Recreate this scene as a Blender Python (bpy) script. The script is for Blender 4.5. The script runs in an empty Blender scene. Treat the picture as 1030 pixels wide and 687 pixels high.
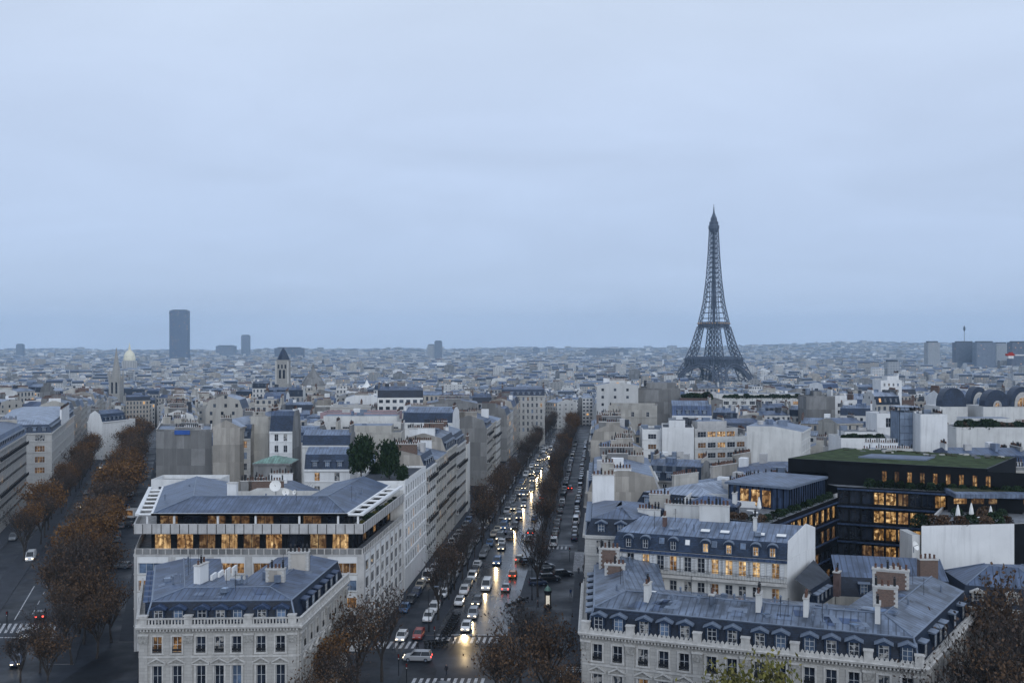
import bpy, bmesh, math, random
from mathutils import Vector, Matrix

# ---------------------------------------------------------------- camera, world, sun, exposure
R = math.radians
scene = bpy.context.scene
col = scene.collection
H, F, HX, HY = 51.5, 1001.0, 515.0, 346.0        # eye height, focal length in photo pixels, principal point

cam_d = bpy.data.cameras.new('camera')
cam_d.sensor_width = 36.0
cam_d.lens = F / 1030.0 * 36.0
cam_d.shift_y = 2.5 / 1030.0
cam_d.clip_start = 0.5
cam_d.clip_end = 40000.0
cam = bpy.data.objects.new('camera', cam_d)
cam.location = (0, 0, H)
cam.rotation_euler = (R(90), 0, 0)
col.objects.link(cam)
scene.camera = cam

SUN_DIR = Vector((0.35, -1.0, 0.45)).normalized()      # towards the bright part of the overcast, behind the camera
SUN_EL = math.asin(SUN_DIR.z)
SUN_ROT = math.atan2(SUN_DIR.x, SUN_DIR.y)
sun_d = bpy.data.lights.new('sun', 'SUN')
sun_d.energy = 1.15
sun_d.angle = R(45)
sun_d.color = (0.90, 0.95, 1.0)
sun = bpy.data.objects.new('sun', sun_d)
sun.rotation_euler = SUN_DIR.to_track_quat('Z', 'Y').to_euler()
sun.location = (0, -50, 300)
col.objects.link(sun)

world = bpy.data.worlds.new('World')
scene.world = world
world.use_nodes = True
wt = world.node_tree
wt.nodes.clear()
def wn(t, **kw):
    n = wt.nodes.new(t)
    for k, v in kw.items(): setattr(n, k, v)
    return n
w_out = wn('ShaderNodeOutputWorld'); w_bg = wn('ShaderNodeBackground')
w_sky = wn('ShaderNodeTexSky', sky_type='NISHITA', sun_disc=False, sun_elevation=SUN_EL, sun_rotation=SUN_ROT)
w_tc = wn('ShaderNodeTexCoord'); w_sep = wn('ShaderNodeSeparateXYZ')
wt.links.new(w_tc.outputs['Generated'], w_sep.inputs[0])
w_ramp = wn('ShaderNodeValToRGB')
cr = w_ramp.color_ramp
cr.elements[0].position = 0.0; cr.elements[0].color = (0.500, 0.625, 0.850, 1)
cr.elements[1].position = 1.0; cr.elements[1].color = (0.700, 0.800, 0.980, 1)
for p, c in ((0.10, (0.530, 0.650, 0.880)), (0.22, (0.600, 0.715, 0.930)), (0.34, (0.650, 0.755, 0.930))):
    e = cr.elements.new(p); e.color = (*c, 1)
wt.links.new(w_sep.outputs['Z'], w_ramp.inputs[0])
# cloud deck: project the direction on a flat layer
w_add = wn('ShaderNodeMath', operation='ADD'); w_add.inputs[1].default_value = 0.22
wt.links.new(w_sep.outputs['Z'], w_add.inputs[0])
w_div = wn('ShaderNodeVectorMath', operation='SCALE')
w_inv = wn('ShaderNodeMath', operation='DIVIDE'); w_inv.inputs[0].default_value = 1.0
wt.links.new(w_add.outputs[0], w_inv.inputs[1])
wt.links.new(w_tc.outputs['Generated'], w_div.inputs[0]); wt.links.new(w_inv.outputs[0], w_div.inputs['Scale'])
w_map = wn('ShaderNodeMapping'); w_map.inputs['Rotation'].default_value = (0, 0, R(38)); w_map.inputs['Scale'].default_value = (0.9, 1.35, 1.0)
w_map.inputs['Location'].default_value = (0.35, 0.2, 0)
wt.links.new(w_div.outputs[0], w_map.inputs[0])
w_noi = wn('ShaderNodeTexNoise'); w_noi.inputs['Scale'].default_value = 1.5; w_noi.inputs['Detail'].default_value = 10; w_noi.inputs['Roughness'].default_value = 0.52
w_noi.inputs['Distortion'].default_value = 0.5
wt.links.new(w_map.outputs[0], w_noi.inputs['Vector'])
w_mr = wn('ShaderNodeMapRange'); w_mr.inputs['From Min'].default_value = 0.3; w_mr.inputs['From Max'].default_value = 0.7
w_mr.inputs['To Min'].default_value = 9.45; w_mr.inputs['To Max'].default_value = 10.55
wt.links.new(w_noi.outputs[0], w_mr.inputs[0])
w_cl = wn('ShaderNodeVectorMath', operation='SCALE')
wt.links.new(w_ramp.outputs[0], w_cl.inputs[0]); wt.links.new(w_mr.outputs[0], w_cl.inputs['Scale'])
w_mix = wn('ShaderNodeMix', data_type='RGBA'); w_mix.inputs['Factor'].default_value = 0.93
wt.links.new(w_sky.outputs[0], w_mix.inputs['A']); wt.links.new(w_cl.outputs[0], w_mix.inputs['B'])
w_bg.inputs['Strength'].default_value = 0.1
wt.links.new(w_mix.outputs['Result'], w_bg.inputs['Color'])
wt.links.new(w_bg.outputs[0], w_out.inputs['Surface'])

scene.render.engine = 'CYCLES'
vs = scene.view_settings
vs.view_transform = 'Standard'; vs.look = 'None'; vs.exposure = 0.0; vs.gamma = 1.0; vs.use_curve_mapping = False
cy = scene.cycles
cy.use_denoising = True
cy.max_bounces = 5; cy.diffuse_bounces = 2; cy.glossy_bounces = 2; cy.transmission_bounces = 2; cy.volume_bounces = 2
cy.sample_clamp_indirect = 4.0
cy.use_adaptive_sampling = False

# ---------------------------------------------------------------- helpers
rnd = random.Random(7)
UP = Vector((0, 0, 1))

def at(px, py, Y):
    return Vector(((px - HX) / F * Y, Y, H - (py - HY) / F * Y))

def smooth(a, b, x):
    t = min(1.0, max(0.0, (x - a) / (b - a)))
    return t * t * (3 - 2 * t)

def hill(x, y):
    k = smooth(4300, 8300, y)
    if k <= 0: return 0.0
    top = 26 + 62 * smooth(700, 2900, x) + 7 * math.sin(x * .0011 + 1.3) + 4 * math.sin(x * .0031) + 3 * math.sin(x * .0073 + y * .001)
    return k * top

def gz(y, x=0.0):
    return -33.0 * smooth(360, 1350, y) + hill(x, y)

ONES = ['zeroth', 'first', 'second', 'third', 'fourth', 'fifth', 'sixth', 'seventh', 'eighth', 'ninth', 'tenth', 'eleventh', 'twelfth', 'thirteenth',
        'fourteenth', 'fifteenth', 'sixteenth', 'seventeenth', 'eighteenth', 'nineteenth']
TENS = ['', '', 'twenty', 'thirty', 'forty', 'fifty', 'sixty', 'seventy', 'eighty', 'ninety']
TENTH = ['', '', 'twentieth', 'thirtieth', 'fortieth', 'fiftieth', 'sixtieth', 'seventieth', 'eightieth', 'ninetieth']
def nth(n):
    if n < 20: return ONES[n]
    return TENTH[n // 10] if n % 10 == 0 else TENS[n // 10] + '-' + ONES[n % 10]

class MB:
    """collects faces; build() links them as ONE mesh object"""
    def __init__(s):
        s.v = []; s.f = []; s.m = []; s.uv = []; s.mats = []; s.ix = {}; s.smooth = set()
    def mi(s, mat):
        k = mat.name
        if k not in s.ix:
            s.ix[k] = len(s.mats); s.mats.append(mat)
        return s.ix[k]
    def face(s, pts, mat, uv=None, sm=False):
        pts = [Vector(p) for p in pts]
        b = len(s.v)
        if uv is None:
            n = Vector((0, 0, 0))
            for i in range(len(pts)):
                p, q = pts[i], pts[(i + 1) % len(pts)]
                n.x += (p.y - q.y) * (p.z + q.z); n.y += (p.z - q.z) * (p.x + q.x); n.z += (p.x - q.x) * (p.y + q.y)
            if n.length < 1e-9: return
            n.normalize()
            if abs(n.z) > .985: ua, va = Vector((1, 0, 0)), Vector((0, 1, 0))
            else:
                ua = UP.cross(n).normalized(); va = n.cross(ua)
            uv = [(p.dot(ua), p.dot(va)) for p in pts]
        s.v.extend(p[:] for p in pts)
        s.f.append(tuple(range(b, b + len(pts))))
        s.m.append(s.mi(mat)); s.uv.extend(uv)
        if sm: s.smooth.add(len(s.f) - 1)
    def box(s, x0, x1, y0, y1, z0, z1, mat, T=None, top=None, bottom=True):
        P = [Vector((x, y, z)) for z in (z0, z1) for y in (y0, y1) for x in (x0, x1)]
        if T is not None: P = [T @ p for p in P]
        q = [(0, 1, 5, 4), (1, 3, 7, 5), (3, 2, 6, 7), (2, 0, 4, 6)]
        for a in q: s.face([P[i] for i in a], mat)
        s.face([P[i] for i in (4, 5, 7, 6)], top or mat)
        if bottom: s.face([P[i] for i in (2, 3, 1, 0)], mat)
    def bar(s, p, q, r, mat, r2=None, n=4, caps=True, sm=False):
        p, q = Vector(p), Vector(q); d = q - p
        if d.length < 1e-6: return
        r2 = r if r2 is None else r2
        d.normalize()
        a = d.orthogonal().normalized() if abs(d.z) < .999 else Vector((1, 0, 0)); b = d.cross(a)
        A = []; B = []
        for i in range(n):
            t = 2 * math.pi * (i + .5) / n
            o = a * math.cos(t) + b * math.sin(t)
            A.append(p + o * r); B.append(q + o * r2)
        for i in range(n):
            j = (i + 1) % n
            s.face([A[i], A[j], B[j], B[i]], mat, sm=sm)
        if caps:
            s.face(list(reversed(A)), mat); s.face(B, mat)
    def lathe(s, c, prof, mat, n=12, sm=True, mats=None, a0=0, a1=2 * math.pi):
        c = Vector(c)
        full = abs(a1 - a0 - 2 * math.pi) < 1e-6
        for k in range(len(prof) - 1):
            (r0, z0), (r1, z1) = prof[k], prof[k + 1]
            m = mats[k] if mats else mat
            for i in range(n):
                t0 = a0 + (a1 - a0) * i / n; t1 = a0 + (a1 - a0) * (i + 1) / n
                P = lambda r, z, t: c + Vector((r * math.cos(t), r * math.sin(t), z))
                pts = [P(r0, z0, t0), P(r0, z0, t1), P(r1, z1, t1), P(r1, z1, t0)]
                if r0 < 1e-6: pts = [pts[0], pts[2], pts[3]]
                elif r1 < 1e-6: pts = pts[:3]
                s.face(pts, m, sm=sm)
    def mesh(s, name):
        me = bpy.data.meshes.new(name)
        me.from_pydata(s.v, [], s.f)
        for m in s.mats: me.materials.append(m)
        me.polygons.foreach_set('material_index', s.m)
        if s.smooth:
            me.polygons.foreach_set('use_smooth', [i in s.smooth for i in range(len(s.f))])
        ul = me.uv_layers.new(name='UVMap')
        flat = [c for p in s.uv for c in p]
        ul.data.foreach_set('uv', flat)
        me.update()
        return me
    def weld(s, me, d=1e-4):
        bm = bmesh.new(); bm.from_mesh(me); bmesh.ops.remove_doubles(bm, verts=bm.verts, dist=d); bm.to_mesh(me); bm.free()

def thing(name, label, cat, loc=(0, 0, 0), rz=0.0, group=None):
    o = bpy.data.objects.new(name, None)
    o.empty_display_size = .5
    o.location = loc; o.rotation_euler = (0, 0, rz)
    tag(o, label, cat, group)
    col.objects.link(o)
    return o
def tag(o, label, cat, group=None, kind=None):
    if label: o['label'] = label
    if cat: o['category'] = cat
    if group: o['group'] = group
    if kind: o['kind'] = kind
    return o
def world_of(o):
    L = Matrix.LocRotScale(o.location, o.rotation_euler, o.scale)
    if o.parent is None: return L
    return world_of(o.parent) @ o.matrix_parent_inverse @ L
def part(name, mb, parent=None, world=True, loc=None, rz=None, weld=False):
    """link an MB (or a ready mesh) as one object; world=True: vertices are in world space"""
    me = mb.mesh(name) if isinstance(mb, MB) else mb
    if weld and isinstance(mb, MB): mb.weld(me)
    o = bpy.data.objects.new(name, me)
    col.objects.link(o)
    if parent is not None:
        o.parent = parent
        if world:
            o.matrix_parent_inverse = world_of(parent).inverted()
    if loc is not None: o.location = loc
    if rz is not None: o.rotation_euler = (0, 0, rz)
    return o
def structure(name, mb, label=None):
    o = part(name, mb); o['kind'] = 'structure'
    if label: o['label'] = label
    return o
def copy_tree(o, parent=None):
    c = o.copy(); col.objects.link(c)
    if parent is not None:
        c.parent = parent; c.matrix_parent_inverse = o.matrix_parent_inverse.copy()
    for ch in o.children: copy_tree(ch, c)
    return c

# ---------------------------------------------------------------- materials
class NT:
    def __init__(s, name):
        s.mat = bpy.data.materials.new(name); s.mat.use_nodes = True
        s.t = s.mat.node_tree; s.bsdf = s.t.nodes['Principled BSDF']
    def n(s, t, **kw):
        x = s.t.nodes.new(t)
        for k, v in kw.items():
            if k.startswith('i_'):
                x.inputs[int(k[2:])].default_value = v
            else: setattr(x, k, v)
        return x
    def l(s, a, b): s.t.links.new(a, b)
    def math(s, op, a, b=None, c=None):
        x = s.n('ShaderNodeMath', operation=op)
        for i, k in enumerate((a, b, c)):
            if k is None: continue
            if isinstance(k, (int, float)): x.inputs[i].default_value = k
            else: s.l(k, x.inputs[i])
        return x.outputs[0]
    def mix(s, fac, a, b, blend='MIX'):
        x = s.n('ShaderNodeMix', data_type='RGBA', blend_type=blend)
        for k, v in (('Factor', fac), ('A', a), ('B', b)):
            if isinstance(v, (int, float)): x.inputs[k].default_value = v
            elif isinstance(v, tuple): x.inputs[k].default_value = (*v[:3], 1)
            else: s.l(v, x.inputs[k])
        return x.outputs['Result']
    def noise(s, scale, detail=4, vec=None, rough=.55):
        x = s.n('ShaderNodeTexNoise'); x.inputs['Scale'].default_value = scale; x.inputs['Detail'].default_value = detail; x.inputs['Roughness'].default_value = rough
        if vec is not None: s.l(vec, x.inputs['Vector'])
        return x.outputs[0]
    def rng(s, v, a, b, c, d):
        x = s.n('ShaderNodeMapRange'); s.l(v, x.inputs[0])
        for i, k in enumerate((a, b, c, d)): x.inputs[i + 1].default_value = k
        return x.outputs[0]
    def obj(s): return s.n('ShaderNodeTexCoord').outputs['Object']
    def uv(s): return s.n('ShaderNodeTexCoord').outputs['UV']
    def sep(s, v):
        x = s.n('ShaderNodeSeparateXYZ'); s.l(v, x.inputs[0]); return x.outputs
    def bump(s, h, dist=.05, strength=.6):
        b = s.n('ShaderNodeBump'); b.inputs['Distance'].default_value = dist; b.inputs['Strength'].default_value = strength
        s.l(h, b.inputs['Height']); s.l(b.outputs[0], s.bsdf.inputs['Normal'])
    def color(s, c):
        if isinstance(c, tuple): s.bsdf.inputs['Base Color'].default_value = (*c[:3], 1)
        else: s.l(c, s.bsdf.inputs['Base Color'])
    def set(s, rough=.6, metal=0.0, spec=.3):
        s.bsdf.inputs['Roughness'].default_value = rough; s.bsdf.inputs['Metallic'].default_value = metal
        s.bsdf.inputs['Specular IOR Level'].default_value = spec
        return s

def mul(c, k): return tuple(min(1, x * k) for x in c)

def m_plain(name, c, rough=.6, metal=0., spec=.3, var=.25, scale=.6, streak=0.0, bump=0.0):
    """one colour, worn unevenly; streak: rain streaks running down the face"""
    t = NT(name); t.set(rough, metal, spec)
    n = t.noise(scale, 5, t.obj())
    k = t.rng(n, .3, .7, 1 - var, 1 + var)
    v = t.n('ShaderNodeVectorMath', operation='SCALE'); v.inputs[0].default_value = c; t.l(k, v.inputs['Scale'])
    out = v.outputs[0]
    if streak:
        mp = t.n('ShaderNodeMapping'); mp.inputs['Scale'].default_value = (.9, .07, 1); t.l(t.uv(), mp.inputs[0])
        s = t.rng(t.noise(1.0, 5, mp.outputs[0], .65), .5, .72, 0, streak)
        out = t.mix(s, out, mul(c, .35))
    t.color(out)
    if bump: t.bump(t.noise(scale * 12, 3, t.obj()), bump, .5)
    return t.mat

def m_stone(name, c, course=.42, length=1.1, dirt=.35):
    """dressed limestone: courses with fine joints, soot and rain streaks"""
    t = NT(name); t.set(.85, 0, .2)
    br = t.n('ShaderNodeTexBrick'); t.l(t.uv(), br.inputs['Vector'])
    br.inputs['Color1'].default_value = (*mul(c, 1.06), 1); br.inputs['Color2'].default_value = (*mul(c, .88), 1); br.inputs['Mortar'].default_value = (*mul(c, .62), 1)
    br.inputs['Scale'].default_value = 1.0; br.inputs['Mortar Size'].default_value = .018; br.inputs['Brick Width'].default_value = length; br.inputs['Row Height'].default_value = course
    mp = t.n('ShaderNodeMapping'); mp.inputs['Scale'].default_value = (.8, .1, 1); t.l(t.uv(), mp.inputs[0])
    s = t.rng(t.noise(1.1, 6, mp.outputs[0], .65), .45, .75, 0, dirt)
    big = t.rng(t.noise(.13, 3, t.obj()), .35, .7, 0, .22)
    o = t.mix(s, br.outputs[0], mul(c, .38)); o = t.mix(big, o, mul(c, .6))
    t.color(o); t.bump(br.outputs[1], .02, -.4)
    return t.mat

def m_zinc(name, c, seam=.85, rough=.42, patch=.32):
    """standing-seam zinc: seams run up the slope, sheets weathered one by one"""
    t = NT(name); t.set(rough, .25, .4)
    u = t.sep(t.uv())
    fr = t.math('FRACT', t.math('DIVIDE', u[0], seam))
    line = t.math('LESS_THAN', t.math('ABSOLUTE', t.math('SUBTRACT', fr, .5)), .085)
    cell = t.n('ShaderNodeCombineXYZ'); t.l(t.math('FLOOR', t.math('DIVIDE', u[0], seam)), cell.inputs[0]); t.l(t.math('FLOOR', t.math('DIVIDE', u[1], 2.3)), cell.inputs[1])
    wn_ = t.n('ShaderNodeTexWhiteNoise'); t.l(cell.outputs[0], wn_.inputs['Vector'])
    k = t.math('ADD', t.rng(wn_.outputs['Value'], 0, 1, -.28, .28), t.rng(t.noise(.35, 5, t.obj()), .3, .7, 1 - patch, 1 + patch))
    v = t.n('ShaderNodeVectorMath', operation='SCALE'); v.inputs[0].default_value = c; t.l(k, v.inputs['Scale'])
    mp = t.n('ShaderNodeMapping'); mp.inputs['Scale'].default_value = (1.2, .12, 1); t.l(t.uv(), mp.inputs[0])
    st = t.rng(t.noise(1.3, 5, mp.outputs[0], .7), .52, .75, 0, .45)
    o = t.mix(st, v.outputs[0], mul(c, .42))
    o = t.mix(t.math('MULTIPLY', line, .8), o, mul(c, .45))
    t.color(o); t.bump(line, .04, .8)
    return t.mat

def m_slate(name, c):
    t = NT(name); t.set(.5, 0, .35)
    br = t.n('ShaderNodeTexBrick'); t.l(t.uv(), br.inputs['Vector'])
    br.inputs['Color1'].default_value = (*mul(c, 1.35), 1); br.inputs['Color2'].default_value = (*mul(c, .7), 1); br.inputs['Mortar'].default_value = (*mul(c, .4), 1)
    br.inputs['Scale'].default_value = 1; br.inputs['Mortar Size'].default_value = .02; br.inputs['Brick Width'].default_value = .45; br.inputs['Row Height'].default_value = .25
    k = t.rng(t.noise(.3, 4, t.obj()), .3, .7, .7, 1.35)
    v = t.n('ShaderNodeVectorMath', operation='SCALE'); t.l(br.outputs[0], v.inputs[0]); t.l(k, v.inputs['Scale'])
    t.color(v.outputs[0])
    return t.mat

def m_party(name, c, var=.3):
    """blank party wall: patched render, ghost flues running up, soot from the top"""
    t = NT(name); t.set(.9, 0, .15)
    br = t.n('ShaderNodeTexBrick'); t.l(t.uv(), br.inputs['Vector'])
    br.inputs['Color1'].default_value = (*mul(c, 1 + var * .7), 1); br.inputs['Color2'].default_value = (*mul(c, 1 - var), 1); br.inputs['Mortar'].default_value = (*mul(c, .8), 1)
    br.inputs['Scale'].default_value = 1; br.inputs['Mortar Size'].default_value = .03; br.inputs['Brick Width'].default_value = 4.3; br.inputs['Row Height'].default_value = 5.1
    u = t.sep(t.uv())
    fl = t.n('ShaderNodeCombineXYZ'); t.l(t.math('FLOOR', t.math('MULTIPLY', u[0], .8)), fl.inputs[0]); oi = t.n('ShaderNodeObjectInfo'); t.l(oi.outputs['Random'], fl.inputs[1])
    w = t.n('ShaderNodeTexWhiteNoise'); t.l(fl.outputs[0], w.inputs['Vector'])
    o = t.mix(t.rng(w.outputs['Value'], .80, .84, 0, .35), br.outputs[0], mul(c, .45))
    mp = t.n('ShaderNodeMapping'); mp.inputs['Scale'].default_value = (.45, .09, 1); t.l(t.uv(), mp.inputs[0])
    o = t.mix(t.rng(t.noise(1.2, 6, mp.outputs[0], .7), .45, .75, 0, .5), o, mul(c, .4))
    o = t.mix(t.rng(t.noise(.25, 4, t.obj()), .45, .7, 0, .35), o, mul(c, .5))
    t.color(o); return t.mat

def m_brick(name, c):
    t = NT(name); t.set(.9, 0, .15)
    br = t.n('ShaderNodeTexBrick'); t.l(t.uv(), br.inputs['Vector'])
    br.inputs['Color1'].default_value = (*mul(c, 1.25), 1); br.inputs['Color2'].default_value = (*mul(c, .65), 1); br.inputs['Mortar'].default_value = (.2, .18, .16, 1)
    br.inputs['Scale'].default_value = 1; br.inputs['Mortar Size'].default_value = .012; br.inputs['Brick Width'].default_value = .24; br.inputs['Row Height'].default_value = .08
    t.color(br.outputs[0]); return t.mat

def m_facade(name, c, pitch=2.35, floor=3.15, ww=.46, wh=.6, lit=.03, dirt=.3, band=.55):
    """wall of a far house: window recesses by the metre (u along the wall, v from the eaves down), string courses, soot"""
    t = NT(name); t.set(.8, 0, .25)
    u = t.sep(t.uv())
    iu = t.math('DIVIDE', u[0], pitch); iv = t.math('DIVIDE', u[1], floor)
    fu = t.math('FRACT', iu); fv = t.math('FRACT', iv)
    a = t.math('LESS_THAN', t.math('ABSOLUTE', t.math('SUBTRACT', fu, .5)), ww / 2)
    b = t.math('LESS_THAN', t.math('ABSOLUTE', t.math('SUBTRACT', fv, .46)), wh / 2)
    win = t.math('MULTIPLY', a, b)
    cell = t.n('ShaderNodeCombineXYZ'); t.l(t.math('FLOOR', iu), cell.inputs[0]); t.l(t.math('FLOOR', iv), cell.inputs[1])
    oi = t.n('ShaderNodeObjectInfo'); t.l(oi.outputs['Random'], cell.inputs[2])
    w = t.n('ShaderNodeTexWhiteNoise'); t.l(cell.outputs[0], w.inputs['Vector'])
    gl = t.mix(t.rng(w.outputs['Value'], 0, 1, 0, 1), (.012, .016, .024), (.10, .12, .15))
    mp = t.n('ShaderNodeMapping'); mp.inputs['Scale'].default_value = (.5, .08, 1); t.l(t.uv(), mp.inputs[0])
    st = t.rng(t.noise(1.0, 5, mp.outputs[0], .65), .45, .75, 0, dirt)
    big = t.rng(t.noise(.09, 3, t.obj()), .35, .7, 0, .25)
    wall = t.mix(st, c, mul(c, .4)); wall = t.mix(big, wall, mul(c, .62))
    course = t.math('GREATER_THAN', fv, .93)
    wall = t.mix(t.math('MULTIPLY', course, band), wall, mul(c, .4))
    t.color(t.mix(win, wall, gl))
    t.l(t.rng(win, 0, 1, .85, .15), t.bsdf.inputs['Roughness'])
    t.bump(win, .25, -.6)
    if lit:
        e = t.math('MULTIPLY', win, t.math('LESS_THAN', w.outputs['Value'], lit))
        t.bsdf.inputs['Emission Color'].default_value = (1, .55, .2, 1)
        t.l(t.math('MULTIPLY', e, .8), t.bsdf.inputs['Emission Strength'])
        t.mat.cycles.emission_sampling = 'NONE'
    return t.mat

def m_lit(name, c=(1, .5, .15), s=1.0, dark=.25, scale=1.2):
    """a lit room behind glass: deep brown shadow, hanging curtains, furniture along the bottom, a few lamps"""
    t = NT(name); t.set(.2, 0, .3)
    t.color((.04, .028, .018))
    g = t.n('ShaderNodeNewGeometry')
    cur = t.n('ShaderNodeMapping'); cur.inputs['Scale'].default_value = (1, 1, .12); t.l(g.outputs['Position'], cur.inputs[0])
    a = t.rng(t.noise(2.1 * scale, 3, cur.outputs[0], .6), .35, .65, .25, 1.15)
    b = t.rng(t.noise(.42, 1, g.outputs['Position']), .38, .62, .3 + dark, 1.2)
    d = t.rng(t.noise(1.5, 2, g.outputs['Position']), .44, .5, dark, 1.0)
    vo = t.n('ShaderNodeTexVoronoi'); vo.inputs['Scale'].default_value = .7; t.l(g.outputs['Position'], vo.inputs['Vector'])
    hot = t.rng(vo.outputs['Distance'], .08, .3, 2.2, 1.0)
    k = t.math('MULTIPLY', t.math('MULTIPLY', t.math('MULTIPLY', a, b), d), t.math('MULTIPLY', hot, s))
    t.l(t.mix(t.rng(k, 0, 1.3 * s, 0, 1), mul(c, .8), (1, .70, .34)), t.bsdf.inputs['Emission Color'])
    t.l(k, t.bsdf.inputs['Emission Strength'])
    t.mat.cycles.emission_sampling = 'NONE'
    return t.mat

def m_asphalt(name, c, rough, spec):
    """asphalt laid in patches, damp unevenly"""
    t = NT(name); t.set(rough, 0, spec)
    mp = t.n('ShaderNodeMapping'); mp.inputs['Scale'].default_value = (.16, .045, 1); mp.inputs['Rotation'].default_value = (0, 0, R(5)); t.l(t.obj(), mp.inputs[0])
    vo = t.n('ShaderNodeTexVoronoi', distance='CHEBYCHEV'); vo.inputs['Scale'].default_value = 1.0; t.l(mp.outputs[0], vo.inputs['Vector'])
    sp = t.n('ShaderNodeSeparateColor'); t.l(vo.outputs['Color'], sp.inputs[0])
    n = t.rng(t.noise(.25, 6, t.obj(), .65), .3, .7, .7, 1.4)
    k = t.math('MULTIPLY', n, t.rng(sp.outputs[0], 0, 1, .65, 1.6))
    v = t.n('ShaderNodeVectorMath', operation='SCALE'); v.inputs[0].default_value = c; t.l(k, v.inputs['Scale'])
    t.color(v.outputs[0])
    t.l(t.rng(t.noise(.12, 4, t.obj()), .35, .65, rough * .75, rough * 1.35), t.bsdf.inputs['Roughness'])
    return t.mat

def m_emit(name, c, s, sampling=False):
    t = NT(name); t.color((.3, .3, .3)); t.bsdf.inputs['Emission Color'].default_value = (*c, 1); t.bsdf.inputs['Emission Strength'].default_value = s
    if not sampling: t.mat.cycles.emission_sampling = 'NONE'
    return t.mat

def m_glass(name, c=(.02, .025, .035), rough=.08, curtain=.0):
    t = NT(name); t.set(rough, 0, .6)
    g = t.n('ShaderNodeNewGeometry')
    n = t.rng(t.noise(.45, 3, g.outputs['Position']), .42, .62, 0, 1)
    t.color(t.mix(n, c, mul(c, 2.6)))
    if curtain:
        t.color(t.mix(t.rng(t.noise(1.6, 2, g.outputs['Position']), .5, .54, 0, curtain), c, (.42, .40, .37)))
    return t.mat

def m_leaf(name, c1, c2, c3):
    t = NT(name); t.set(.75, 0, .15)
    g = t.n('ShaderNodeNewGeometry')
    r = t.n('ShaderNodeValToRGB'); r.color_ramp.elements[0].color = (*c1, 1); r.color_ramp.elements[1].color = (*c3, 1)
    e = r.color_ramp.elements.new(.5); e.color = (*c2, 1)
    t.l(g.outputs['Random Per Island'], r.inputs[0]); t.color(r.outputs[0])
    return t.mat

M = {}
M['stone'] = m_stone('limestone', (.43, .415, .39))
M['stone_pale'] = m_stone('pale_limestone', (.50, .49, .47), dirt=.22)
M['stone_trim'] = m_plain('limestone_trim', (.48, .465, .44), .8, var=.2, scale=1.5, streak=.4)
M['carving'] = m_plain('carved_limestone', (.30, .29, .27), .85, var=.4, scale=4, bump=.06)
M['white'] = m_plain('white_render', (.72, .72, .715), .8, var=.08, scale=.25, streak=.28)
M['offwhite'] = m_plain('off_white_render', (.60, .595, .575), .8, var=.12, scale=.25, streak=.4)
M['cream'] = m_party('cream_render', (.48, .455, .41), .14)
M['beige'] = m_party('beige_party_wall', (.40, .37, .33))
M['grey_wall'] = m_party('grey_cement_party_wall', (.23, .228, .225))
M['concrete'] = m_plain('concrete_panel', (.45, .44, .43), .8, var=.15, scale=.8, streak=.35)
M['pink'] = m_plain('pink_render', (.34, .24, .25), .8, var=.15, scale=.3, streak=.3)
M['zinc'] = m_zinc('zinc_sheet', (.074, .104, .168))
M['zinc_pale'] = m_zinc('pale_zinc_sheet', (.138, .178, .255))
M['zinc_white'] = m_zinc('whitish_zinc_sheet', (.245, .285, .36))
M['zinc_blue'] = m_zinc('blue_zinc_sheet', (.046, .074, .142))
M['zinc_old'] = m_zinc('stained_zinc_sheet', (.112, .140, .190), patch=.65)
M['zinc_trim'] = m_plain('zinc_flashing', (.155, .19, .25), .45, .2, .4, var=.2, scale=1.0)
M['slate'] = m_slate('blue_black_slate', (.008, .016, .034))
M['slate_mid'] = m_slate('grey_blue_slate', (.018, .034, .068))
M['gravel_roof'] = m_plain('gravel_flat_roof', (.16, .17, .185), .95, var=.3, scale=1.2, bump=.03)
M['dark_roof'] = m_plain('dark_bitumen_roof', (.045, .052, .065), .8, var=.3, scale=.7)
M['terracotta'] = m_plain('terracotta', (.12, .065, .048), .85, var=.35, scale=3)
M['tile'] = m_plain('red_brown_tile_roof', (.11, .072, .066), .85, var=.3, scale=1.0)
M['brick'] = m_brick('chimney_brick', (.13, .07, .052))
M['iron'] = m_plain('black_iron', (.018, .019, .022), .5, .4, .4, var=.15)
M['frame'] = m_plain('white_window_paint', (.46, .47, .48), .5, var=.06)
M['glass'] = m_glass('dark_window_glass', (.010, .013, .020))
M['glass_c'] = m_glass('curtained_window_glass', (.04, .045, .055), .1, .8)
M['glass_b'] = m_glass('sky_lit_glass', (.07, .10, .15), .06)
M['lit'] = m_lit('warm_lit_room', (1, .40, .09), .55, .3)
M['lit2'] = m_lit('bright_lit_room', (1, .52, .19), .75, .45)
M['lit3'] = m_lit('dim_lit_room', (1, .40, .13), .22, .3)
M['lit_green'] = m_lit('office_lit_room', (1, .43, .06), .7, .22, 1.5)
M['fac'] = [m_facade('cream_facade', (.46, .44, .405)), m_facade('pale_facade', (.58, .57, .55), 2.2, 3.0, .44, .55),
            m_facade('grey_facade', (.34, .335, .33), 2.6, 3.2, .5, .6), m_facade('white_facade', (.75, .74, .72), 2.9, 2.9, .6, .48, band=.2),
            m_facade('sandy_facade', (.41, .375, .33), 2.25, 3.2)]
M['pw'] = [m_facade('sparse_window_wall', (.30, .295, .285), 4.6, 3.1, .2, .36, band=.0, dirt=.5), m_facade('pale_sparse_window_wall', (.55, .545, .53), 5.2, 3.1, .2, .36, band=.0, dirt=.4), m_facade('cream_sparse_window_wall', (.42, .40, .365), 3.9, 3.1, .24, .4, band=.0, dirt=.5)]
M['fac_dark'] = m_facade('smoked_glass_facade', (.10, .11, .125), 1.6, 3.2, .8, .62, band=.3)
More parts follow.
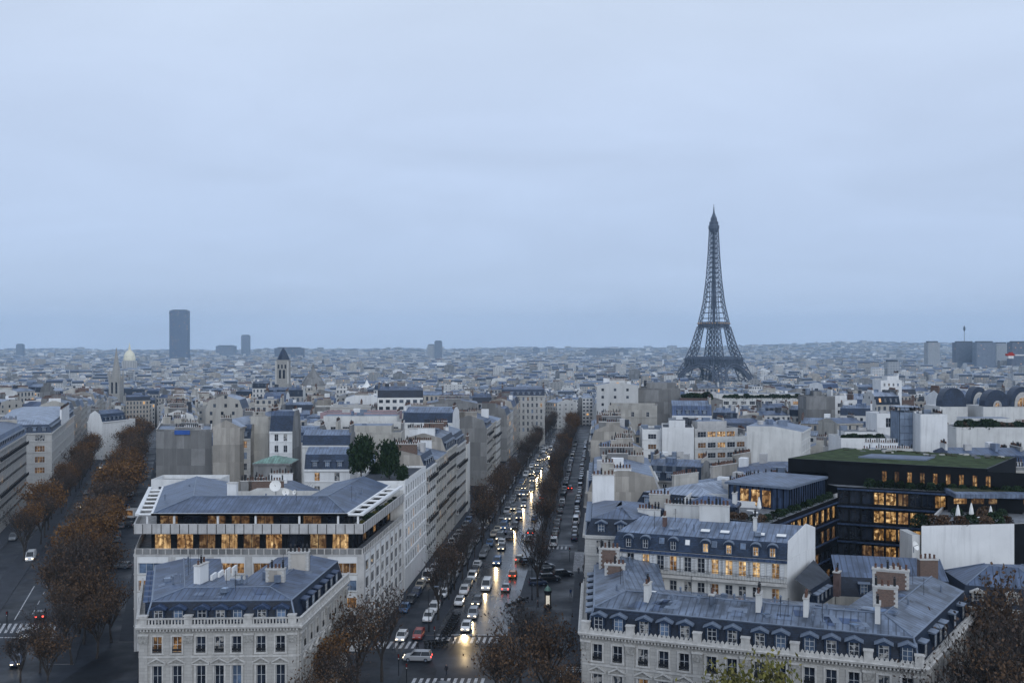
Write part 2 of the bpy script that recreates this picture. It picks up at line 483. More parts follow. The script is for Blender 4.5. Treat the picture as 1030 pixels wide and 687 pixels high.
M['slate_w'] = m_facade('slate_with_dormers', (.022, .032, .052), 2.3, 3.3, .36, .5, lit=.02, band=.0)
M['asphalt'] = m_asphalt('damp_asphalt', (.014, .017, .023), .5, .2)
M['wet'] = m_asphalt('wet_asphalt', (.014, .015, .018), .25, .7)
M['pavement'] = m_plain('pavement_asphalt', (.030, .034, .043), .7, 0, .2, var=.25, scale=.5)
M['kerb'] = m_plain('granite_kerb', (.12, .12, .125), .7, var=.2, scale=1)
M['paint'] = m_plain('road_paint', (.40, .40, .41), .6, var=.5, scale=1.5)
M['ground'] = m_plain('city_ground', (.025, .028, .034), .95, 0, .05, var=.4, scale=.02)
M['earth'] = m_plain('bare_earth_strip', (.075, .062, .048), .9, var=.4, scale=.8)
M['bark'] = m_plain('tree_bark', (.040, .034, .030), .9, var=.4, scale=2)
M['leaf_brown'] = m_leaf('brown_leaves', (0.048, 0.032, 0.022), (0.084, 0.053, 0.034), (0.140, 0.084, 0.048))
M['leaf_orange'] = m_leaf('orange_leaves', (.060, .034, .018), (.125, .064, .026), (.23, .115, .036))
M['leaf_dark'] = m_leaf('dark_brown_leaves', (0.034, 0.027, 0.025), (0.059, 0.043, 0.036), (0.091, 0.064, 0.050))
M['leaf_green'] = m_leaf('yellow_green_leaves', (.08, .09, .02), (.15, .14, .035), (.22, .19, .06))
M['leaf_ever'] = m_leaf('evergreen_leaves', (.008, .018, .008), (.016, .034, .014), (.03, .05, .022))
M['grass'] = m_plain('roof_grass', (.042, .060, .026), .95, 0, .1, var=.5, scale=.45, bump=.1)
M['grass_dry'] = m_plain('dry_roof_grass', (.055, .058, .036), .95, 0, .1, var=.5, scale=.6, bump=.1)
M['copper'] = m_zinc('green_copper_sheet', (.16, .27, .22))
M['black_panel'] = m_plain('black_metal_panel', (.005, .006, .008), .5, .0, .15, var=.3, scale=.4)
M['eiffel'] = m_plain('hazed_iron_paint', (.058, .070, .100), .6, .1, .3, var=.15, scale=.05)  # brown iron; the blue of distance haze is put into its colour
M['gold'] = m_plain('gilded_dome', (.74, .68, .50), .5, .0, .5, var=.15, scale=.2)  # floodlight on the gilding is put into this pale gold
M['tarp'] = m_plain('blue_tarpaulin', (.03, .09, .32), .6, var=.2, scale=.6)
M['wrap'] = m_plain('grey_blue_scaffold_netting', (.20, .25, .33), .8, var=.22, scale=.5, streak=.3)
M['red'] = m_plain('red_paint', (.35, .03, .025), .5, var=.1)
M['canvas'] = m_plain('white_canvas', (.78, .77, .74), .8, var=.06)
# ---------------------------------------------------------------- building kit
def V2(x, y): return Vector((x, y))
def xyz(p, z): return Vector((p[0], p[1], z))

def line_x(p, d, q, e):
    k = d.x * e.y - d.y * e.x
    if abs(k) < 1e-6: return q
    t = ((q.x - p.x) * e.y - (q.y - p.y) * e.x) / k
    return p + d * t

def offset_path(path, ds):
    """open path, offset to the inside (left of the direction) by ds[i] on edge i"""
    P = [Vector(p) for p in path]; n = len(P) - 1
    if not isinstance(ds, (list, tuple)): ds = [ds] * n
    D = [(P[i + 1] - P[i]).normalized() for i in range(n)]
    N = [Vector((-d.y, d.x)) for d in D]
    out = [P[0] + N[0] * ds[0]]
    for i in range(1, n):
        out.append(line_x(P[i - 1] + N[i - 1] * ds[i - 1], D[i - 1], P[i] + N[i] * ds[i], D[i]))
    out.append(P[n] + N[n - 1] * ds[n - 1])
    return out

def sweep(mb, path, prof, mats, caps=None):
    """prof: list of (inward offset or list per edge, z); mats: one per profile step"""
    rings = [[xyz(p, z) for p in offset_path(path, d)] for d, z in prof]
    for k in range(len(prof) - 1):
        m = mats[k] if isinstance(mats, (list, tuple)) else mats
        if m is None: continue
        for i in range(len(path) - 1):
            mb.face([rings[k][i], rings[k][i + 1], rings[k + 1][i + 1], rings[k + 1][i]], m)
    if caps:
        mb.face([r[0] for r in rings][::-1], caps); mb.face([r[-1] for r in rings], caps)

def inset(poly, ds):
    n = len(poly); P = [Vector(p) for p in poly]
    D = [(P[(i + 1) % n] - P[i]).normalized() for i in range(n)]
    N = [Vector((-d.y, d.x)) for d in D]
    return [line_x(P[i - 1] + N[i - 1] * ds[i - 1], D[i - 1], P[i] + N[i] * ds[i], D[i]) for i in range(n)]

def facade(mb, P, Q, zb, zt, xs, rows, m, depth=.25, ztop_uv=0.0):
    """wall from P to Q (seen from outside, left to right) with real openings at xs x rows"""
    P, Q = Vector(P), Vector(Q); L = (Q - P).length; d = (Q - P) / L; n = Vector((d.y, -d.x))
    def pt(x, z, k=0.0): return xyz(P + d * x - n * k, z)
    cuts = [(0, None)]
    x = 0.0
    def strip(x0, x1, z0, z1):
        if x1 - x0 > 1e-4 and z1 - z0 > 1e-4:
            mb.face([pt(x0, z0), pt(x1, z0), pt(x1, z1), pt(x0, z1)], m, uv=[(x0, z0), (x1, z0), (x1, z1), (x0, z1)])
    for a, b in sorted(xs):
        strip(x, a, zb, zt)
        z = zb
        for r0, r1 in sorted(rows):
            strip(a, b, z, r0)
            for q in ([pt(a, r0), pt(b, r0), pt(b, r0, depth), pt(a, r0, depth)], [pt(a, r1, depth), pt(b, r1, depth), pt(b, r1), pt(a, r1)],
                      [pt(a, r0), pt(a, r0, depth), pt(a, r1, depth), pt(a, r1)], [pt(b, r0, depth), pt(b, r0), pt(b, r1), pt(b, r1, depth)]):
                mb.face(q, m)
            z = r1
        strip(a, b, z, zt)
        x = b
    strip(x, L, zb, zt)

_mc = {}
def frame_mesh(w, h, nx, nz):
    k = ('f', round(w, 2), round(h, 2), nx, nz)
    if k not in _mc:
        b = MB(); t = .075
        for s in (-1, 1): b.box(s * w / 2 - (t if s > 0 else 0), s * w / 2 + (0 if s > 0 else t), 0, .07, 0, h, M['frame'])
        b.box(-w / 2 + t, w / 2 - t, 0, .07, 0, t, M['frame']); b.box(-w / 2 + t, w / 2 - t, 0, .07, h - t, h, M['frame'])
        for i in range(1, nx):
            x = -w / 2 + w * i / nx; b.box(x - .035, x + .035, .005, .065, t, h - t, M['frame'])
        for i in range(1, nz):
            z = h * i / nz; b.box(-w / 2 + t, w / 2 - t, .01, .055, z - .025, z + .025, M['frame'])
        _mc[k] = b.mesh('window')
    return _mc[k]
def pane_mesh(w, h, mat):
    k = ('p', round(w, 2), round(h, 2), mat.name)
    if k not in _mc:
        b = MB(); b.box(-w / 2 + .01, w / 2 - .01, .035, .05, .01, h - .01, mat); _mc[k] = b.mesh('pane')
    return _mc[k]
def rail_mesh(w, h=.85):
    k = ('r', round(w, 2), h)
    if k not in _mc:
        b = MB(); m = M['iron']
        b.box(-w / 2, w / 2, -.02, .02, h - .05, h, m); b.box(-w / 2, w / 2, -.02, .02, .08, .12, m)
        n = max(3, int(w / .14))
        for i in range(n + 1):
            x = -w / 2 + w * i / n; b.box(x - .018, x + .018, -.01, .01, 0, h, m)
        b.box(-w / 2, w / 2, -.012, .012, h * .3, h * .62, m)
        _mc[k] = b.mesh('railing')
    return _mc[k]

def add_window(par, P, d, x, z, w, h, glass='glass', nx=2, nz=2, dep=.2, rail=False, name='window'):
    p = P + d * x
    inn = Vector((-d.y, d.x))
    o = part(name, frame_mesh(w, h, nx, nz), par, True)
    o.location = xyz(p + inn * dep, z); o.rotation_euler = (0, 0, math.atan2(d.y, d.x))
    if glass is not None:
        part('pane', pane_mesh(w, h, M[glass]), o, False)
    if rail:
        part('railing', rail_mesh(w), o, False, loc=(0, -dep - (.03 if dep > .1 else .16), 0))
    return o

def wins_on(par, mb, P, Q, zb, zt, xs, rows, m, glass=lambda i, j: 'glass', nx=2, nz=2, rail=None, dep=.22):
    """facade with openings cut into the wall and a window object in each"""
    P, Q = Vector(P), Vector(Q); d = (Q - P).normalized()
    facade(mb, P, Q, zb, zt, xs, rows, m, dep + .12)
    for i, (a, b) in enumerate(xs):
        for j, (r0, r1) in enumerate(rows):
            g = glass(i, j)
            add_window(par, P, d, (a + b) / 2, r0, b - a, r1 - r0, g, nx if not callable(nx) else nx(b - a), nz, dep, bool(rail and rail(i, j)))

def even(L, pitch, w, m0=1.0):
    n = max(1, int((L - 2 * m0 + (pitch - w)) / pitch)); p = (L - 2 * m0) / n
    return [(m0 + p * (i + .5) - w / 2, m0 + p * (i + .5) + w / 2) for i in range(n)]

def mould(mb, P, Q, z0, z1, out, m, x0=0.0, x1=None):
    """a horizontal moulding standing proud of a wall"""
    P, Q = Vector(P), Vector(Q); L = (Q - P).length; d = (Q - P) / L; n = Vector((d.y, -d.x))
    x1 = L if x1 is None else x1
    T = Matrix.Translation(xyz(P, 0)) @ Matrix.Rotation(math.atan2(d.y, d.x), 4, 'Z')
    mb.box(x0, x1, -out, -.003, z0, z1, m, T)

def dormer_mesh(kind, w=1.25, h=1.95, depth=1.7, body='slate', cap='zinc_trim'):
    k = ('d', kind, w, h, depth, body, cap)
    if k in _mc: return _mc[k]
    b = MB(); m = M[body]; c = M[cap]; W = w / 2 + .22
    b.box(-W, -w / 2, 0, depth, 0, h, m); b.box(w / 2, W, 0, depth, 0, h, m)
    b.box(-w / 2, w / 2, 0, depth, -.3, .15, m)
    b.box(-w / 2, w / 2, .16, depth, .15, h, M['glass'])
    if kind == 'pediment':
        e = W + .28; f = -.28
        a, bb, t, b2 = Vector((-e, 0, h)), Vector((e, 0, h)), Vector((0, 0, h + .45)), None
        for y0, y1 in ((f, depth),):
            A = [Vector((-e, y, h)) for y in (y0, y1)]; B = [Vector((e, y, h)) for y in (y0, y1)]; T = [Vector((0, y, h + .48)) for y in (y0, y1)]
            A2 = [p - UP * .16 for p in A]; B2 = [p - UP * .16 for p in B]
            b.face([A[0], T[0], T[1], A[1]], c); b.face([T[0], B[0], B[1], T[1]], c)
            b.face([A2[0], B2[0], B[0], T[0], A[0]], m); b.face([A2[0], A[0], A[1], A2[1]], c); b.face([B[0], B2[0], B2[1], B[1]], c); b.face([A2[0], A2[1], B2[1], B2[0]], m)
            for sx in (-1, 1):   # pale rim on the pediment
                p, q = (A[0], T[0]) if sx < 0 else (T[0], B[0])
                o = Vector((0, -.04, 0)); u = UP * .17
                b.face([p + o - u, q + o - u, q + o, p + o], c)
    elif kind == 'arch':
        e = W + .18; pts = [(-e * math.cos(math.pi * i / 8), h + .02 + .6 * math.sin(math.pi * i / 8)) for i in range(9)]
        for i in range(8):
            (x0, z0), (x1, z1) = pts[i], pts[i + 1]
            b.face([(x0, -.25, z0), (x1, -.25, z1), (x1, depth, z1), (x0, depth, z0)], c)
            b.face([(x0, -.25, z0 - .16), (x1, -.25, z1 - .16), (x1, -.25, z1), (x0, -.25, z0)], c)
        b.face([(x, -.05, z - .1) for x, z in pts], m)
    else:
        e = W + .15
        b.face([(-e, -.2, h), (e, -.2, h), (e, depth, h + .25), (-e, depth, h + .25)], c)
        b.box(-e, e, -.2, depth, h - .12, h - .005, c)
    _mc[k] = b.mesh('dormer')
    return _mc[k]

def add_dormer(par, p, d, z, kind='pediment', w=1.25, h=1.95, depth=1.7, body='slate', cap='zinc_trim', glass='glass_b', nz=3):
    o = part('dormer', dormer_mesh(kind, w, h, depth, body, cap), par, True)
    o.location = xyz(p, z); o.rotation_euler = (0, 0, math.atan2(d.y, d.x))
    f = part('window', frame_mesh(w, h - .15, 2, nz), o, False, loc=(0, .04, .15))
    g = MB(); k = ('dp', w, h, glass)
    if k not in _mc:
        g.box(-w / 2 + .03, w / 2 - .03, .09, .10, .17, h - .02, M[glass]); _mc[k] = g.mesh('pane')
    part('pane', _mc[k], o, False)
    return o

def add_chimney(par, c, d, L, t, z0, z1, mat='white', npots=4, face=None, quoin=False, pots=True, pot_h=.7):
    """slab stack running along d, a cap, and a row of clay pots"""
    c = Vector(c); a = math.atan2(d.y, d.x)
    T = Matrix.Translation(xyz(c, 0)) @ Matrix.Rotation(a, 4, 'Z')
    b = MB(); m = M[mat]
    b.box(-L / 2, L / 2, -t / 2, t / 2, z0, z1, m, T)
    b.box(-L / 2 - .09, L / 2 + .09, -t / 2 - .09, t / 2 + .09, z1 + .003, z1 + .17, M['stone_trim'], T)
    if face:   # brick panel framed by toothed stone quoins
        fm = M[face]
        for s in (-1, 1):
            y0, y1 = (t / 2 + .002, t / 2 + .025) if s > 0 else (-t / 2 - .025, -t / 2 - .002)
            zz = z0 + .3; i = 0
            while zz < z1 - .25:
                k = .32 if i % 2 else .5
                b.box(-L / 2 + k, L / 2 - k, y0, y1, zz, min(zz + .3, z1 - .1), fm, T); zz += .3; i += 1
    o = part('chimney', b, par, True)
    if npots:
        for i in range(npots):
            x = -L / 2 + L * (i + .5) / npots
            k = ('pot', rnd.choice((0, 1, 2)), pot_h)
            if k not in _mc:
                pb = MB(); hh = pot_h * (.8, 1, 1.35)[k[1]]
                mm = M['terracotta'] if k[1] < 2 else M['iron']
                pb.lathe((0, 0, 0), [(.17, 0), (.14, hh * .8), (.18, hh * .84), (.16, hh), (.07, hh)], mm, n=7)
                if k[1] == 2: pb.lathe((0, 0, hh + .1), [(.2, 0), (.02, .14)], mm, n=7)
                _mc[k] = pb.mesh('chimney_pot')
            q = part('chimney_pot', _mc[k], o, True)
            q.location = T @ Vector((x, 0, z1 + .17)); q.rotation_euler = (0, 0, a)
    return o

def balustrade(par, path, off, z, h=1.05, ends=True):
    b = MB()
    sweep(b, path, [(off, z), (off - .12, z), (off - .12, z + .25), (off + .2, z + .25), (off + .2, z)], M['stone_trim'])
    sweep(b, path, [(off - .1, z + h - .18), (off - .14, z + h), (off + .22, z + h), (off + .18, z + h - .18), (off - .1, z + h - .18)], M['stone_trim'])
    P = offset_path(path, off + .04)
    for i in range(len(P) - 1):
        L = (P[i + 1] - P[i]).length; d = (P[i + 1] - P[i]) / L
        a = math.atan2(d.y, d.x); n = max(2, int(L / .42))
        for k in range(n):
            T = Matrix.Translation(xyz(P[i] + d * (L * (k + .5) / n), z)) @ Matrix.Rotation(a, 4, 'Z')
            b.box(-.095, .095, -.08, .08, .25, h - .18, M['stone_trim'], T, bottom=False)
    return part('balustrade', b, par, True)

def crest(par, path, off, z, h=.62):
    """toothed zinc-and-stone cresting along the gutter"""
    b = MB()
    sweep(b, path, [(off, z), (off, z + h * .45), (off + .3, z + h * .45), (off + .3, z)], M['stone_trim'])
    P = offset_path(path, off + .1)
    for i in range(len(P) - 1):
        L = (P[i + 1] - P[i]).length; d = (P[i + 1] - P[i]) / L; a = math.atan2(d.y, d.x); n = int(L / .55)
        for k in range(n):
            T = Matrix.Translation(xyz(P[i] + d * (L * (k + .5) / n), z)) @ Matrix.Rotation(a, 4, 'Z')
            zz = h * .45
            b.face([T @ Vector(q) for q in ((-.2, 0, zz), (.2, 0, zz), (.2, 0, zz + .15), (0, 0, zz + .4), (-.2, 0, zz + .15))], M['stone_trim'])
            b.face([T @ Vector(q) for q in ((.2, .12, zz), (-.2, .12, zz), (-.2, .12, zz + .15), (0, .12, zz + .4), (.2, .12, zz + .15))], M['stone_trim'])
            for (x0, z0), (x1, z1) in (((-.2, zz), (-.2, zz + .15)), ((-.2, zz + .15), (0, zz + .4)), ((0, zz + .4), (.2, zz + .15)), ((.2, zz + .15), (.2, zz))):
                b.face([T @ Vector(q) for q in ((x0, 0, z0), (x1, 0, z1), (x1, .12, z1), (x0, .12, z0))], M['stone_trim'])
    return part('cresting', b, par, True)

def iron_rail(par, path, off, z, h=1.0, name='railing'):
    b = MB(); P = offset_path(path, off)
    for i in range(len(P) - 1):
        L = (P[i + 1] - P[i]).length; d = (P[i + 1] - P[i]) / L; a = math.atan2(d.y, d.x)
        T = Matrix.Translation(xyz(P[i], z)) @ Matrix.Rotation(a, 4, 'Z')
        b.box(0, L, -.025, .025, h - .05, h, M['iron'], T); b.box(0, L, -.02, .02, .1, .14, M['iron'], T)
        n = int(L / .22)
        for k in range(n + 1):
            x = L * k / max(1, n); b.box(x - .018, x + .018, -.012, .012, 0, h, M['iron'], T, bottom=False)
    return part(name, b, par, True)

def add_balcony(root, P, Q, z, out=.8):
    P, Q = Vector(P), Vector(Q); L = (Q - P).length; d = (Q - P) / L
    T = Matrix.Translation(xyz(P, 0)) @ Matrix.Rotation(math.atan2(d.y, d.x), 4, 'Z')
    b = MB(); m = M['iron']
    b.box(.3, L - .3, -out, -.01, z - .16, z, M['stone_trim'], T)
    b.box(.3, L - .3, -out - .02, -out + .03, z + .9, z + .96, m, T); b.box(.3, L - .3, -out, -out + .03, z + .06, z + .12, m, T); b.box(.3, L - .3, -out, -out + .02, z + .3, z + .62, m, T)
    n = int((L - .6) / .13)
    for k in range(n + 1):
        x = .3 + (L - .6) * k / n; b.box(x - .022, x + .022, -out - .01, -out + .02, z, z + .9, m, T, bottom=False)
    return part('balcony', b, root)

def poly_center(poly):
    return Vector((sum(p[0] for p in poly) / len(poly), sum(p[1] for p in poly) / len(poly)))

def minw(poly):
    P = [Vector(p) for p in poly]
    return min(((P[1] - P[0]).length + (P[2] - P[3]).length) / 2, ((P[2] - P[1]).length + (P[3] - P[0]).length) / 2)

def block(name, label, cat, poly, z0, eave, roof='mansard', slope=(1, 0, 1, 0), wall='cream', party='grey_wall', top='zinc', low='slate', group=None,
          win=None, chim=2, lv=2, rg=None, balc=None, wallfac=None, merge=None, glass=None, extra=0, dorm=True, parapet=.7, cm=None, mh=None):
    """one town house. poly: four corners anticlockwise (edge 0 faces the camera). slope: edges whose roof leans back (street and court); the others are
    blank party walls. win: {edge: (pitch, w, h, floor, rows)} openings with real windows. lv 2: parts; lv 1: one mesh; merge: an MB to add the faces to."""
    g = rg or rnd
    P = [Vector(p[:2]) for p in poly]; n = len(P)
    one = merge if merge is not None else (MB() if lv < 2 else None)
    wb = one or MB(); rb = one or MB()
    root = None
    if lv >= 2:
        c = poly_center(P); root = thing(name, label, cat, (c.x, c.y, z0), 0, group)
    wm = M[wall] if isinstance(wall, str) else wall
    pm = M[party] if isinstance(party, str) else party
    tm = M[top]; lm = M[low] if isinstance(low, str) else low
    fm = wallfac or wm
    for i in range(n):
        a, b = P[i], P[(i + 1) % n]; L = (b - a).length
        isf = slope[i] or (win and i in win)
        if win and i in win and lv >= 2:
            pit, w, h, fl, rows = win[i]
            xs = even(L, pit, w, .7)
            rr = [(eave - .75 - fl * k - h, eave - .75 - fl * k) for k in range(rows) if eave - .75 - fl * k - h > z0 + .5]
            def gl(ii, jj):
                if glass: return glass(g, i, ii, jj)
                q = g.random()
                if balc and q > .12: return 'glass' if q < .8 else 'glass_c'
                return 'lit' if q < .05 else 'lit3' if q < .09 else 'glass_c' if q < .4 else 'glass_b' if q < .5 else 'glass'
            wins_on(root, wb, a, b, z0 - 3, eave, xs, rr, wm, gl, nx=lambda w_: max(2, int(w_ / .8)), nz=2, rail=(lambda i_, j_: True) if balc else None, dep=.05)
            if balc:
                for k in balc:
                    if k < rows: add_balcony(root, a, b, eave - .75 - fl * k - h - .12)
            for k in range(rows):
                zz = eave - .75 - fl * k - h
                if zz > z0 + 1: mould(wb, a, b, zz - .28, zz - .08, .16, wm, .1, L - .1)
        else:
            m = (fm if slope[i] else pm)
            zt = eave
            wb.face([xyz(a, z0 - 3), xyz(b, z0 - 3), xyz(b, zt), xyz(a, zt)], m, uv=[(0, z0 - 3 - eave), (L, z0 - 3 - eave), (L, zt - eave), (0, zt - eave)])
        if slope[i] and roof != 'flat' and lv >= 2: mould(wb, a, b, eave - .45, eave - .02, .38, wm)
    W = minw(P)
    def ring(d): return inset(P, [d if s else 0.0 for s in slope])
    def walls(r0, z0_, r1, z1_, m):
        for i in range(n):
            j = (i + 1) % n
            pts = [xyz(r0[i], z0_), xyz(r0[j], z0_), xyz(r1[j], z1_), xyz(r1[i], z1_)]
            if (r0[i] - r0[j]).length < .02: continue
            if slope[i]:
                rb.face(pts, m)
            else: wb.face(pts, pm)
    topz = eave
    if roof == 'mansard':
        h1 = mh or g.uniform(2.7, 3.4); d1 = h1 * .36
        dm = min(W * .47, 6.0); h2 = g.uniform(.9, 1.8)
        r0 = ring(.15); r1 = ring(.15 + d1); r2 = ring(dm)
        walls(r0, eave + .01, r1, eave + h1, lm); walls(r1, eave + h1, r2, eave + h1 + h2, tm)
        rb.face([xyz(p, eave + h1 + h2) for p in r2], tm)
        rb.face([xyz(p, eave + .005) for p in P], M['zinc_trim'])
        topz = eave + h1 + h2
        if lv >= 2 and dorm:
            for i in range(n):
                if not slope[i] or (win is not None and i not in win): continue
                a, b = P[i], P[(i + 1) % n]; L = (b - a).length; d = (b - a) / L; inn = Vector((-d.y, d.x))
                for (x0, x1) in even(L, 3.0, 1.1, 1.0):
                    add_dormer(root, a + d * ((x0 + x1) / 2) + inn * .3, d, eave + .25, g.choice(('pediment', 'arch', 'flat')) if False else dorm if isinstance(dorm, str) else 'flat', 1.0, 1.7, 1.3, 'slate_mid', 'zinc_trim')
    elif roof == 'zinc':
        dm = W * .485; h2 = dm * g.uniform(.2, .42) if mh is None else mh
        r0 = ring(-.3); r2 = ring(dm)
        walls(r0, eave + .01, r2, eave + h2, tm); rb.face([xyz(p, eave + h2) for p in r2], tm)
        topz = eave + h2
    elif roof == 'hip':
        dm = W * .49; h2 = mh or dm * .5
        r0 = inset(P, [-.3] * n); r2 = inset(P, [dm] * n)
        for i in range(n):
            j = (i + 1) % n; rb.face([xyz(r0[i], eave + .01), xyz(r0[j], eave + .01), xyz(r2[j], eave + h2), xyz(r2[i], eave + h2)], tm)
        rb.face([xyz(p, eave + h2) for p in r2], tm)
        topz = eave + h2
    else:   # flat roof behind a parapet
        r1 = inset(P, [.3] * n)
        for i in range(n):
            j = (i + 1) % n
            wb.face([xyz(P[i], eave), xyz(P[j], eave), xyz(P[j], eave + parapet), xyz(P[i], eave + parapet)], wm)
            wb.face([xyz(P[i], eave + parapet), xyz(P[j], eave + parapet), xyz(r1[j], eave + parapet), xyz(r1[i], eave + parapet)], M['stone_trim'])
            wb.face([xyz(r1[j], eave), xyz(r1[i], eave), xyz(r1[i], eave + parapet), xyz(r1[j], eave + parapet)], wm)
        rb.face([xyz(p, eave + .02) for p in r1], tm)
        if W > 8 and extra >= 0 and g.random() < .75:
            k = g.uniform(1.6, 3.0); q = inset(P, [k, k * g.uniform(.5, 2), k, k * g.uniform(.5, 2)])
            hh = g.uniform(2.2, 3.0); pb = one or MB()
            for i in range(4):
                j = (i + 1) % 4; L = (q[j] - q[i]).length
                pb.face([xyz(q[i], eave + .02), xyz(q[j], eave + .02), xyz(q[j], eave + hh), xyz(q[i], eave + hh)], fm, uv=[(0, -2.9), (L, -2.9), (L, -.1), (0, -.1)])
            pb.face([xyz(p, eave + hh) for p in q], g.choice((M['zinc_pale'], M['gravel_roof'], M['dark_roof'], M['zinc'])))
            topz = eave + hh
            if root: part('penthouse', pb, root)
    if root:
        part('wall', wb, root); part('roof', rb, root)
    # chimney stacks on the party walls, vents and hatches on the roof
    if chim:
        sides = [i for i in range(n) if not slope[i]] or [1, 3]
        for k in range(chim):
            i = sides[k % len(sides)]
            a, b = P[i], P[(i + 1) % n]; d = (b - a).normalized(); inn = Vector((-d.y, d.x)); L = (b - a).length
            if k < len(sides): f, cl = g.uniform(.42, .58), L * g.uniform(.28, .55)
            else: f, cl = g.choice((.2, .28, .75)), min(L * .3, g.uniform(1.4, 3.0))
            q = a + d * L * f + inn * .36
            mt = cm or g.choice(('white', 'offwhite', 'cream', 'grey_wall', 'beige', 'grey_wall', 'brick'))
            zt = topz + g.uniform(.3, 1.5)
            if root: add_chimney(root, q, d, cl, .6, eave - .5, zt, mt, max(2, int(cl / .55)))
            else:
                T = Matrix.Translation(xyz(q, 0)) @ Matrix.Rotation(math.atan2(d.y, d.x), 4, 'Z')
                one.box(-cl / 2, cl / 2, -.32, .32, eave - .5, zt, M[mt], T, bottom=False)
                if lv == 1:
                    for s in range(int(cl / .6)):
                        x = -cl / 2 + .3 + s * .6; one.box(x - .14, x + .14, -.14, .14, zt, zt + .7, M['terracotta'], T, bottom=False)
    for k in range(extra if extra > 0 else 0):
        e0 = (P[1] - P[0]); e1 = (P[3] - P[0])
        q = P[0] + e0 * g.uniform(.15, .85) + e1 * g.uniform(.3, .7); d = e0.normalized()
        T = Matrix.Translation(xyz(q, 0)) @ Matrix.Rotation(math.atan2(d.y, d.x), 4, 'Z')
        w, l, h = g.uniform(.4, 1.4), g.uniform(.4, 1.3), g.uniform(.4, 1.6)
        b = one or MB()
        b.box(-w, w, -l, l, topz - 1.6, topz + h, M[g.choice(('zinc_pale', 'white', 'zinc_trim', 'concrete', 'dark_roof'))], T, bottom=False)
        if root: part(g.choice(('roof_hatch', 'vent_box', 'lift_housing')), b, root)
    if lv == 1 and merge is None:
        o = part(name, one); tag(o, label, cat, group); return o
    return root
# ---------------------------------------------------------------- ground, roads, air
def XCr(y): return -1.8 + .085 * y      # facade line, far side of the traffic (slate mansions)
def XCl(y): return -40.0 + .085 * y     # facade line of the terraced office
def XLr(y): return -6.0 - .337 * y      # second avenue, wedge side
def XLl(y): return -48.0 - .337 * y     # second avenue, outer side
YL = [-300, 0, 60, 120, 180, 240, 300] + [360 + 60 * i for i in range(18)] + [1440 + 240 * i for i in range(13)] + [4560 + 200 * i for i in range(24)]
def build_ground():
    b = MB(); xs = [-6600, -4000] + [-3600 + 300 * i for i in range(25)] + [4000, 6600]
    for y0, y1 in zip(YL, YL[1:]):
        for x0, x1 in zip(xs, xs[1:]):
            b.face([(x0, y0, gz(y0, x0) - .03), (x1, y0, gz(y0, x1) - .03), (x1, y1, gz(y1, x1) - .03), (x0, y1, gz(y1, x0) - .03)], M['ground'])
    structure('ground', b)
build_ground()

def ylines(y0, y1):
    return [y0] + [y for y in YL if y0 < y < y1] + [y1]
def strip(b, fx, o0, o1, y0, y1, z, mat, kerb=None):
    ys = ylines(y0, y1)
    for a, c in zip(ys, ys[1:]):
        p = [(fx(a) + o0, a, gz(a) + z), (fx(a) + o1, a, gz(a) + z), (fx(c) + o1, c, gz(c) + z), (fx(c) + o0, c, gz(c) + z)]
        b.face(p, mat)
        if kerb:
            dn = Vector((0, 0, -z))
            P = [Vector(q) for q in p]
            for i, j in ((1, 2), (3, 0)): b.face([P[i] + dn, P[j] + dn, P[j], P[i]], kerb)
    if kerb:
        for yy, s in ((y0, 1), (y1, -1)):
            q = [Vector((fx(yy) + o0, yy, gz(yy))), Vector((fx(yy) + o1, yy, gz(yy)))]
            q += [q[1] + UP * z, q[0] + UP * z]
            b.face(q if s > 0 else q[::-1], kerb)
YEND = 1020
b = MB(); strip(b, XCr, -38.2, 0, 90, YEND, 0.0, M['asphalt']); structure('central_avenue_road', b)
b = MB(); strip(b, XCr, -26.7, -13.9, 176, YEND, .004, M['wet']); structure('wet_carriageway_road', b)
b = MB(); strip(b, XLr, -42, 0, 90, 780, 0.0, M['asphalt']); structure('second_avenue_road', b)
b = MB()
b.face([(XLr(150) + 2, 152, -.012), (XCl(150), 152, -.012), (XCl(170), 168, -.012), (XLr(170) + 2, 168, -.012)], M['asphalt'])
b.face([(XCr(222), 222, -.012), (150, 222 - 45, -.012), (150, 250 - 45, -.012), (XCr(250), 250, -.012)], M['asphalt'])
structure('side_street_road', b)
b = MB()
for o0, o1, y0, y1 in ((-3.0, 0, 90, 156), (-3.0, 0, 160, 224), (-3.0, 0, 248, YEND), (-38.2, -36.4, 90, 156), (-38.2, -36.4, 170, YEND)):
    strip(b, XCr, o0, o1, y0, y1, .13, M['pavement'], M['kerb'])
for o0, o1, y0, y1 in ((-4, 0, 90, 152), (-4, 0, 172, 780), (-42, -38, 90, 780)):
    strip(b, XLr, o0, o1, y0, y1, .13, M['pavement'], M['kerb'])
structure('pavement', b)
b = MB()
for o0, o1, y0, y1 in ((-28.4, -26.8, 176, 420), (-28.4, -26.8, 434, YEND), (-13.8, -10.6, 196, 226), (-13.8, -10.6, 246, YEND)):
    strip(b, XCr, o0, o1, y0, y1, .13, M['pavement'], M['kerb'])
for o0, o1 in ((-15, -10.5), (-32.5, -28)):
    strip(b, XLr, o0, o1, 160, 780, .13, M['pavement'], M['kerb'])
structure('tree_island_pavement', b)

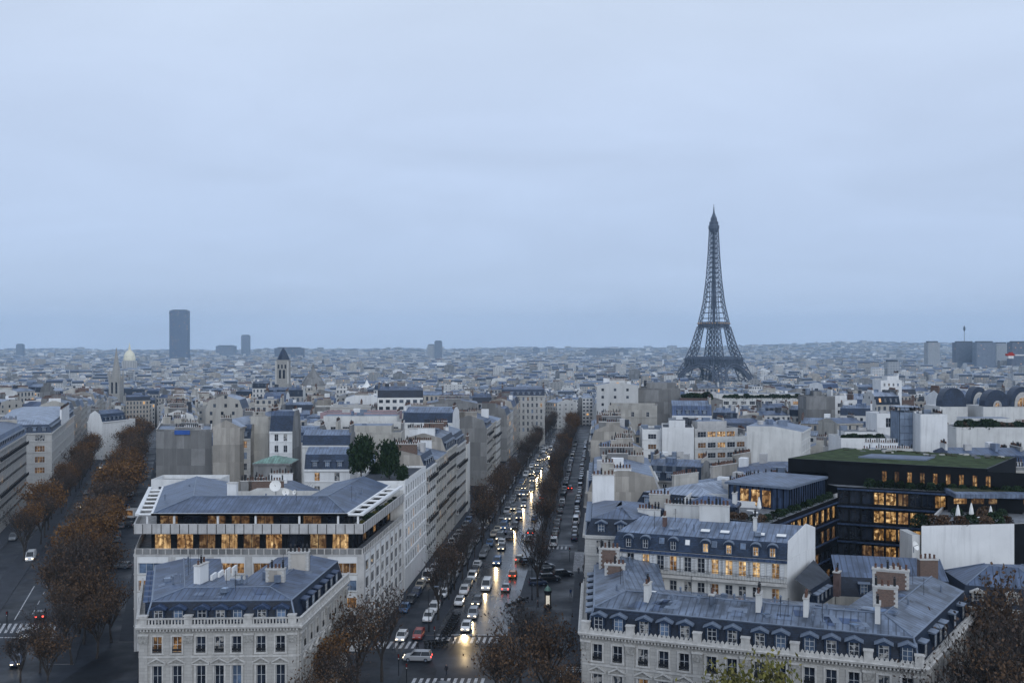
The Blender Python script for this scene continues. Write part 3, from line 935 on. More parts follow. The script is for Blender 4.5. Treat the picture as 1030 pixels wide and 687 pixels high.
def zebra(fx, o0, o1, y0, y1, along=True, step=1.05, w=.5):
    """white bars painted on the road"""
    b = MB(); n = int(abs(o1 - o0) / step) if along else int((y1 - y0) / step)
    for i in range(n):
        if along:
            a = o0 + step * i
            b.face([(fx(y0) + a, y0, gz(y0) + .008), (fx(y0) + a + w, y0, gz(y0) + .008), (fx(y1) + a + w, y1, gz(y1) + .008), (fx(y1) + a, y1, gz(y1) + .008)], M['paint'])
        else:
            y = y0 + step * i
            b.face([(fx(y) + o0, y, gz(y) + .008), (fx(y) + o1, y, gz(y) + .008), (fx(y + w) + o1, y + w, gz(y) + .008), (fx(y + w) + o0, y + w, gz(y) + .008)], M['paint'])
    return structure('crossing_marking', b)
zebra(XCr, -26.4, -14.2, 149.5, 153.5)
zebra(XCr, -26.4, -14.2, 171.5, 175.0)
zebra(XCr, -36.0, -28.6, 168.5, 172.5)
zebra(XCr, -3.9, -.4, 150, 160, along=False)
zebra(XCr, -3.6, -.3, 226, 247, along=False)
zebra(XCr, -10.4, -4.2, 250, 253.5)
zebra(XLr, -28, -15.2, 177.5, 183.5)
b = MB()
y = 184.0
while y < 460:
    strip(b, XCr, -18.3, -18.12, y, y + 2.6, .008, M['paint']); y += 5.2
strip(b, XCr, -26.4, -14.2, 176.2, 176.6, .008, M['paint'])
strip(b, XCr, -10.4, -4.2, 255.0, 255.4, .008, M['paint'])
y = 190.0
while y < 330:
    strip(b, XLr, -21.6, -21.42, y, y + 3, .008, M['paint']); y += 7.0
strip(b, XLr, -24.4, -24.2, 186, 212, .008, M['paint'])
strip(b, XLr, -28, -15.2, 174.6, 175.0, .008, M['paint'])
structure('road_marking', b)

def build_haze():
    b = MB(); b.box(-7000, 7000, -420, 9700, -62, 305, M['haze'])
    o = part('haze', b); o['kind'] = 'stuff'
    return o
def mat_haze():
    m = bpy.data.materials.new('haze'); m.use_nodes = True; t = m.node_tree; t.nodes.clear()
    o = t.nodes.new('ShaderNodeOutputMaterial'); v = t.nodes.new('ShaderNodeVolumePrincipled')
    v.inputs['Color'].default_value = (.58, .79, 1.0, 1); v.inputs['Density'].default_value = HAZE_DENSITY
    v.inputs['Anisotropy'].default_value = .0
    t.links.new(v.outputs[0], o.inputs['Volume']); return m
HAZE_DENSITY = 0.85e-4
M['haze'] = mat_haze()
build_haze()
# ---------------------------------------------------------------- near buildings
RES = []      # footprints the city filler must keep clear of
def reserve(poly): RES.append([Vector(p[:2]) for p in poly])

def on_line(px, P, Q):
    """distance along P-Q where the sight line of photo column px crosses it"""
    P, Q = Vector(P), Vector(Q); s = (px - HX) / F; d = (Q - P).normalized()
    return (s * P.y - P.x) / (d.x - s * d.y)

def mansion_front(par, wb, P, Q, xs, rows, zt, glass, piers, rail, zb=-1):
    wins_on(par, wb, P, Q, zb, zt, xs, rows, M['stone'], glass, 2, 2, rail, .24)
    L = (Vector(Q) - Vector(P)).length; tr = M['stone_trim']
    for (r0, r1) in rows[:2]:
        for a, b in xs:       # stone surrounds
            mould(wb, P, Q, r0 - .1, r1 + .22, .09, tr, a - .24, a - .02); mould(wb, P, Q, r0 - .1, r1 + .22, .09, tr, b + .02, b + .24)
            mould(wb, P, Q, r1 + .02, r1 + .25, .12, tr, a - .02, b + .02)
            mould(wb, P, Q, r0 - .22, r0 - .02, .16, tr, a - .3, b + .3)
    d = (Vector(Q) - Vector(P)).normalized()
    T = Matrix.Translation(xyz(Vector(P), 0)) @ Matrix.Rotation(math.atan2(d.y, d.x), 4, 'Z')
    r0, r1 = rows[1]
    for a, b in xs:           # low pediments over the second row
        c = (a + b) / 2; w = (b - a) / 2 + .55; z = r1 + .3
        for s in (-1, 1):
            q = [(c + s * w, z), (c, z + .62), (c, z + .84), (c + s * w, z + .22)]
            if s < 0: pass
            else: q = q[::-1]
            f = [T @ Vector((x, -.3, zz)) for x, zz in q]; k = [T @ Vector((x, -.01, zz)) for x, zz in q]
            wb.face(f, tr)
            for i in range(4):
                j = (i + 1) % 4; wb.face([f[i], k[i], k[j], f[j]], tr)
        wb.box(c - w, c + w, -.24, -.004, z - .16, z, tr, T)
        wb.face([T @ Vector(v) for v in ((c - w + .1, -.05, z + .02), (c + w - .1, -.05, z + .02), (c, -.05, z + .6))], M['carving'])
    for x in piers:           # flat pilasters with carved capitals
        wb.box(x - .55, x + .55, -.16, -.004, zb, zt - 1.75, M['stone'], T)
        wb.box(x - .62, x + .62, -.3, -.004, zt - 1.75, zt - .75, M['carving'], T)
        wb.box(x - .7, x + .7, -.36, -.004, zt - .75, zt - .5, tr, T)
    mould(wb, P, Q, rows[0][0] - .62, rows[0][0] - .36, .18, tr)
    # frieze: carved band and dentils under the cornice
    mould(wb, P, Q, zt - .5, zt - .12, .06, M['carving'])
    n = int(L / .42)
    for i in range(n):
        x = L * (i + .5) / n; wb.box(x - .1, x + .1, -.42, -.02, zt - .14, zt + .14, tr, T)

def mansion(name, label, path, zt, front, rows, dorms, capm=('slate', 'zinc'), crest_kind='balustrade', glass=None, rail=None, rise=1.4):
    """a Place-de-l'Etoile mansion: dressed front, cornice, gutter ornament, mansard, zinc top"""
    P = [Vector(p) for p in path]; c = poly_center(path)
    root = thing(name, label, 'mansion', (c.x, c.y, 0))
    wb = MB(); rb = MB()
    for i in range(len(P) - 1):
        xs, piers = front[i]
        mansion_front(root, wb, P[i], P[i + 1], xs, rows, zt, (lambda a, b, i=i: glass(i, a, b)), piers, rail)
    tr = M['stone_trim']
    sweep(wb, path, [(0, zt + .1), (-.55, zt + .18), (-.62, zt + .42), (-.5, zt + .5), (.6, zt + .5)], tr)
    inn = 11.0
    sweep(wb, path, [(inn, zt + 3.2), (inn, -1)], M['offwhite'])
    zc, zk, zr, zq = zt + .45, zt + 3.35, zt + 3.35 + rise, zt + 3.35 + rise * .45
    sweep(rb, path, [(.55, zc), (1.45, zk - .15)], M[capm[0]])
    sweep(rb, path, [(1.40, zk - .15), (1.32, zk), (1.55, zk + .04)], M['zinc_trim'])
    sweep(rb, path, [(1.55, zk + .04), (5.6, zr), (inn + .1, zq), (inn + .1, zq - .5)], M[capm[1]])
    for k, s in ((0, 1), (-1, -1)):          # gable ends
        R_ = [xyz(offset_path(path, d)[k], z) for d, z in ((.0, -1), (.0, zt), (.55, zc), (1.45, zk), (5.6, zr), (inn, zq), (inn, -1))]
        wb.face(R_[::-s] if False else (R_ if s < 0 else R_[::-1]), M['offwhite'])
    # ridge rolls and hips
    for k in range(1, len(P) - 1):
        a = xyz(offset_path(path, 1.55)[k], zk + .05); b_ = xyz(offset_path(path, 5.6)[k], zr + .02)
        rb.bar(a, b_, .11, M['zinc_trim'], n=6)
        rb.bar(xyz(offset_path(path, .55)[k], zc), xyz(offset_path(path, 1.42)[k], zk), .13, M['zinc_trim'], n=6)
    R5 = offset_path(path, 5.6)
    for a, b_ in zip(R5, R5[1:]): rb.bar(xyz(a, zr + .02), xyz(b_, zr + .02), .1, M['zinc_trim'], n=6)
    part('wall', wb, root); part('roof', rb, root)
    (balustrade if crest_kind == 'balustrade' else crest)(root, path, -.35, zt + .5)
    for i in range(len(P) - 1):
        d = (P[i + 1] - P[i]).normalized(); n = Vector((-d.y, d.x))
        for x, kind in dorms[i]:
            add_dormer(root, P[i] + d * x + n * .52, d, zt + .62, kind, 1.15, 1.95, 1.6, 'slate_mid' if kind != 'flat' else 'slate', 'zinc_trim' if crest_kind != 'balustrade' else 'zinc_blue', rnd.choice(('glass_b', 'glass', 'glass_c')))
    reserve([P[0], P[1], P[-2], P[-1]])
    return root

def urns(root, P, Q, xs, z):
    d = (Vector(Q) - Vector(P)).normalized(); T = Matrix.Translation(xyz(Vector(P), 0)) @ Matrix.Rotation(math.atan2(d.y, d.x), 4, 'Z')
    for x in xs:
        b = MB(); b.box(x - .5, x + .5, -.42, .25, z, z + 1.25, M['stone_trim'], T); b.box(x - .58, x + .58, -.5, .33, z + 1.253, z + 1.4, M['stone_trim'], T)
        part('pedestal', b, root)

def skylight(root, p, d, w, l, zs, slope, pale=False):
    """a framed roof light lying on a slope (rise 'slope' per metre towards the inside)"""
    T = Matrix.Translation(xyz(p, zs)) @ Matrix.Rotation(math.atan2(d.y, d.x), 4, 'Z') @ Matrix.Rotation(math.atan(slope), 4, 'X')
    b = MB(); b.box(-w / 2, w / 2, 0, l, .02, .16, M['zinc_trim'], T); b.box(-w / 2 + .08, w / 2 - .08, .08, l - .08, .163, .18, M['canvas' if pale else 'glass_b'], T)
    return part('skylight', b, root)

# --- near mansion in the wedge between the avenues
A, B_, C_, D_ = (-48.6, 130.0), (-28.0, 130.8), (-25.9, 156.0), (-56.2, 152.5)
nlp = [D_, A, B_, C_]
L1 = (Vector(B_) - Vector(A)).length
fx = [on_line(p, A, B_) for p in (158, 178, 202, 220.5, 238, 262.5, 282)]
fxs = [(x - .6, x + .6) for x in fx]
pier = [on_line(p, A, B_) for p in (144.5, 189.7, 250.3, 294)]
Ls = (Vector(C_) - Vector(B_)).length
side = [2.6, 5.6, 8.6, 11.6, 15.2, 18.2, 21.2, 24.0]
sxs = [(x - .55, x + .55) for x in side if x < Ls - .8]
Lw = (Vector(A) - Vector(D_)).length
wxs = [(x - .6, x + .6) for x in (3, 6.2, 9.4, 12.6, 15.8, 19) if x < Lw - 1]
ROWS = [(11.15, 13.25), (6.75, 9.45), (1.3, 4.6)]
def nl_glass(i, a, b):
    if i == 1 and b == 0 and a == 1: return 'lit'
    if i == 1 and b == 0 and a == 0: return 'lit3'
    if i == 1 and b == 1: return 'glass_b' if a == 4 else 'glass'
    return ('glass', 'glass', 'glass_c', 'glass')[(a * 3 + b * 5 + i) % 4]
near = mansion('stone_mansion', 'pale stone mansion with slate mansard and balustrade in front of the terraced office', nlp, 14.2,
               [(wxs, [.8, Lw - .8]), (fxs, pier), (sxs, [.9, 13.4, Ls - .9])], ROWS,
               [[(x, 'arch') for x in (3, 6.2, 9.4, 12.6, 15.8, 19) if x < Lw - 1.5], [(x, 'pediment') for x in fx], [(x, 'flat') for x in side[1:-1]]],
               rise=.75, glass=nl_glass, rail=lambda i, j: j == 0)
urns(near, A, B_, pier, 14.7)
add_chimney(near, Vector((-43.6, 139.6)), Vector((.15, 1)), 2.6, .95, 17.5, 20.6, 'white', 3)
add_chimney(near, Vector((-33.2, 139.8)), Vector((1, .02)), 2.6, 1.0, 17.5, 19.9, 'stone_pale', 5, face='beige', quoin=True)
add_chimney(near, Vector((-31.6, 147.6)), Vector((1, .02)), 3.0, 1.0, 17.3, 20.6, 'stone_pale', 5, face='beige', quoin=True)
b = MB(); T = Matrix.Translation((-42.4, 143.5, 0)) @ Matrix.Rotation(R(-70), 4, 'Z')
b.box(-.2, 2.4, -.15, .15, 17.6, 19.6, M['white']); 
b = MB()
for i in range(4):
    t0, t1 = i / 4, (i + 1) / 4
    p, q = Vector((-42.6, 141.0)).lerp(Vector((-41.0, 149.5)), t0), Vector((-42.6, 141.0)).lerp(Vector((-41.0, 149.5)), t1)
    z = 18.75 - .12 * i
    b.box(p.x - .15, p.x + .15, p.y, q.y, 17.2, z, M['white'])
part('party_wall', b, near)

# --- near mansion on the other side of the avenue
A, B_, C_, D_ = (9.07, 127.7), (47.0, 113.5), (63.4, 136.3), (11.3, 153.5)
nrp = [D_, A, B_, C_]
LR = (Vector(B_) - Vector(A)).length
fr = [on_line(p, A, B_) for p in (600.8, 621, 646.8, 667.4, 688, 715.4, 736, 763.7, 785, 814, 836, 858.9, 889, 913)]
pr = [on_line(p, A, B_) for p in (589.5, 634, 701.5, 750, 799.5, 873.5, 925)]
Ls = (Vector(C_) - Vector(B_)).length; Lw = (Vector(A) - Vector(D_)).length
side = [3.2, 6.4, 9.2, 11.6, 14.0, 17.8, 21.0, 24.2]
sxs = [(x - .6, x + .6) for x in side if x < Ls - .9]
lw = [3, 6.5, 10, 13.5, 17, 20.5, 23.5]
wxs = [(x - .6, x + .6) for x in lw if x < Lw - 1]
def nr_glass(i, a, b):
    if i == 1 and b == 1: return ('glass_c', 'glass_c', 'lit3', 'glass_c')[a % 4]
    return ('glass', 'glass', 'glass_c', 'glass', 'glass')[(a * 3 + b * 2 + i) % 5]
nr = mansion('stone_mansion', 'long cream stone mansion with toothed cresting and stained zinc roof beside the bare plane trees', nrp, 14.2,
             [(wxs, [.8, Lw - .8]), ([(x - .62, x + .62) for x in fr], pr), (sxs, [.9, Ls - .9])], ROWS,
             [[(x, 'flat') for x in lw if x < Lw - 1.5], [(x, 'pediment') for x in fr], [(x, 'flat') for x in (3.2, 8.0, 10.6, 13.2, 18.5, 23.5) if x < Ls - 1]],
             capm=('slate', 'zinc_old'), crest_kind='crest', glass=nr_glass, rail=lambda i, j: j == 0)
urns(nr, A, B_, pr, 14.7)
dF = (Vector(B_) - Vector(A)).normalized(); nF = Vector((-dF.y, dF.x)); dS = (Vector(C_) - Vector(B_)).normalized(); nS = Vector((-dS.y, dS.x))
for px, face in ((639, None), (754, None), (803, None), (877, None)):
    x = on_line(px, A, B_) + .6
    add_chimney(nr, Vector(A) + dF * x + nF * 4.4, nF, 2.0, .6, 17.2, 20.4, 'offwhite', 3)
for px, x_off in ((705, 5.4),):
    x = on_line(px, A, B_) + .6
    add_chimney(nr, Vector(A) + dF * x + nF * 5.0, nF, 1.6, .6, 17.2, 19.6, 'zinc_old', 1)
add_chimney(nr, Vector((14.9, 144.0)), Vector((1, -.2)), 2.9, 1.1, 16.5, 19.6, 'stone_pale', 5, face='brick')
add_chimney(nr, Vector((14.6, 149.4)), Vector((1, -.2)), 3.0, 1.2, 16.5, 20.8, 'stone_pale', 5, face='brick')
add_chimney(nr, Vector(B_) + dS * 8.5 + nS * 6.6, Vector((1, -.3)), 2.9, 1.0, 16.8, 21.2, 'stone_pale', 4, face='brick')
add_chimney(nr, Vector(B_) + dS * 18.5 + nS * 8.6, Vector((1, -.42)), 4.6, 1.1, 16.8, 21.2, 'stone_pale', 6, face='brick')
for t in (.18, .33, .47, .58, .7, .8):
    skylight(nr, Vector(A) + dF * (LR * t) + nF * 6.4, dF, 1.6, 1.2, 18.75, -.13, t in (.18,))
skylight(nr, Vector(B_) + dS * 5.2 + nS * 6.6, Vector((-dS.y, dS.x)) * -1, 4.2, 1.3, 18.7, 0.1)
skylight(nr, Vector(B_) + dS * 14 + nS * 7.5, Vector((-dS.y, dS.x)) * -1, 4.2, 1.2, 18.7, 0.1)

# --- terraced office block behind the near mansion
A, B_ = (-63.4, 167.0), (-25.0, 167.0)
C_ = (XCl(201) + 1.0, 201.0); D_ = (XLr(199) + .3, 199.0)
nmp = [D_, A, B_, C_]
office = thing('terraced_office', 'white office block with two lit terraces under a grey folded zinc roof', 'office building', (-44, 180, 0))
wb = MB()
bay_px = [134.5, 173.0, 211.5, 250.0, 287.0, 326.0, 363.0]
bx = [on_line(p, A, B_) for p in bay_px]
orow = [(12.95, 14.75), (10.05, 11.85), (7.15, 8.95), (4.25, 6.05)]
fxs = [(bx[i] + .75, bx[i + 1] - .75) for i in range(6)]
def of_glass(i, j):
    return {(2, 0): 'lit', (3, 0): 'lit3', (5, 0): 'lit3', (5, 2): 'lit', (0, 1): 'lit', (4, 0): 'glass', (1, 2): 'lit3'}.get((i, j), 'glass' if (i + j) % 3 else 'glass_b')
wins_on(office, wb, A, B_, -1, 15.9, fxs, orow, M['white'], of_glass, nx=4, nz=1, dep=.35)
for x in bx: mould(wb, A, B_, -1, 15.9, .18, M['concrete'], x - .55 if x > .6 else 0.02, x + .55)
Ls = (Vector(C_) - Vector(B_)).length
sx = [(1.4 + 4.02 * i, 1.4 + 4.02 * i + 2.9) for i in range(8) if 1.4 + 4.02 * i + 3.2 < Ls]
wins_on(office, wb, B_, C_, -1, 15.9, sx, orow, M['white'], lambda i, j: ('glass', 'glass', 'glass_c', 'glass')[(i * 3 + j * 5) % 4], nx=3, nz=1, dep=.06)
for i in range(9): mould(wb, B_, C_, -1, 15.9, .14, M['concrete'], .95 + 4.02 * i - .2 if i else .05, min(Ls - .02, .95 + 4.02 * i + .25))
Lw = (Vector(A) - Vector(D_)).length
wins_on(office, wb, D_, A, -1, 15.9, [(1.2 + 4.2 * i, 4.2 + 4.2 * i) for i in range(7) if 4.6 + 4.2 * i < Lw], orow, M['white'], lambda i, j: ('glass', 'lit3', 'glass_b')[(i + j * 2) % 3], nx=3, nz=1, dep=.35)
for k, (P, Q) in enumerate(((D_, A), (A, B_), (B_, C_))):
    for (r0, r1) in orow: mould(wb, P, Q, r0 - .16, r0 - .03, .12, M['stone_trim'])
wb.face([xyz(Vector(p), 15.92) for p in nmp], M['gravel_roof'])
sweep(wb, nmp, [(0, 15.9), (-.12, 15.9), (-.12, 16.2), (.4, 16.2), (.4, 15.93)], M['concrete'])
wb.face([xyz(Vector(C_), -1), xyz(Vector(D_), -1), xyz(Vector(D_), 22), xyz(Vector(C_), 22)], M['offwhite'])
part('wall', wb, office)
def office_storey(name, off, z0, z1, bays, litf):
    b = MB(); path = nmp; O = offset_path(path, off)
    for k in range(3):
        P, Q = O[k], O[k + 1]; L = (Q - P).length
        nb = bays[k]; xs = [(L * i / nb + .5, L * (i + 1) / nb - .5) for i in range(nb)]
        facade(b, P, Q, z0, z1, xs, [(z0 + .25, z1 - .3)], M['black_panel'], .3)
        d = (Q - P).normalized()
        for i, (a, c) in enumerate(xs):
            g = litf(k, i)
            w = part('window', dark_frame(c - a, z1 - z0 - .55), office, True)
            w.location = xyz(P + d * ((a + c) / 2) + Vector((-d.y, d.x)) * .2, z0 + .25); w.rotation_euler = (0, 0, math.atan2(d.y, d.x))
            part('pane', pane_mesh(c - a, z1 - z0 - .55, M[g]), w, False)
    return part(name, b, office)
def dark_frame(w, h):
    k = ('df', round(w, 2), round(h, 2))
    if k not in _mc:
        b = MB(); m = M['iron']; n = max(2, int(w / 1.3))
        for i in range(n + 1):
            x = -w / 2 + w * i / n; b.box(x - .05, x + .05, 0, .03, 0, h, m)
        b.box(-w / 2 + .05, w / 2 - .05, 0, .03, 0, .06, m); b.box(-w / 2 + .05, w / 2 - .05, 0, .03, h - .06, h, m)
        _mc[k] = b.mesh('window')
    return _mc[k]
office_storey('setback_wall', 2.6, 15.95, 19.62, (7, 9, 8), lambda k, i: (('lit2', 'lit', 'lit3', 'lit2', 'lit3', 'lit', 'glass', 'lit3', 'lit2')[i] if k == 1 else ('glass', 'glass', 'lit3', 'glass', 'lit')[i % 5]))
office_storey('upper_wall', 3.4, 20.0, 22.58, (7, 8, 8), lambda k, i: (('lit3', 'glass', 'lit3', 'lit3', 'lit3', 'glass', 'lit3', 'glass')[i % 8] if k == 1 else 'glass'))
b = MB()    # upper balcony: slab with ribbed concrete parapet
sweep(b, nmp, [(3.4, 19.62), (.0, 19.62), (-.1, 19.75), (-.1, 21.35), (.12, 21.35), (.12, 20.02), (3.6, 20.02)], M['concrete'])
def ribs(b, path, off, z0, z1, pitch, m, w=.16, out=.14):
    P = offset_path(path, off)
    for i in range(len(P) - 1):
        L = (P[i + 1] - P[i]).length; d = (P[i + 1] - P[i]) / L; n = int(L / pitch)
        T = Matrix.Translation(xyz(P[i], 0)) @ Matrix.Rotation(math.atan2(d.y, d.x), 4, 'Z')
        for k in range(n + 1):
            x = L * k / n; b.box(x - w / 2, x + w / 2, -out, 0, z0, z1, m, T)
ribs(b, nmp, -.102, 19.7, 21.3, 1.5, M['iron'], .12, .03)
ribs(b, nmp, -.102, 19.72, 21.34, 1.5, M['white'], .1, .16) if False else None
part('balcony_slab', b, office)
b = MB()    # lower terrace railing: posts and smoked panels
P0 = offset_path(nmp, .15)
for i in range(3):
    P, Q = P0[i], P0[i + 1]; L = (Q - P).length; d = (Q - P) / L; n = int(L / 1.25)
    T = Matrix.Translation(xyz(P, 0)) @ Matrix.Rotation(math.atan2(d.y, d.x), 4, 'Z')
    b.box(0, L, -.05, .05, 17.1, 17.2, M['concrete'], T)
    for k in range(n + 1):
        x = L * k / n; b.box(x - .09, x + .09, -.1, .1, 16.2, 17.1, M['stone_trim'], T, bottom=False)
        if k < n: b.box(x + .12, x + L / n - .12, -.02, .02, 16.25, 17.05, M['grey_wall'], T)
part('railing', b, office)
b = MB()    # folded zinc roof, white eaves, pergola down both sides
ed = [3.0, .9, 3.0]
zr = 24.75
def ring(o): return offset_path(nmp, o)
sweep(b, nmp, [(ed, 22.95), ([9.3, 8.2, 8.2], zr), ([15.5, 13.5, 14.0], 23.4), ([15.5, 13.5, 14.0], 22.4)], M['zinc'])
for k in (1, 2):
    b.bar(xyz(ring(ed)[k], 22.99), xyz(ring([9.3, 8.2, 8.2])[k], zr + .02), .1, M['zinc_trim'], n=6)
ra = ring([9.3, 8.2, 8.2])
for p, q in zip(ra, ra[1:]): b.bar(xyz(p, zr + .02), xyz(q, zr + .02), .1, M['zinc_trim'], n=6)
e0, e1, e2 = ring(ed), ring([9.3, 8.2, 8.2]), ring([15.5, 13.5, 14.0])
b.face([xyz(e0[0], 22.9), xyz(e2[0], 22.4), xyz(e2[0], 23.4), xyz(e1[0], zr), xyz(e0[0], 22.95)][::-1], M['white'])
b.face([xyz(e0[3], 22.9), xyz(e2[3], 22.4), xyz(e2[3], 23.4), xyz(e1[3], zr), xyz(e0[3], 22.95)], M['white'])
part('roof', b, office)
b = MB()
sweep(b, nmp, [(ed, 22.6), ([2.6, .6, 2.6], 22.6), ([2.6, .6, 2.6], 22.98), (ed, 22.98)], M['white'])
sweep(b, nmp, [([3.4, 3.4, 3.4], 22.595), ([2.8, .8, 2.8], 22.595)], M['white'])
part('eaves', b, office)
b = MB()
sweep(b, nmp, [([.1, .6, .1], 22.6), ([.1, .6, .1], 22.97), ([.75, .65, .75], 22.97), ([.75, .65, .75], 22.6), ([.1, .6, .1], 22.6)], [M['white']] * 4)
for i in (0, 2):
    O = ring([.7, .6, .7]); I = ring([2.7, .6, 2.7]); n = 7
    for k in range(n):
        t = (k + .02) / n if i == 2 else (k + .98) / n
        p, q = O[i].lerp(O[i + 1], t), I[i].lerp(I[i + 1], t)
        b.bar(xyz(p, 22.78), xyz(q, 22.78), .24, M['white'])
part('pergola', b, office)
b = MB()    # white columns under the eaves
O = ring(.9)
for px in (148, 175, 219, 257, 301, 340, 360):
    x = on_line(px, O[1], O[2]); b.box(O[1].x + x - .16, O[1].x + x + .16, O[1].y, O[1].y + .3, 20.03, 22.6, M['white'], bottom=False)
o = part('column', b, office); 
add_chimney(office, Vector((-50.8, 181.0)), Vector((1, 0)), 1.7, 1.2, 23.0, 26.2, 'white', 0)
reserve([A, B_, C_, D_])
# potted shrubs along the side terrace come later (greenery)

# --- blue slate house with lit shuttered windows, behind the long mansion
A, B_ = Vector((15.4, 153.4)), Vector((39.9, 144.2))
d = (B_ - A).normalized(); n = Vector((-d.y, d.x)); gd = Vector((.70, 1)).normalized()
C_ = B_ + gd * 12.5; D_ = A + Vector((.25, 1)).normalized() * 12.0
house = thing('shuttered_house', 'blue slate roofed house with white shutters and a row of bright lit windows', 'house', (28, 152, 0))
wb = MB(); rb = MB()
L = (B_ - A).length
hx = [on_line(p, A, B_) for p in (634, 649.5, 664, 677, 691.5, 705, 719, 733, 746.5, 760.5, 780)]
xs = [(x - .55, x + .55) for x in hx]
lits = ['glass', 'lit2', 'glass', 'lit', 'glass', 'glass', 'lit2', 'lit2', 'lit2', 'lit2', 'lit2']
rows = [(17.3, 19.55), (13.7, 15.9), (10.2, 12.4)]
wins_on(house, wb, A, B_, -1, 20.15, xs, rows, M['offwhite'], lambda i, j: lits[i] if j == 0 else ('glass', 'glass_c', 'glass', 'lit3')[(i + j) % 4], 2, 3, None, .2)
T = Matrix.Translation(xyz(A, 0)) @ Matrix.Rotation(math.atan2(d.y, d.x), 4, 'Z')
for x in hx:
    for s in (-1, 1):
        b = MB(); xx = x + s * .93; b.box(xx - .33, xx + .33, -.09, -.01, 17.3, 19.55, M['frame'], T)
        for k in range(9): b.box(xx - .26, xx + .26, -.105, -.092, 17.45 + k * .23, 17.55 + k * .23, M['white'], T)
        part('shutter', b, house)
mould(wb, A, B_, 19.75, 20.12, .42, M['zinc_blue']); mould(wb, A, B_, 16.45, 16.85, .95, M['stone_trim'])
for P, Q, m in ((B_, C_, 'white'), (C_, D_, 'offwhite'), (D_, A, 'offwhite')):
    wb.face([xyz(P, -1), xyz(Q, -1), xyz(Q, 20.15), xyz(P, 20.15)], M[m])
zb_, zm, zt_ = 20.2, 22.5, 24.0
a0, b0 = A + n * .1, B_ + n * .1; a1, b1 = A + n * .85 + d * .6, B_ + n * .85; a2, b2 = A + n * 8.0 + d * 3, C_ - gd * 4.5
rb.face([xyz(a0, zb_), xyz(b0, zb_), xyz(b1, zm), xyz(a1, zm)], M['slate_mid'])
rb.face([xyz(a1, zm), xyz(b1, zm), xyz(b2, zt_), xyz(a2, zt_)], M['zinc_pale'])
rb.face([xyz(a2, zt_), xyz(b2, zt_), xyz(C_, zt_ - 1.2), xyz(D_, zt_ - 1.2)], M['zinc_pale'])
rb.face([xyz(D_, zb_), xyz(a0, zb_), xyz(a1, zm), xyz(a2, zt_), xyz(D_, zt_ - 1.2)], M['slate_mid'])
wb.face([xyz(b0, 20.15), xyz(C_, 20.15), xyz(C_, zt_ - .9), xyz(b2, zt_ + .35), xyz(b1, zm + .35), xyz(b0 + d * .0, zb_ + .5)], M['white'])
wb.face([xyz(C_, 20.15), xyz(D_, 20.15), xyz(D_, zt_ - 1.2), xyz(C_, zt_ - 1.2)], M['offwhite'])
part('wall', wb, house); part('roof', rb, house)
iron_rail(house, [A, B_], -.85, 16.86)
for i, px in enumerate((632, 649, 677, 709.5, 733, 760, 777)):
    add_dormer(house, A + d * on_line(px, A, B_) + n * .12, d, 20.3, 'arch', .8, 1.5, 1.2, 'slate_mid', 'zinc_trim', 'glass' if i < 3 else 'lit2', 2)
for px in (665, 691, 718, 747):
    q = A + d * on_line(px, A, B_) + n * .45; skylight(house, q, d, .8, .9, 21.2, 3.0, px == 691)
for px, p_ in ((674, 0), (706, 1), (726, 1), (762, 1), (784, 1)):
    skylight(house, A + d * on_line(px, A, B_) + n * 2.6, d, 1.5, 1.1, 22.9, .21, bool(p_))
add_chimney(house, A + d * 7.3 + n * 4.5, n, 1.2, .5, 22.5, 24.6, 'tile', 2)
add_chimney(house, A + d * 14.5 + n * 7.4, d, 4.6, .7, 22, 26.3, 'offwhite', 8)
add_chimney(house, A + d * 21.0 + n * 5.0, n, 1.0, .5, 22.5, 25.2, 'offwhite', 1)
reserve([A, B_, C_, D_])

# --- cream corner house with a zinc hip roof
poly = [(11.6, 158.2), (19.6, 156.4), (29.5, 171.0), (XCr(179) + .1, 179.0)]
ch = block('corner_house', 'cream corner house with black slate attic and pale blue zinc hip roof on the avenue', 'house', poly, 0, 21.2, 'mansard', (1, 1, 1, 1), 'stone_pale', 'stone_pale', 'zinc', 'slate',
           win={0: (4.0, 1.3, 2.2, 3.5, 4), 3: (3.0, 1.2, 2.2, 3.5, 4)}, chim=0, dorm='pediment', mh=2.5)
add_chimney(ch, Vector((25.0, 168.5)), Vector((1, -.3)), 3.4, .8, 22, 26.0, 'cream', 6); add_chimney(ch, Vector((16, 174.5)), Vector((1, 0)), 3.8, .8, 22, 28.5, 'white', 6)
add_chimney(ch, Vector((22.4, 162.5)), Vector((1, -.37)), 3.6, .8, 18, 24.5, 'offwhite', 7); add_chimney(ch, Vector((28, 164)), Vector((1, -.37)), 5.6, .9, 18, 25, 'offwhite', 10)
reserve(poly)

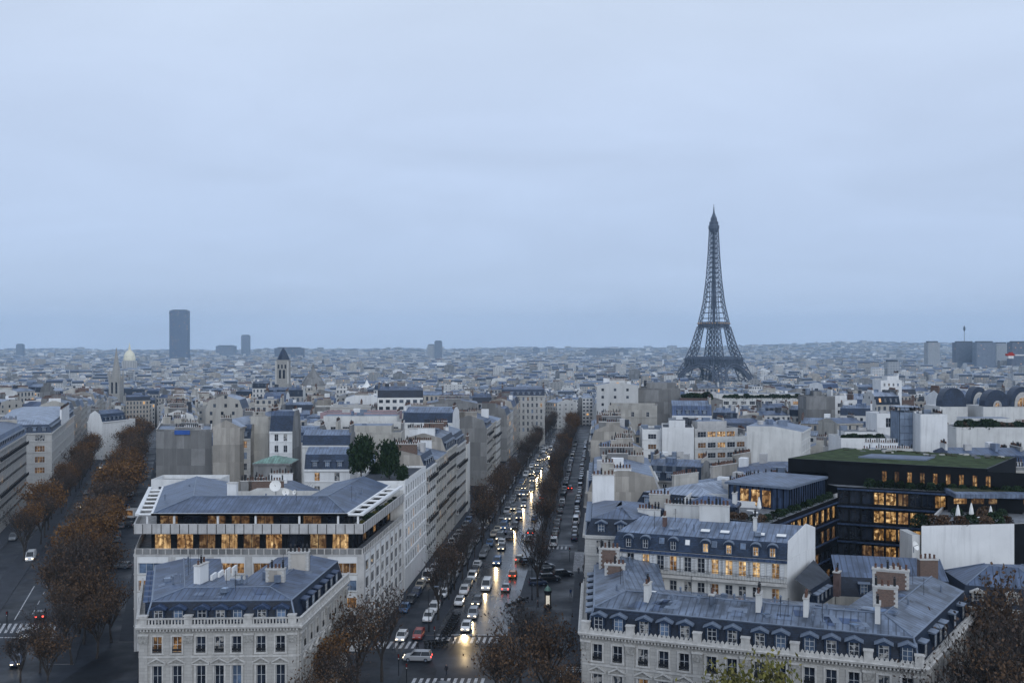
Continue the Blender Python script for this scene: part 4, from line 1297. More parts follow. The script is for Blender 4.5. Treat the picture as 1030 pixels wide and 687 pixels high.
# --- big zinc roofs behind
def gridpoly(px, Y, w, dep, yaw=-20.0, back=0.0):
    a = at(px, HY, Y); d = Vector((math.cos(R(yaw)), math.sin(R(yaw)))); n = Vector((-d.y, d.x)); n = (n + d * back).normalized()
    A = Vector((a.x, a.y)); return [A, A + d * w, A + d * w + n * dep, A + n * dep]
poly = gridpoly(637, 186, 15, 24, -33, .35)
z1 = block('zinc_roofed_house', 'dark slate attic house under a broad whitish zinc roof, behind the corner house', 'house', poly, 0, 21.3, 'mansard', (1, 1, 1, 1), 'offwhite', 'offwhite', 'zinc_white', 'slate',
           win={0: (2.6, 1.1, 1.9, 3.3, 3), 1: (2.6, 1.1, 1.9, 3.3, 3)}, chim=3, mh=2.6, extra=3)
reserve(poly)
poly = gridpoly(690, 205, 17, 26, -30, .3)
block('zinc_roofed_house', 'flat pale blue zinc roof house left of the dark terrace garden', 'house', poly, 0, 23.0, 'zinc', (1, 1, 1, 1), 'offwhite', 'offwhite', 'zinc_pale', win={0: (2.6, 1.1, 1.9, 3.3, 3), 1: (2.6, 1.1, 1.9, 3.3, 3)}, chim=2, mh=1.2, extra=3)
reserve(poly)
poly = gridpoly(716, 226, 21, 24, -24, .3)
block('zinc_roofed_house', 'dark blue zinc roofed house with rooftop hatch beside the terrace garden', 'house', poly, 0, 22.6, 'zinc', (1, 1, 1, 1), 'offwhite', 'offwhite', 'zinc_blue', win={0: (2.6, 1.1, 1.9, 3.3, 2)}, chim=2, mh=1.6, extra=4)
reserve(poly)
poly = gridpoly(688, 176, 12.5, 7, -20)
wh = block('low_white_house', 'small white house with dark flat roof wedged before the dark glass office', 'house', poly, 0, 23.6, 'flat', (1, 1, 1, 1), 'white', 'white', 'dark_roof', chim=0, extra=-1)
reserve(poly)
poly = gridpoly(690, 164.5, 8, 5, -20)
block('roof_pavilion_house', 'dark blue slate upper house with brick panelled gable behind lit shuttered house', 'house', poly, 0, 25.0, 'hip', (1, 1, 1, 1), 'slate', 'slate', 'zinc_blue', chim=1, mh=1.2)
reserve(poly)

# --- dark glass office with planted terraces round a court
off2 = thing('dark_glass_office', 'dark glass office with planted terraces, grass roof and many lit windows', 'office building', (70, 185, 0))
P1 = Vector((60.0, 183.5)); P2 = Vector((88.0, 171.5)); P0 = Vector((40.5, 157.0)); 
mdir = (P2 - P1).normalized(); mn = Vector((-mdir.y, mdir.x)); wdir = (P1 - P0).normalized()
wb = MB()
# long wing: court face from P0 to P1 (seen from outside, far end on the picture's left is P1 side) and its front
Lw = (P1 - P0).length
wr = [(19.6, 21.9), (15.9, 18.2), (12.2, 14.5), (8.6, 10.9)]
xs = [(1.0 + 2.9 * i, 1.0 + 2.9 * i + 2.35) for i in range(11) if 3.6 + 2.9 * i < Lw]
facade(wb, P0, P1, -1, 23.2, xs, wr, M['black_panel'], .5)
def off_win(P, d, x0, x1, z0, z1, mat):
    w = part('window', dark_frame(x1 - x0, z1 - z0), off2, True)
    w.location = xyz(P + d * ((x0 + x1) / 2) + Vector((-d.y, d.x)) * .3, z0); w.rotation_euler = (0, 0, math.atan2(d.y, d.x))
    part('pane', pane_mesh(x1 - x0, z1 - z0, M[mat]), w, False)
g = random.Random(5)
for i, (a, c) in enumerate(xs):
    for j, (r0, r1) in enumerate(wr):
        off_win(P0, wdir, a, c, r0, r1, 'lit_green' if j == 0 or (i == 0 and j == 1) else ('lit3' if g.random() < .25 else 'fac_dark' if False else 'glass'))
wx = Vector((-wdir.y, wdir.x))
Wl = 15.0
for a, c in ((P0 + wx * Wl, P0), ):
    facade(wb, a, c, -1, 23.2, [(1 + 2.6 * i, 3 + 2.6 * i) for i in range(5)], [(19.6, 21.9)], M['black_panel'], .4)
    dd = (c - a).normalized()
    for i in range(5): off_win(a, dd, 1 + 2.6 * i, 3 + 2.6 * i, 19.6, 21.9, 'glass')
wb.face([xyz(P1 + wx * Wl, -1), xyz(P0 + wx * Wl, -1), xyz(P0 + wx * Wl, 23.2), xyz(P1 + wx * Wl, 23.2)], M['black_panel'])
wb.face([xyz(P0, 23.2), xyz(P1, 23.2), xyz(P1 + wx * Wl, 23.2), xyz(P0 + wx * Wl, 23.2)], M['gravel_roof'])
# main facade of the court
Lm = (P2 - P1).length
mr = [(26.0, 28.0)]
mrows = [(22.3, 24.5), (19.0, 21.2), (15.8, 18.0), (12.6, 14.8), (9.6, 11.6)]
xs = [(.15 + 2.05 * i, .15 + 2.05 * i + 1.75) for i in range(13)]
facade(wb, P1, P2, -1, 25.3, xs, mrows, M['black_panel'], .5)
litmap = ['11200122', '1131121111', '1111111111', '2123212113', '1111111111']
for i, (a, c) in enumerate(xs):
    for j, (r0, r1) in enumerate(mrows):
        k = '0' if i < 3 else litmap[j][(i - 3) % len(litmap[j])]
        if i < 3 and g.random() < .12: k = '2'
        off_win(P1, mdir, a, c, r0, r1, {'1': 'lit_green', '0': 'glass', '2': 'lit3', '3': 'lit'}[k])
for z in (24.9, 21.75, 18.5, 15.3, 12.1, 9.1):
    mould(wb, P1, P2, z - .12, z + .12, .55, M['zinc_blue']); mould(wb, P0, P1, z - 2.6, z - 2.4, .35, M['zinc_blue'])
# set-back top storey
S1, S2 = P1 + mn * 2.2 - mdir * 2, P2 + mn * 2.2 + mdir * 2
xs = [(9.6 + 2.15 * i, 9.6 + 2.15 * i + .8) for i in range(9)]
facade(wb, S1, S2, 25.3, 29.0, xs, [(26.2, 28.2)], M['black_panel'], .4)
for i, (a, c) in enumerate(xs): off_win(S1, mdir, a, c, 26.2, 28.2, 'lit3' if i in (1, 3) else 'lit')
wb.face([xyz(P1, 25.3), xyz(P2, 25.3), xyz(S2, 25.3), xyz(S1, 25.3)], M['gravel_roof'])
part('wall', wb, off2)
b = MB()    # dark fascia and the grass roof
G = [Vector((53.6, 193.2)), Vector((84.5, 176.8)), Vector((99.0, 195.5)), Vector((71.0, 213.0))]
for i in range(4):
    j = (i + 1) % 4
    b.face([xyz(G[i], 26.8 if i in (0,) else 20), xyz(G[j], 26.8 if i in (0,) else 20), xyz(G[j], 29.35), xyz(G[i], 29.35)], M['black_panel'])
I = inset(G, [.35] * 4)
for i in range(4):
    j = (i + 1) % 4; b.face([xyz(G[i], 29.35), xyz(G[j], 29.35), xyz(I[j], 29.35), xyz(I[i], 29.35)], M['black_panel'])
b.face([xyz(p, 26.8) for p in G][::-1], M['black_panel'])
part('roof_edge', b, off2)
b = MB(); b.face([xyz(p, 29.32) for p in I], M['grass'])
q = [I[0].lerp(I[2], .3), I[0].lerp(I[2], .3) + Vector((11, -5.2)), I[0].lerp(I[2], .3) + Vector((15, 0)), I[0].lerp(I[2], .3) + Vector((4.5, 5))]
for i in range(4): b.face([xyz(q[i], 29.33), xyz(q[(i + 1) % 4], 29.33), xyz(q[(i + 1) % 4], 29.6), xyz(q[i], 29.6)], M['zinc_trim'])
b.face([xyz(p, 29.6) for p in q], M['zinc_blue'])
for i in range(40):
    u, v = g.random(), g.random()
    p = I[0].lerp(I[1], u).lerp(I[3].lerp(I[2], u), .72 + .26 * v)
    b.box(p.x - .5, p.x + .5, p.y - .3, p.y + .3, 29.325, 29.4 + .3 * g.random(), g.choice((M['stone_trim'], M['gravel_roof'], M['grass_dry'])), bottom=False)
part('grass_roof', b, off2)
b = MB()    # dark pavilion on the wing terrace with a zinc lid
Q = [P0 + wdir * 13 + wx * 1.2, P1 + wx * 1.2 - wdir * 3.0, P1 + wx * 12.5 - wdir * 3.0, P0 + wdir * 13 + wx * 12.5]
for i in range(4):
    a, c = Q[i], Q[(i + 1) % 4]
    b.face([xyz(a, 23.22), xyz(c, 23.22), xyz(c, 27.0), xyz(a, 27.0)], M['zinc_blue'])
    L = (c - a).length; dd = (c - a).normalized()
    T = Matrix.Translation(xyz(a, 0)) @ Matrix.Rotation(math.atan2(dd.y, dd.x), 4, 'Z')
    for k in range(int(L / 1.1) + 1): b.box(k * 1.1 - .06, k * 1.1 + .06, -.16, .0, 23.3, 27.0, M['black_panel'], T)
q2 = [Q[0] - wdir * .8, Q[1] - wx * .5, Q[2] + wx * .5, Q[3] - wdir * .8 + wx * .5]
for i in range(4): b.face([xyz(q2[i], 27.0), xyz(q2[(i + 1) % 4], 27.0), xyz(q2[(i + 1) % 4], 27.4), xyz(q2[i], 27.4)], M['zinc_trim'])
b.face([xyz(p, 27.4) for p in q2], M['zinc'])
part('pavilion', b, off2)
b = MB(); a, c = Q[3], Q[0]; dd = (c - a).normalized()
for x in (2.2, 4.2, 6.2):
    T = Matrix.Translation(xyz(a, 0)) @ Matrix.Rotation(math.atan2(dd.y, dd.x), 4, 'Z'); b.box(x, x + 1.5, -.2, -.17, 23.6, 26.4, M['lit'], T)
part('pavilion_window', b, off2)
reserve([P0 - wdir * 2, P2, G[2], G[3]]); reserve([P0, P1, P1 + wx * Wl, P0 + wx * Wl]); reserve(G)

# --- wing with the roof restaurant: grass roof, awning edge, white wall below
rw = thing('garden_terrace_building', 'grass roofed building with rooftop terrace garden above a blank white wall', 'building', (85, 165, 0))
W0, W1 = Vector((64.8, 157.5)), Vector((80.5, 159.5)); wd = (W1 - W0).normalized(); wn2 = Vector((-wd.y, wd.x))
wb = MB()
T0, T1 = W0 + wn2 * 15, W1 + Vector((24, 16))
ring_ = [W0, W1, W1 + Vector((16, 3)), W1 + Vector((24, 22)), Vector((76.0, 176.0))]
for i in range(5):
    a, c = ring_[i], ring_[(i + 1) % 5]
    wb.face([xyz(a, -1), xyz(c, -1), xyz(c, 22.7), xyz(a, 22.7)], M['white'] if i == 0 else M['black_panel'])
wb.face([xyz(p, 22.2) for p in ring_], M['gravel_roof'])
sweep(wb, [ring_[4]] + ring_[:3], [(0, 22.7), (.35, 22.7), (.35, 22.2)], M['concrete'])
wb.box(W0.x - 1.3, W0.x - .02, W0.y + .4, W0.y + 5.5, -1, 21.2, M['offwhite'])
part('wall', wb, rw)
b = MB()
u0 = Vector((76.0, 170.5))
gr = [u0, u0 + Vector((34, -1)), u0 + Vector((40, 20)), u0 + Vector((3, 22))]
for i in range(4): b.face([xyz(gr[i], 25.1), xyz(gr[(i + 1) % 4], 25.1), xyz(gr[(i + 1) % 4], 25.8), xyz(gr[i], 25.8)], M['zinc_pale'])
b.face([xyz(p, 25.1) for p in gr][::-1], M['black_panel'])
e = inset(gr, [1.6, .4, .4, .4])
for i in range(4): b.face([xyz(gr[i], 25.8), xyz(gr[(i + 1) % 4], 25.8), xyz(e[(i + 1) % 4], 26.0), xyz(e[i], 26.0)], M['zinc_pale'])
b.face([xyz(p, 26.0) for p in e], M['grass_dry'])
e2 = inset(gr, [9, 2, 2, 3])
b.face([xyz(p, 26.01) for p in e2], M['grass'])
part('grass_roof', b, rw)
b = MB()
c0 = u0 + Vector((0, 3)); c1 = c0 + Vector((34, -1))
b.face([xyz(c0, 22.2), xyz(c1, 22.2), xyz(c1, 25.1), xyz(c0, 25.1)], M['black_panel'])
dd = (c1 - c0).normalized(); T = Matrix.Translation(xyz(c0, 0)) @ Matrix.Rotation(math.atan2(dd.y, dd.x), 4, 'Z')
for k in range(11): b.box(1 + 3 * k, 3.2 + 3 * k, -.06, -.01, 23.7, 24.6, M['lit3'] if k % 3 else M['lit'], T)
part('terrace_wall', b, rw)
reserve([W0, W1 + Vector((16, 3)), W1 + Vector((24, 24)), W0 + wn2 * 36])

# --- low zinc roofed courtyard building behind the long mansion
cb = thing('courtyard_house', 'low grey zinc roofed house round a courtyard with dormers, behind the long mansion', 'house', (62, 145, 0))
wb = MB(); rb = MB()
path = [(44.2, 146.2), (52.5, 151.8), (63.6, 150.6), (65.2, 144.5), (80.5, 152.2)]
path = [(46.5, 139.5), (47.6, 153.5), (62.5, 151.8), (67.4, 142.6), (79.2, 138.8), (87.5, 152.5)]
# back range with dormers facing the court
a, c = Vector((48.0, 147.5)), Vector((63.5, 144.2)); d = (c - a).normalized(); n = Vector((-d.y, d.x))
for p, q, z in ((a, c, 14.2), (c, c + n * 9, 14.2), (a + n * 9, a, 14.2)):
    wb.face([xyz(p, -1), xyz(q, -1), xyz(q, z), xyz(p, z)], M['cream'])
rb.face([xyz(a, 14.2), xyz(c, 14.2), xyz(c + n * .9, 16.9), xyz(a + n * .9, 16.9)], M['slate'])
rb.face([xyz(a + n * .9, 16.9), xyz(c + n * .9, 16.9), xyz(c + n * 7, 18.9), xyz(a + n * 7, 18.9)], M['zinc'])
rb.face([xyz(a + n * 7, 18.9), xyz(c + n * 7, 18.9), xyz(c + n * 9, 17), xyz(a + n * 9, 17)], M['zinc'])
for x in (4.0, 9.5, 14.2): add_dormer(cb, a + d * x + n * .1, d, 14.4, 'flat', 1.0, 1.8, 1.3, 'slate_mid')
# steep left range beside the white gable
a2, c2 = Vector((43.0, 140.5)), Vector((48.2, 148.0)); d2 = (c2 - a2).normalized(); n2 = Vector((-d2.y, d2.x))
wb.face([xyz(a2, -1), xyz(c2, -1), xyz(c2, 14.2), xyz(a2, 14.2)], M['cream'])
rb.face([xyz(a2, 14.2), xyz(c2, 14.2), xyz(c2 + n2 * .9, 16.7), xyz(a2 + n2 * .9, 16.7)], M['slate'])
rb.face([xyz(a2 + n2 * .9, 16.7), xyz(c2 + n2 * .9, 16.7), xyz(c2 + n2 * 4 + d2 * 2, 18.6), xyz(a2 + n2 * 3.2, 17.9)], M['dark_roof'])
for x in (1.2, 3.0, 4.8, 6.6): add_dormer(cb, a2 + d2 * x + n2 * .1, d2, 14.3, 'flat', .8, 1.7, 1.3, 'slate_mid')
# hip roofed range at the picture's right, dormers to the front
h = [Vector((63.5, 140.8)), Vector((74.6, 136.6)), Vector((83.5, 149.0)), Vector((64.5, 151.5))]
for i in range(4):
    p, q = h[i], h[(i + 1) % 4]
    wb.face([xyz(p, -1), xyz(q, -1), xyz(q, 14.6), xyz(p, 14.6)], M['stone'])
    mould(wb, p, q, 14.2, 14.58, .4, M['stone_trim'])
r1 = inset(h, [.9] * 4); r2 = inset(h, [5.2] * 4)
for i in range(4):
    j = (i + 1) % 4
    rb.face([xyz(h[i], 14.62), xyz(h[j], 14.62), xyz(r1[j], 17.3), xyz(r1[i], 17.3)], M['slate'])
    rb.face([xyz(r1[i], 17.3), xyz(r1[j], 17.3), xyz(r2[j], 19.4), xyz(r2[i], 19.4)], M['zinc'])
    rb.bar(xyz(r1[i], 17.32), xyz(r2[i], 19.42), .1, M['zinc_trim'], n=6)
rb.face([xyz(p, 19.4) for p in r2], M['zinc'])
dd = (h[1] - h[0]).normalized(); nn = Vector((-dd.y, dd.x))
for x in (2.2, 6.6, 10.2): add_dormer(cb, h[0] + dd * x + nn * .2, dd, 14.7, 'pediment', 1.1, 1.9, 1.4, 'cream', 'stone_trim', 'glass_c')
dd = (h[2] - h[1]).normalized(); nn = Vector((-dd.y, dd.x))
for x in (2.2, 6.0, 9.8): add_dormer(cb, h[1] + dd * x + nn * .2, dd, 14.7, 'flat', 1.1, 1.9, 1.4, 'slate_mid')
part('wall', wb, cb); part('roof', rb, cb)
add_chimney(cb, Vector((60.8, 145.6)), Vector((1, 0)), 2.6, 1.2, 15, 20.0, 'brick', 4); add_chimney(cb, Vector((56.5, 146.6)), Vector((1, -.2)), 1.4, .8, 15, 18.6, 'tile', 2)
add_chimney(cb, Vector((47.2, 144.5)), Vector((.6, 1)), 1.4, .8, 15, 18.4, 'tile', 2)
reserve([a2, h[1], h[2], Vector((46, 154))])

# --- vents, aerials and small hatches scattered over the near roofs
vg = random.Random(3)
def vent(root, x, y, z, kind):
    k = ('vent', kind)
    if k not in _mc:
        b = MB()
        if kind == 0: b.lathe((0, 0, -.4), [(.13, 0), (.13, .95), (.2, 1.0), (.03, 1.2)], M['zinc_trim'], 7, sm=False)
        elif kind == 1: b.box(-.35, .35, -.3, .3, -.5, .45, M['zinc_trim'])
        elif kind == 2:
            b.bar((0, 0, -.4), (0, 0, 2.3), .03, M['iron'], n=4)
            for i in range(5): b.bar((-.5 + .05 * i, 0, 1.5 + .18 * i), (.5 - .05 * i, 0, 1.5 + .18 * i), .015, M['iron'], n=3)
        else: b.box(-.5, .5, -.45, .45, -.4, .12, M['zinc_trim']); b.box(-.4, .4, -.35, .35, .123, .14, M['glass_b'])
        _mc[k] = b.mesh(('roof_vent', 'roof_box', 'aerial', 'roof_hatch')[kind])
    o = part(('roof_vent', 'roof_box', 'aerial', 'roof_hatch')[kind], _mc[k], root, True); o.location = (x, y, z); o.rotation_euler = (0, 0, vg.uniform(0, 3))
for root, path, zt, L_ in ((near, nlp, 14.2, (0, 1, 2)), (nr, nrp, 14.2, (0, 1, 1, 1, 2))):
    for i in L_:
        for k in range(7):
            t = vg.uniform(.12, .88); off = vg.uniform(2.2, 9.5)
            O = offset_path(path, off); p = O[i].lerp(O[i + 1], t)
            z = zt + 3.39 + (off - 1.55) / 4.05 * 1.36 if off < 5.6 else zt + 4.75 - (off - 5.6) / 5.5 * .75
            vent(root, p.x, p.y, z, vg.choice((0, 0, 0, 1, 2, 3)))
for k in range(12):
    O = offset_path(nmp, vg.uniform(4, 12)); i = k % 3; p = O[i].lerp(O[i + 1], vg.uniform(.15, .85)); vent(office, p.x, p.y, 24.0, vg.choice((0, 0, 1, 2)))
for k in range(10):
    p = A.lerp(A, 0) if False else Vector((15.4, 153.4)).lerp(Vector((39.9, 144.2)), vg.uniform(.1, .95)) + Vector((.35, .93)) * vg.uniform(2, 9); vent(house, p.x, p.y, 23.4, vg.choice((0, 0, 1, 2, 3)))

# --- sheets of newer and older zinc let into the near roofs
def roof_patch(root, path, zt, rise, i, t0, t1, o0, o1, mat):
    Z = lambda o: zt + 3.39 + (o - 1.55) / 4.05 * rise if o < 5.6 else zt + 3.35 + rise - (o - 5.6) / 5.5 * rise * .55
    b = MB(); A_, B2 = offset_path(path, o0), offset_path(path, o1)
    q = [xyz(A_[i].lerp(A_[i + 1], t0), Z(o0) + .02), xyz(A_[i].lerp(A_[i + 1], t1), Z(o0) + .02), xyz(B2[i].lerp(B2[i + 1], t1), Z(o1) + .02), xyz(B2[i].lerp(B2[i + 1], t0), Z(o1) + .02)]
    b.face(q, mat); part('roof_patch', b, root)
for k in range(16):
    t = vg.uniform(.08, .86); o = vg.uniform(1.8, 3.6)
    roof_patch(nr, nrp, 14.2, 1.4, 1, t, t + vg.uniform(.02, .07), o, o + vg.uniform(.7, 1.8), M[vg.choice(('zinc_pale', 'zinc_blue', 'zinc', 'zinc_trim'))])
for k in range(7):
    t = vg.uniform(.1, .8); o = vg.uniform(1.9, 3.4); i = vg.choice((1, 1, 2, 0))
    roof_patch(near, nlp, 14.2, .75, i, t, t + vg.uniform(.03, .1), o, o + vg.uniform(.7, 1.8), M[vg.choice(('zinc_pale', 'zinc_blue', 'zinc_old', 'zinc_trim'))])
# ---------------------------------------------------------------- mid-distance houses placed one by one
def pb(px0, px1, ytop, Y, dep, yaw=0.0, back=None):
    """footprint whose front edge spans photo columns px0..px1 at depth Y; returns (poly, height of photo row ytop)"""
    a = at(px0, ytop, Y); A = Vector((a.x, a.y)); s1 = (px1 - HX) / F
    d = Vector((math.cos(R(yaw)), math.sin(R(yaw))))
    t = (s1 * A.y - A.x) / (d.x - s1 * d.y)
    B = A + d * t; n = Vector((-d.y, d.x)) if back is None else Vector((back, 1)).normalized()
    return [A, B, B + n * dep, A + n * dep], a.z

def place(name, label, px0, px1, ytop, Y, dep, yaw=0.0, back=None, cat='house', **kw):
    poly, z = pb(px0, px1, ytop, Y, dep, yaw, back); reserve(poly)
    return block(name, label, cat, poly, gz(Y), z, **kw), poly, z

WN = lambda p=2.5, w=1.1, h=1.9, f=3.1, r=5: (p, w, h, f, r)
# wedge between the avenues
place('low_white_house', 'low white flat roofed house with parapet just behind the terraced office', 152, 221, 486, 228, 8, 0, roof='flat', wall='white', party='white', top='gravel_roof', win={0: (4.2, 1.7, .9, 3, 2)}, chim=0, extra=-1, parapet=.9)
place('party_wall_house', 'tall house with stained grey blank wall and blue tarpaulin above the second avenue', 157, 213, 434, 300, 22, -3, -.3, roof='flat', slope=(0, 1, 0, 1), wall='grey_wall', party='grey_wall', top='zinc_pale', chim=3, extra=4, win={3: WN()}, cm='grey_wall')
o = MB(); a = at(176, 433, 299.6); o.box(a.x, a.x + 4.6, a.y - .5, a.y - .1, a.z - 1.2, a.z + .1, M['tarp']); o = part('tarpaulin', o); tag(o, 'bright blue tarpaulin strip on top of the grey blank wall', 'tarpaulin')
place('party_wall_house', 'beige blank gable house with two tiny windows beside the grey blank wall', 214, 241, 430, 292, 20, 4, .1, roof='zinc', slope=(0, 1, 0, 1), wall='beige', party='beige', top='zinc_white', chim=2, mh=2.2)
place('narrow_house', 'narrow house with french balconies and domed zinc attic between two blank walls', 241, 252, 441, 296, 12, 0, roof='mansard', slope=(1, 0, 1, 0), wall='stone_pale', party='beige', win={0: (3.4, 1.1, 2.1, 3.3, 5)}, chim=1, low='slate_mid')
place('party_wall_house', 'slim cream party wall house with tall flues beside the narrow french balcony house', 252, 270, 419, 300, 14, 0, roof='zinc', slope=(0, 1, 0, 1), wall='cream', party='cream', chim=4, cm='cream')
place('mansard_house', 'white house with high dark slate attic and iron balconies above green copper roof', 271, 294, 434, 285, 12, 0, roof='mansard', wall='white', win={0: WN(2.3, 1.1, 2, 3.2, 4)}, chim=2, low='slate_mid', mh=4.4, dorm=False)
place('copper_roofed_house', 'low house under a green copper roof in the courtyard', 255, 292, 466, 262, 9, 0, roof='zinc', wall='grey_wall', party='grey_wall', top='copper', chim=0, mh=1.6, slope=(1, 1, 1, 1))
place('mansard_house', 'blue grey house with one dormer beside the white iron balcony house', 294, 322, 445, 300, 12, 0, roof='mansard', wall='offwhite', win={0: WN()}, chim=2, low='zinc_blue', top='zinc_pale')
place('mansard_house', 'dark slate attic strip with five small roof lights, above white windows house', 304, 352, 448, 262, 10, 0, roof='mansard', wall='offwhite', chim=1, low='slate_mid', top='zinc_pale', mh=2.6, dorm=False)
place('mansard_house', 'white house with blue slate attic and one orange lit window behind the office roof', 306, 352, 472, 236, 11, 0, roof='mansard', wall='white', party='white', win={0: (4.3, 1.3, 2.0, 3.2, 3)}, chim=0, low='slate_mid', top='zinc_pale', mh=3.4, dorm='flat', glass=lambda g, e, i, j: 'lit' if (i, j) == (0, 0) else 'glass_c')
place('stepped_house', 'pink walled stepped apartment house with long white terraces', 322, 400, 417, 352, 14, 0, cat='apartment house', roof='flat', wall='pink', party='pink', top='gravel_roof', win={0: (5.0, 3.4, 1.6, 3.0, 1)}, chim=1, extra=4)
place('stepped_house', 'white terrace storeys with wide dark windows below the pink apartment house', 316, 405, 427, 338, 13, 0, cat='apartment house', roof='flat', wall='offwhite', party='offwhite', top='gravel_roof', win={0: (4.2, 2.6, 1.6, 2.9, 3)}, chim=0, extra=2, parapet=1.0)
place('party_wall_house', 'cream blank wall house with framed white panel below the white terraces', 336, 404, 437, 318, 14, 2, roof='flat', wall='cream', party='cream', top='gravel_roof', chim=2, extra=1)
place('roof_garden_house', 'white walled house carrying a dark roof garden beside the avenue', 353, 407, 486, 206.5, 26, 0, .085, roof='flat', wall='white', party='white', top='dark_roof', win={1: (2.9, 1.35, 1.9, 3.0, 6)}, slope=(1, 1, 1, 1), chim=0, extra=-1, parapet=.5)
place('white_gable_house', 'white house with steep dark zinc roof and pale rooflights between blank walls', 405, 455, 425, 345, 16, -6, roof='mansard', slope=(1, 0, 1, 0), wall='white', party='white', low='slate_mid', top='zinc_pale', win={0: WN(3, 1.2, 1.2, 3, 1)}, chim=2, mh=3.4, dorm=False)
place('terraced_house', 'long low white house with planted terrace and round windows behind the avenue fronts', 404, 470, 449, 306, 9, -3, roof='flat', wall='offwhite', party='offwhite', top='zinc_pale', win={0: (3, 1.4, 1.2, 3, 2)}, chim=1, extra=5)
place('party_wall_house', 'broad stained grey party wall house with many flues near the bend of avenue', 430, 480, 406, 420, 16, 4, roof='zinc', slope=(0, 1, 0, 1), wall='grey_wall', party='grey_wall', top='zinc', chim=4, cm='grey_wall', mh=1.6)
for pa, pb_, y0, y1 in ((150, 245, 243, 296), (300, 345, 250, 258), (640, 752, 268, 296)): reserve([at(pa, HY, y0), at(pb_, HY, y0), at(pb_, HY, y1), at(pa, HY, y1)])
for pa, pb_, y0, y1 in ((275, 296, 640, 778), (302, 328, 690, 818), (107, 127, 760, 925)): reserve([at(pa, HY, y0), at(pb_, HY, y0), at(pb_, HY, y1), at(pa, HY, y1)])
# far side of the central avenue
place('studio_house', 'classical cream house with blind windows and parapet on the avenue slope', 612, 661, 412, 372, 16, -8, roof='flat', wall='cream', party='cream', top='dark_roof', chim=3, win={0: (7, 1.1, 1.8, 3.4, 1)}, extra=3, parapet=1.6)
place('party_wall_house', 'white blank walled house crowned by stained flues behind the cream classical house', 600, 642, 388, 420, 14, -5, roof='zinc', slope=(0, 1, 0, 1), wall='offwhite', party=M['pw'][1], top='zinc_pale', chim=4)
place('party_wall_house', 'wide weathered concrete blank wall house below the iron tower', 642, 684, 392, 425, 18, -10, roof='flat', wall='grey_wall', party='grey_wall', top='gravel_roof', chim=3, cm='cream', extra=3)
place('party_wall_house', 'brown rendered blank wall house with dark shrubs on its roof', 684, 715, 402, 412, 16, -10, roof='flat', wall='tile', party='tile', top='gravel_roof', chim=1, cm='cream', extra=1)
place('white_gable_house', 'bright white blank gable of a modern stepped block with lit ribbon windows', 666, 698, 431, 300, 16, -8, cat='apartment house', roof='flat', wall='white', party='white', top='dark_roof', chim=0, extra=2, parapet=.4)
place('stepped_house', 'upper lit storey of the stepped modern block with planted edge', 699, 742, 432, 306, 13, 16, cat='apartment house', roof='flat', wall='concrete', party='concrete', top='dark_roof', win={0: (3.4, 2.9, 1.7, 3.1, 1)}, chim=0, extra=3, parapet=.3, glass=lambda g, e, i, j: 'lit' if i > 0 else 'glass')
place('stepped_house', 'middle storeys of the stepped modern block with ribbon windows and terraces', 699, 752, 443, 301, 14, 16, cat='apartment house', roof='flat', wall='offwhite', party='offwhite', top='dark_roof', win={0: (3.0, 2.7, 1.6, 3.1, 4)}, chim=0, extra=-1, parapet=.9, glass=lambda g, e, i, j: ('lit3', 'glass', 'lit', 'glass')[(i + 2 * j) % 4])
place('stepped_house', 'white flat roofed block with ribbon windows left of the bright white gable', 646, 666, 434, 303, 13, -4, cat='apartment house', roof='flat', wall='white', party='white', top='dark_roof', win={0: (3.0, 2.5, 1.5, 3.1, 4)}, chim=0, extra=2)
place('mansard_house', 'pale blue glazed attic house between brown wall and lit stepped block', 676, 716, 418, 345, 12, -6, roof='mansard', wall='white', win={0: WN(3, 1.4, 1.5, 3, 2)}, chim=1, low='zinc_blue', top='zinc_pale')
place('party_wall_house', 'brown weathered blank wall house in front of the white stepped block', 610, 646, 451, 262, 12, 3, roof='zinc', slope=(0, 1, 0, 1), wall='grey_wall', party='beige', top='zinc_blue', chim=4, cm='beige', mh=1.6)
place('low_white_house', 'low cream walled house with terrace under the bright white gable', 642, 706, 470, 258, 12, -5, roof='flat', wall='cream', party='cream', top='gravel_roof', chim=0, extra=5, win={0: (6, 1.2, 1.5, 3, 1)})
place('party_wall_house', 'tall pale rendered party wall house with slate attic to its side', 751, 806, 434, 272, 18, -6, .45, roof='zinc', slope=(0, 1, 0, 0), wall='offwhite', party='offwhite', low='slate', top='zinc_pale', win={1: WN(2.3, 1, 1.9, 3.2, 5)}, chim=0, extra=4, mh=1.5)
place('long_terraced_block', 'long white terraced block with dark planted balconies', 716, 815, 402, 486, 16, 0, cat='apartment house', roof='flat', wall='offwhite', party='offwhite', top='gravel_roof', win={0: (4.4, 2.6, 1.7, 3.6, 3)}, chim=1, extra=6)
place('long_terraced_block', 'lower white terrace storeys with deep black balconies in front of the long block', 726, 806, 414, 470, 12, 0, cat='apartment house', roof='flat', wall='offwhite', party='offwhite', top='dark_roof', win={0: (5.0, 4.0, 1.6, 3.3, 3)}, chim=0, extra=2)
place('party_wall_house', 'two brown grey concrete flank walls with a dark recess between them', 811, 840, 400, 430, 14, -2, roof='flat', wall='grey_wall', party='grey_wall', top='dark_roof', chim=1, extra=1, cm='white')
place('white_house', 'white cubic house with terraces right of the brown grey flank walls', 838, 862, 404, 440, 12, 4, roof='flat', wall='white', party='white', top='gravel_roof', win={0: (4, 2.0, 1.6, 3, 4)}, chim=1, extra=2)
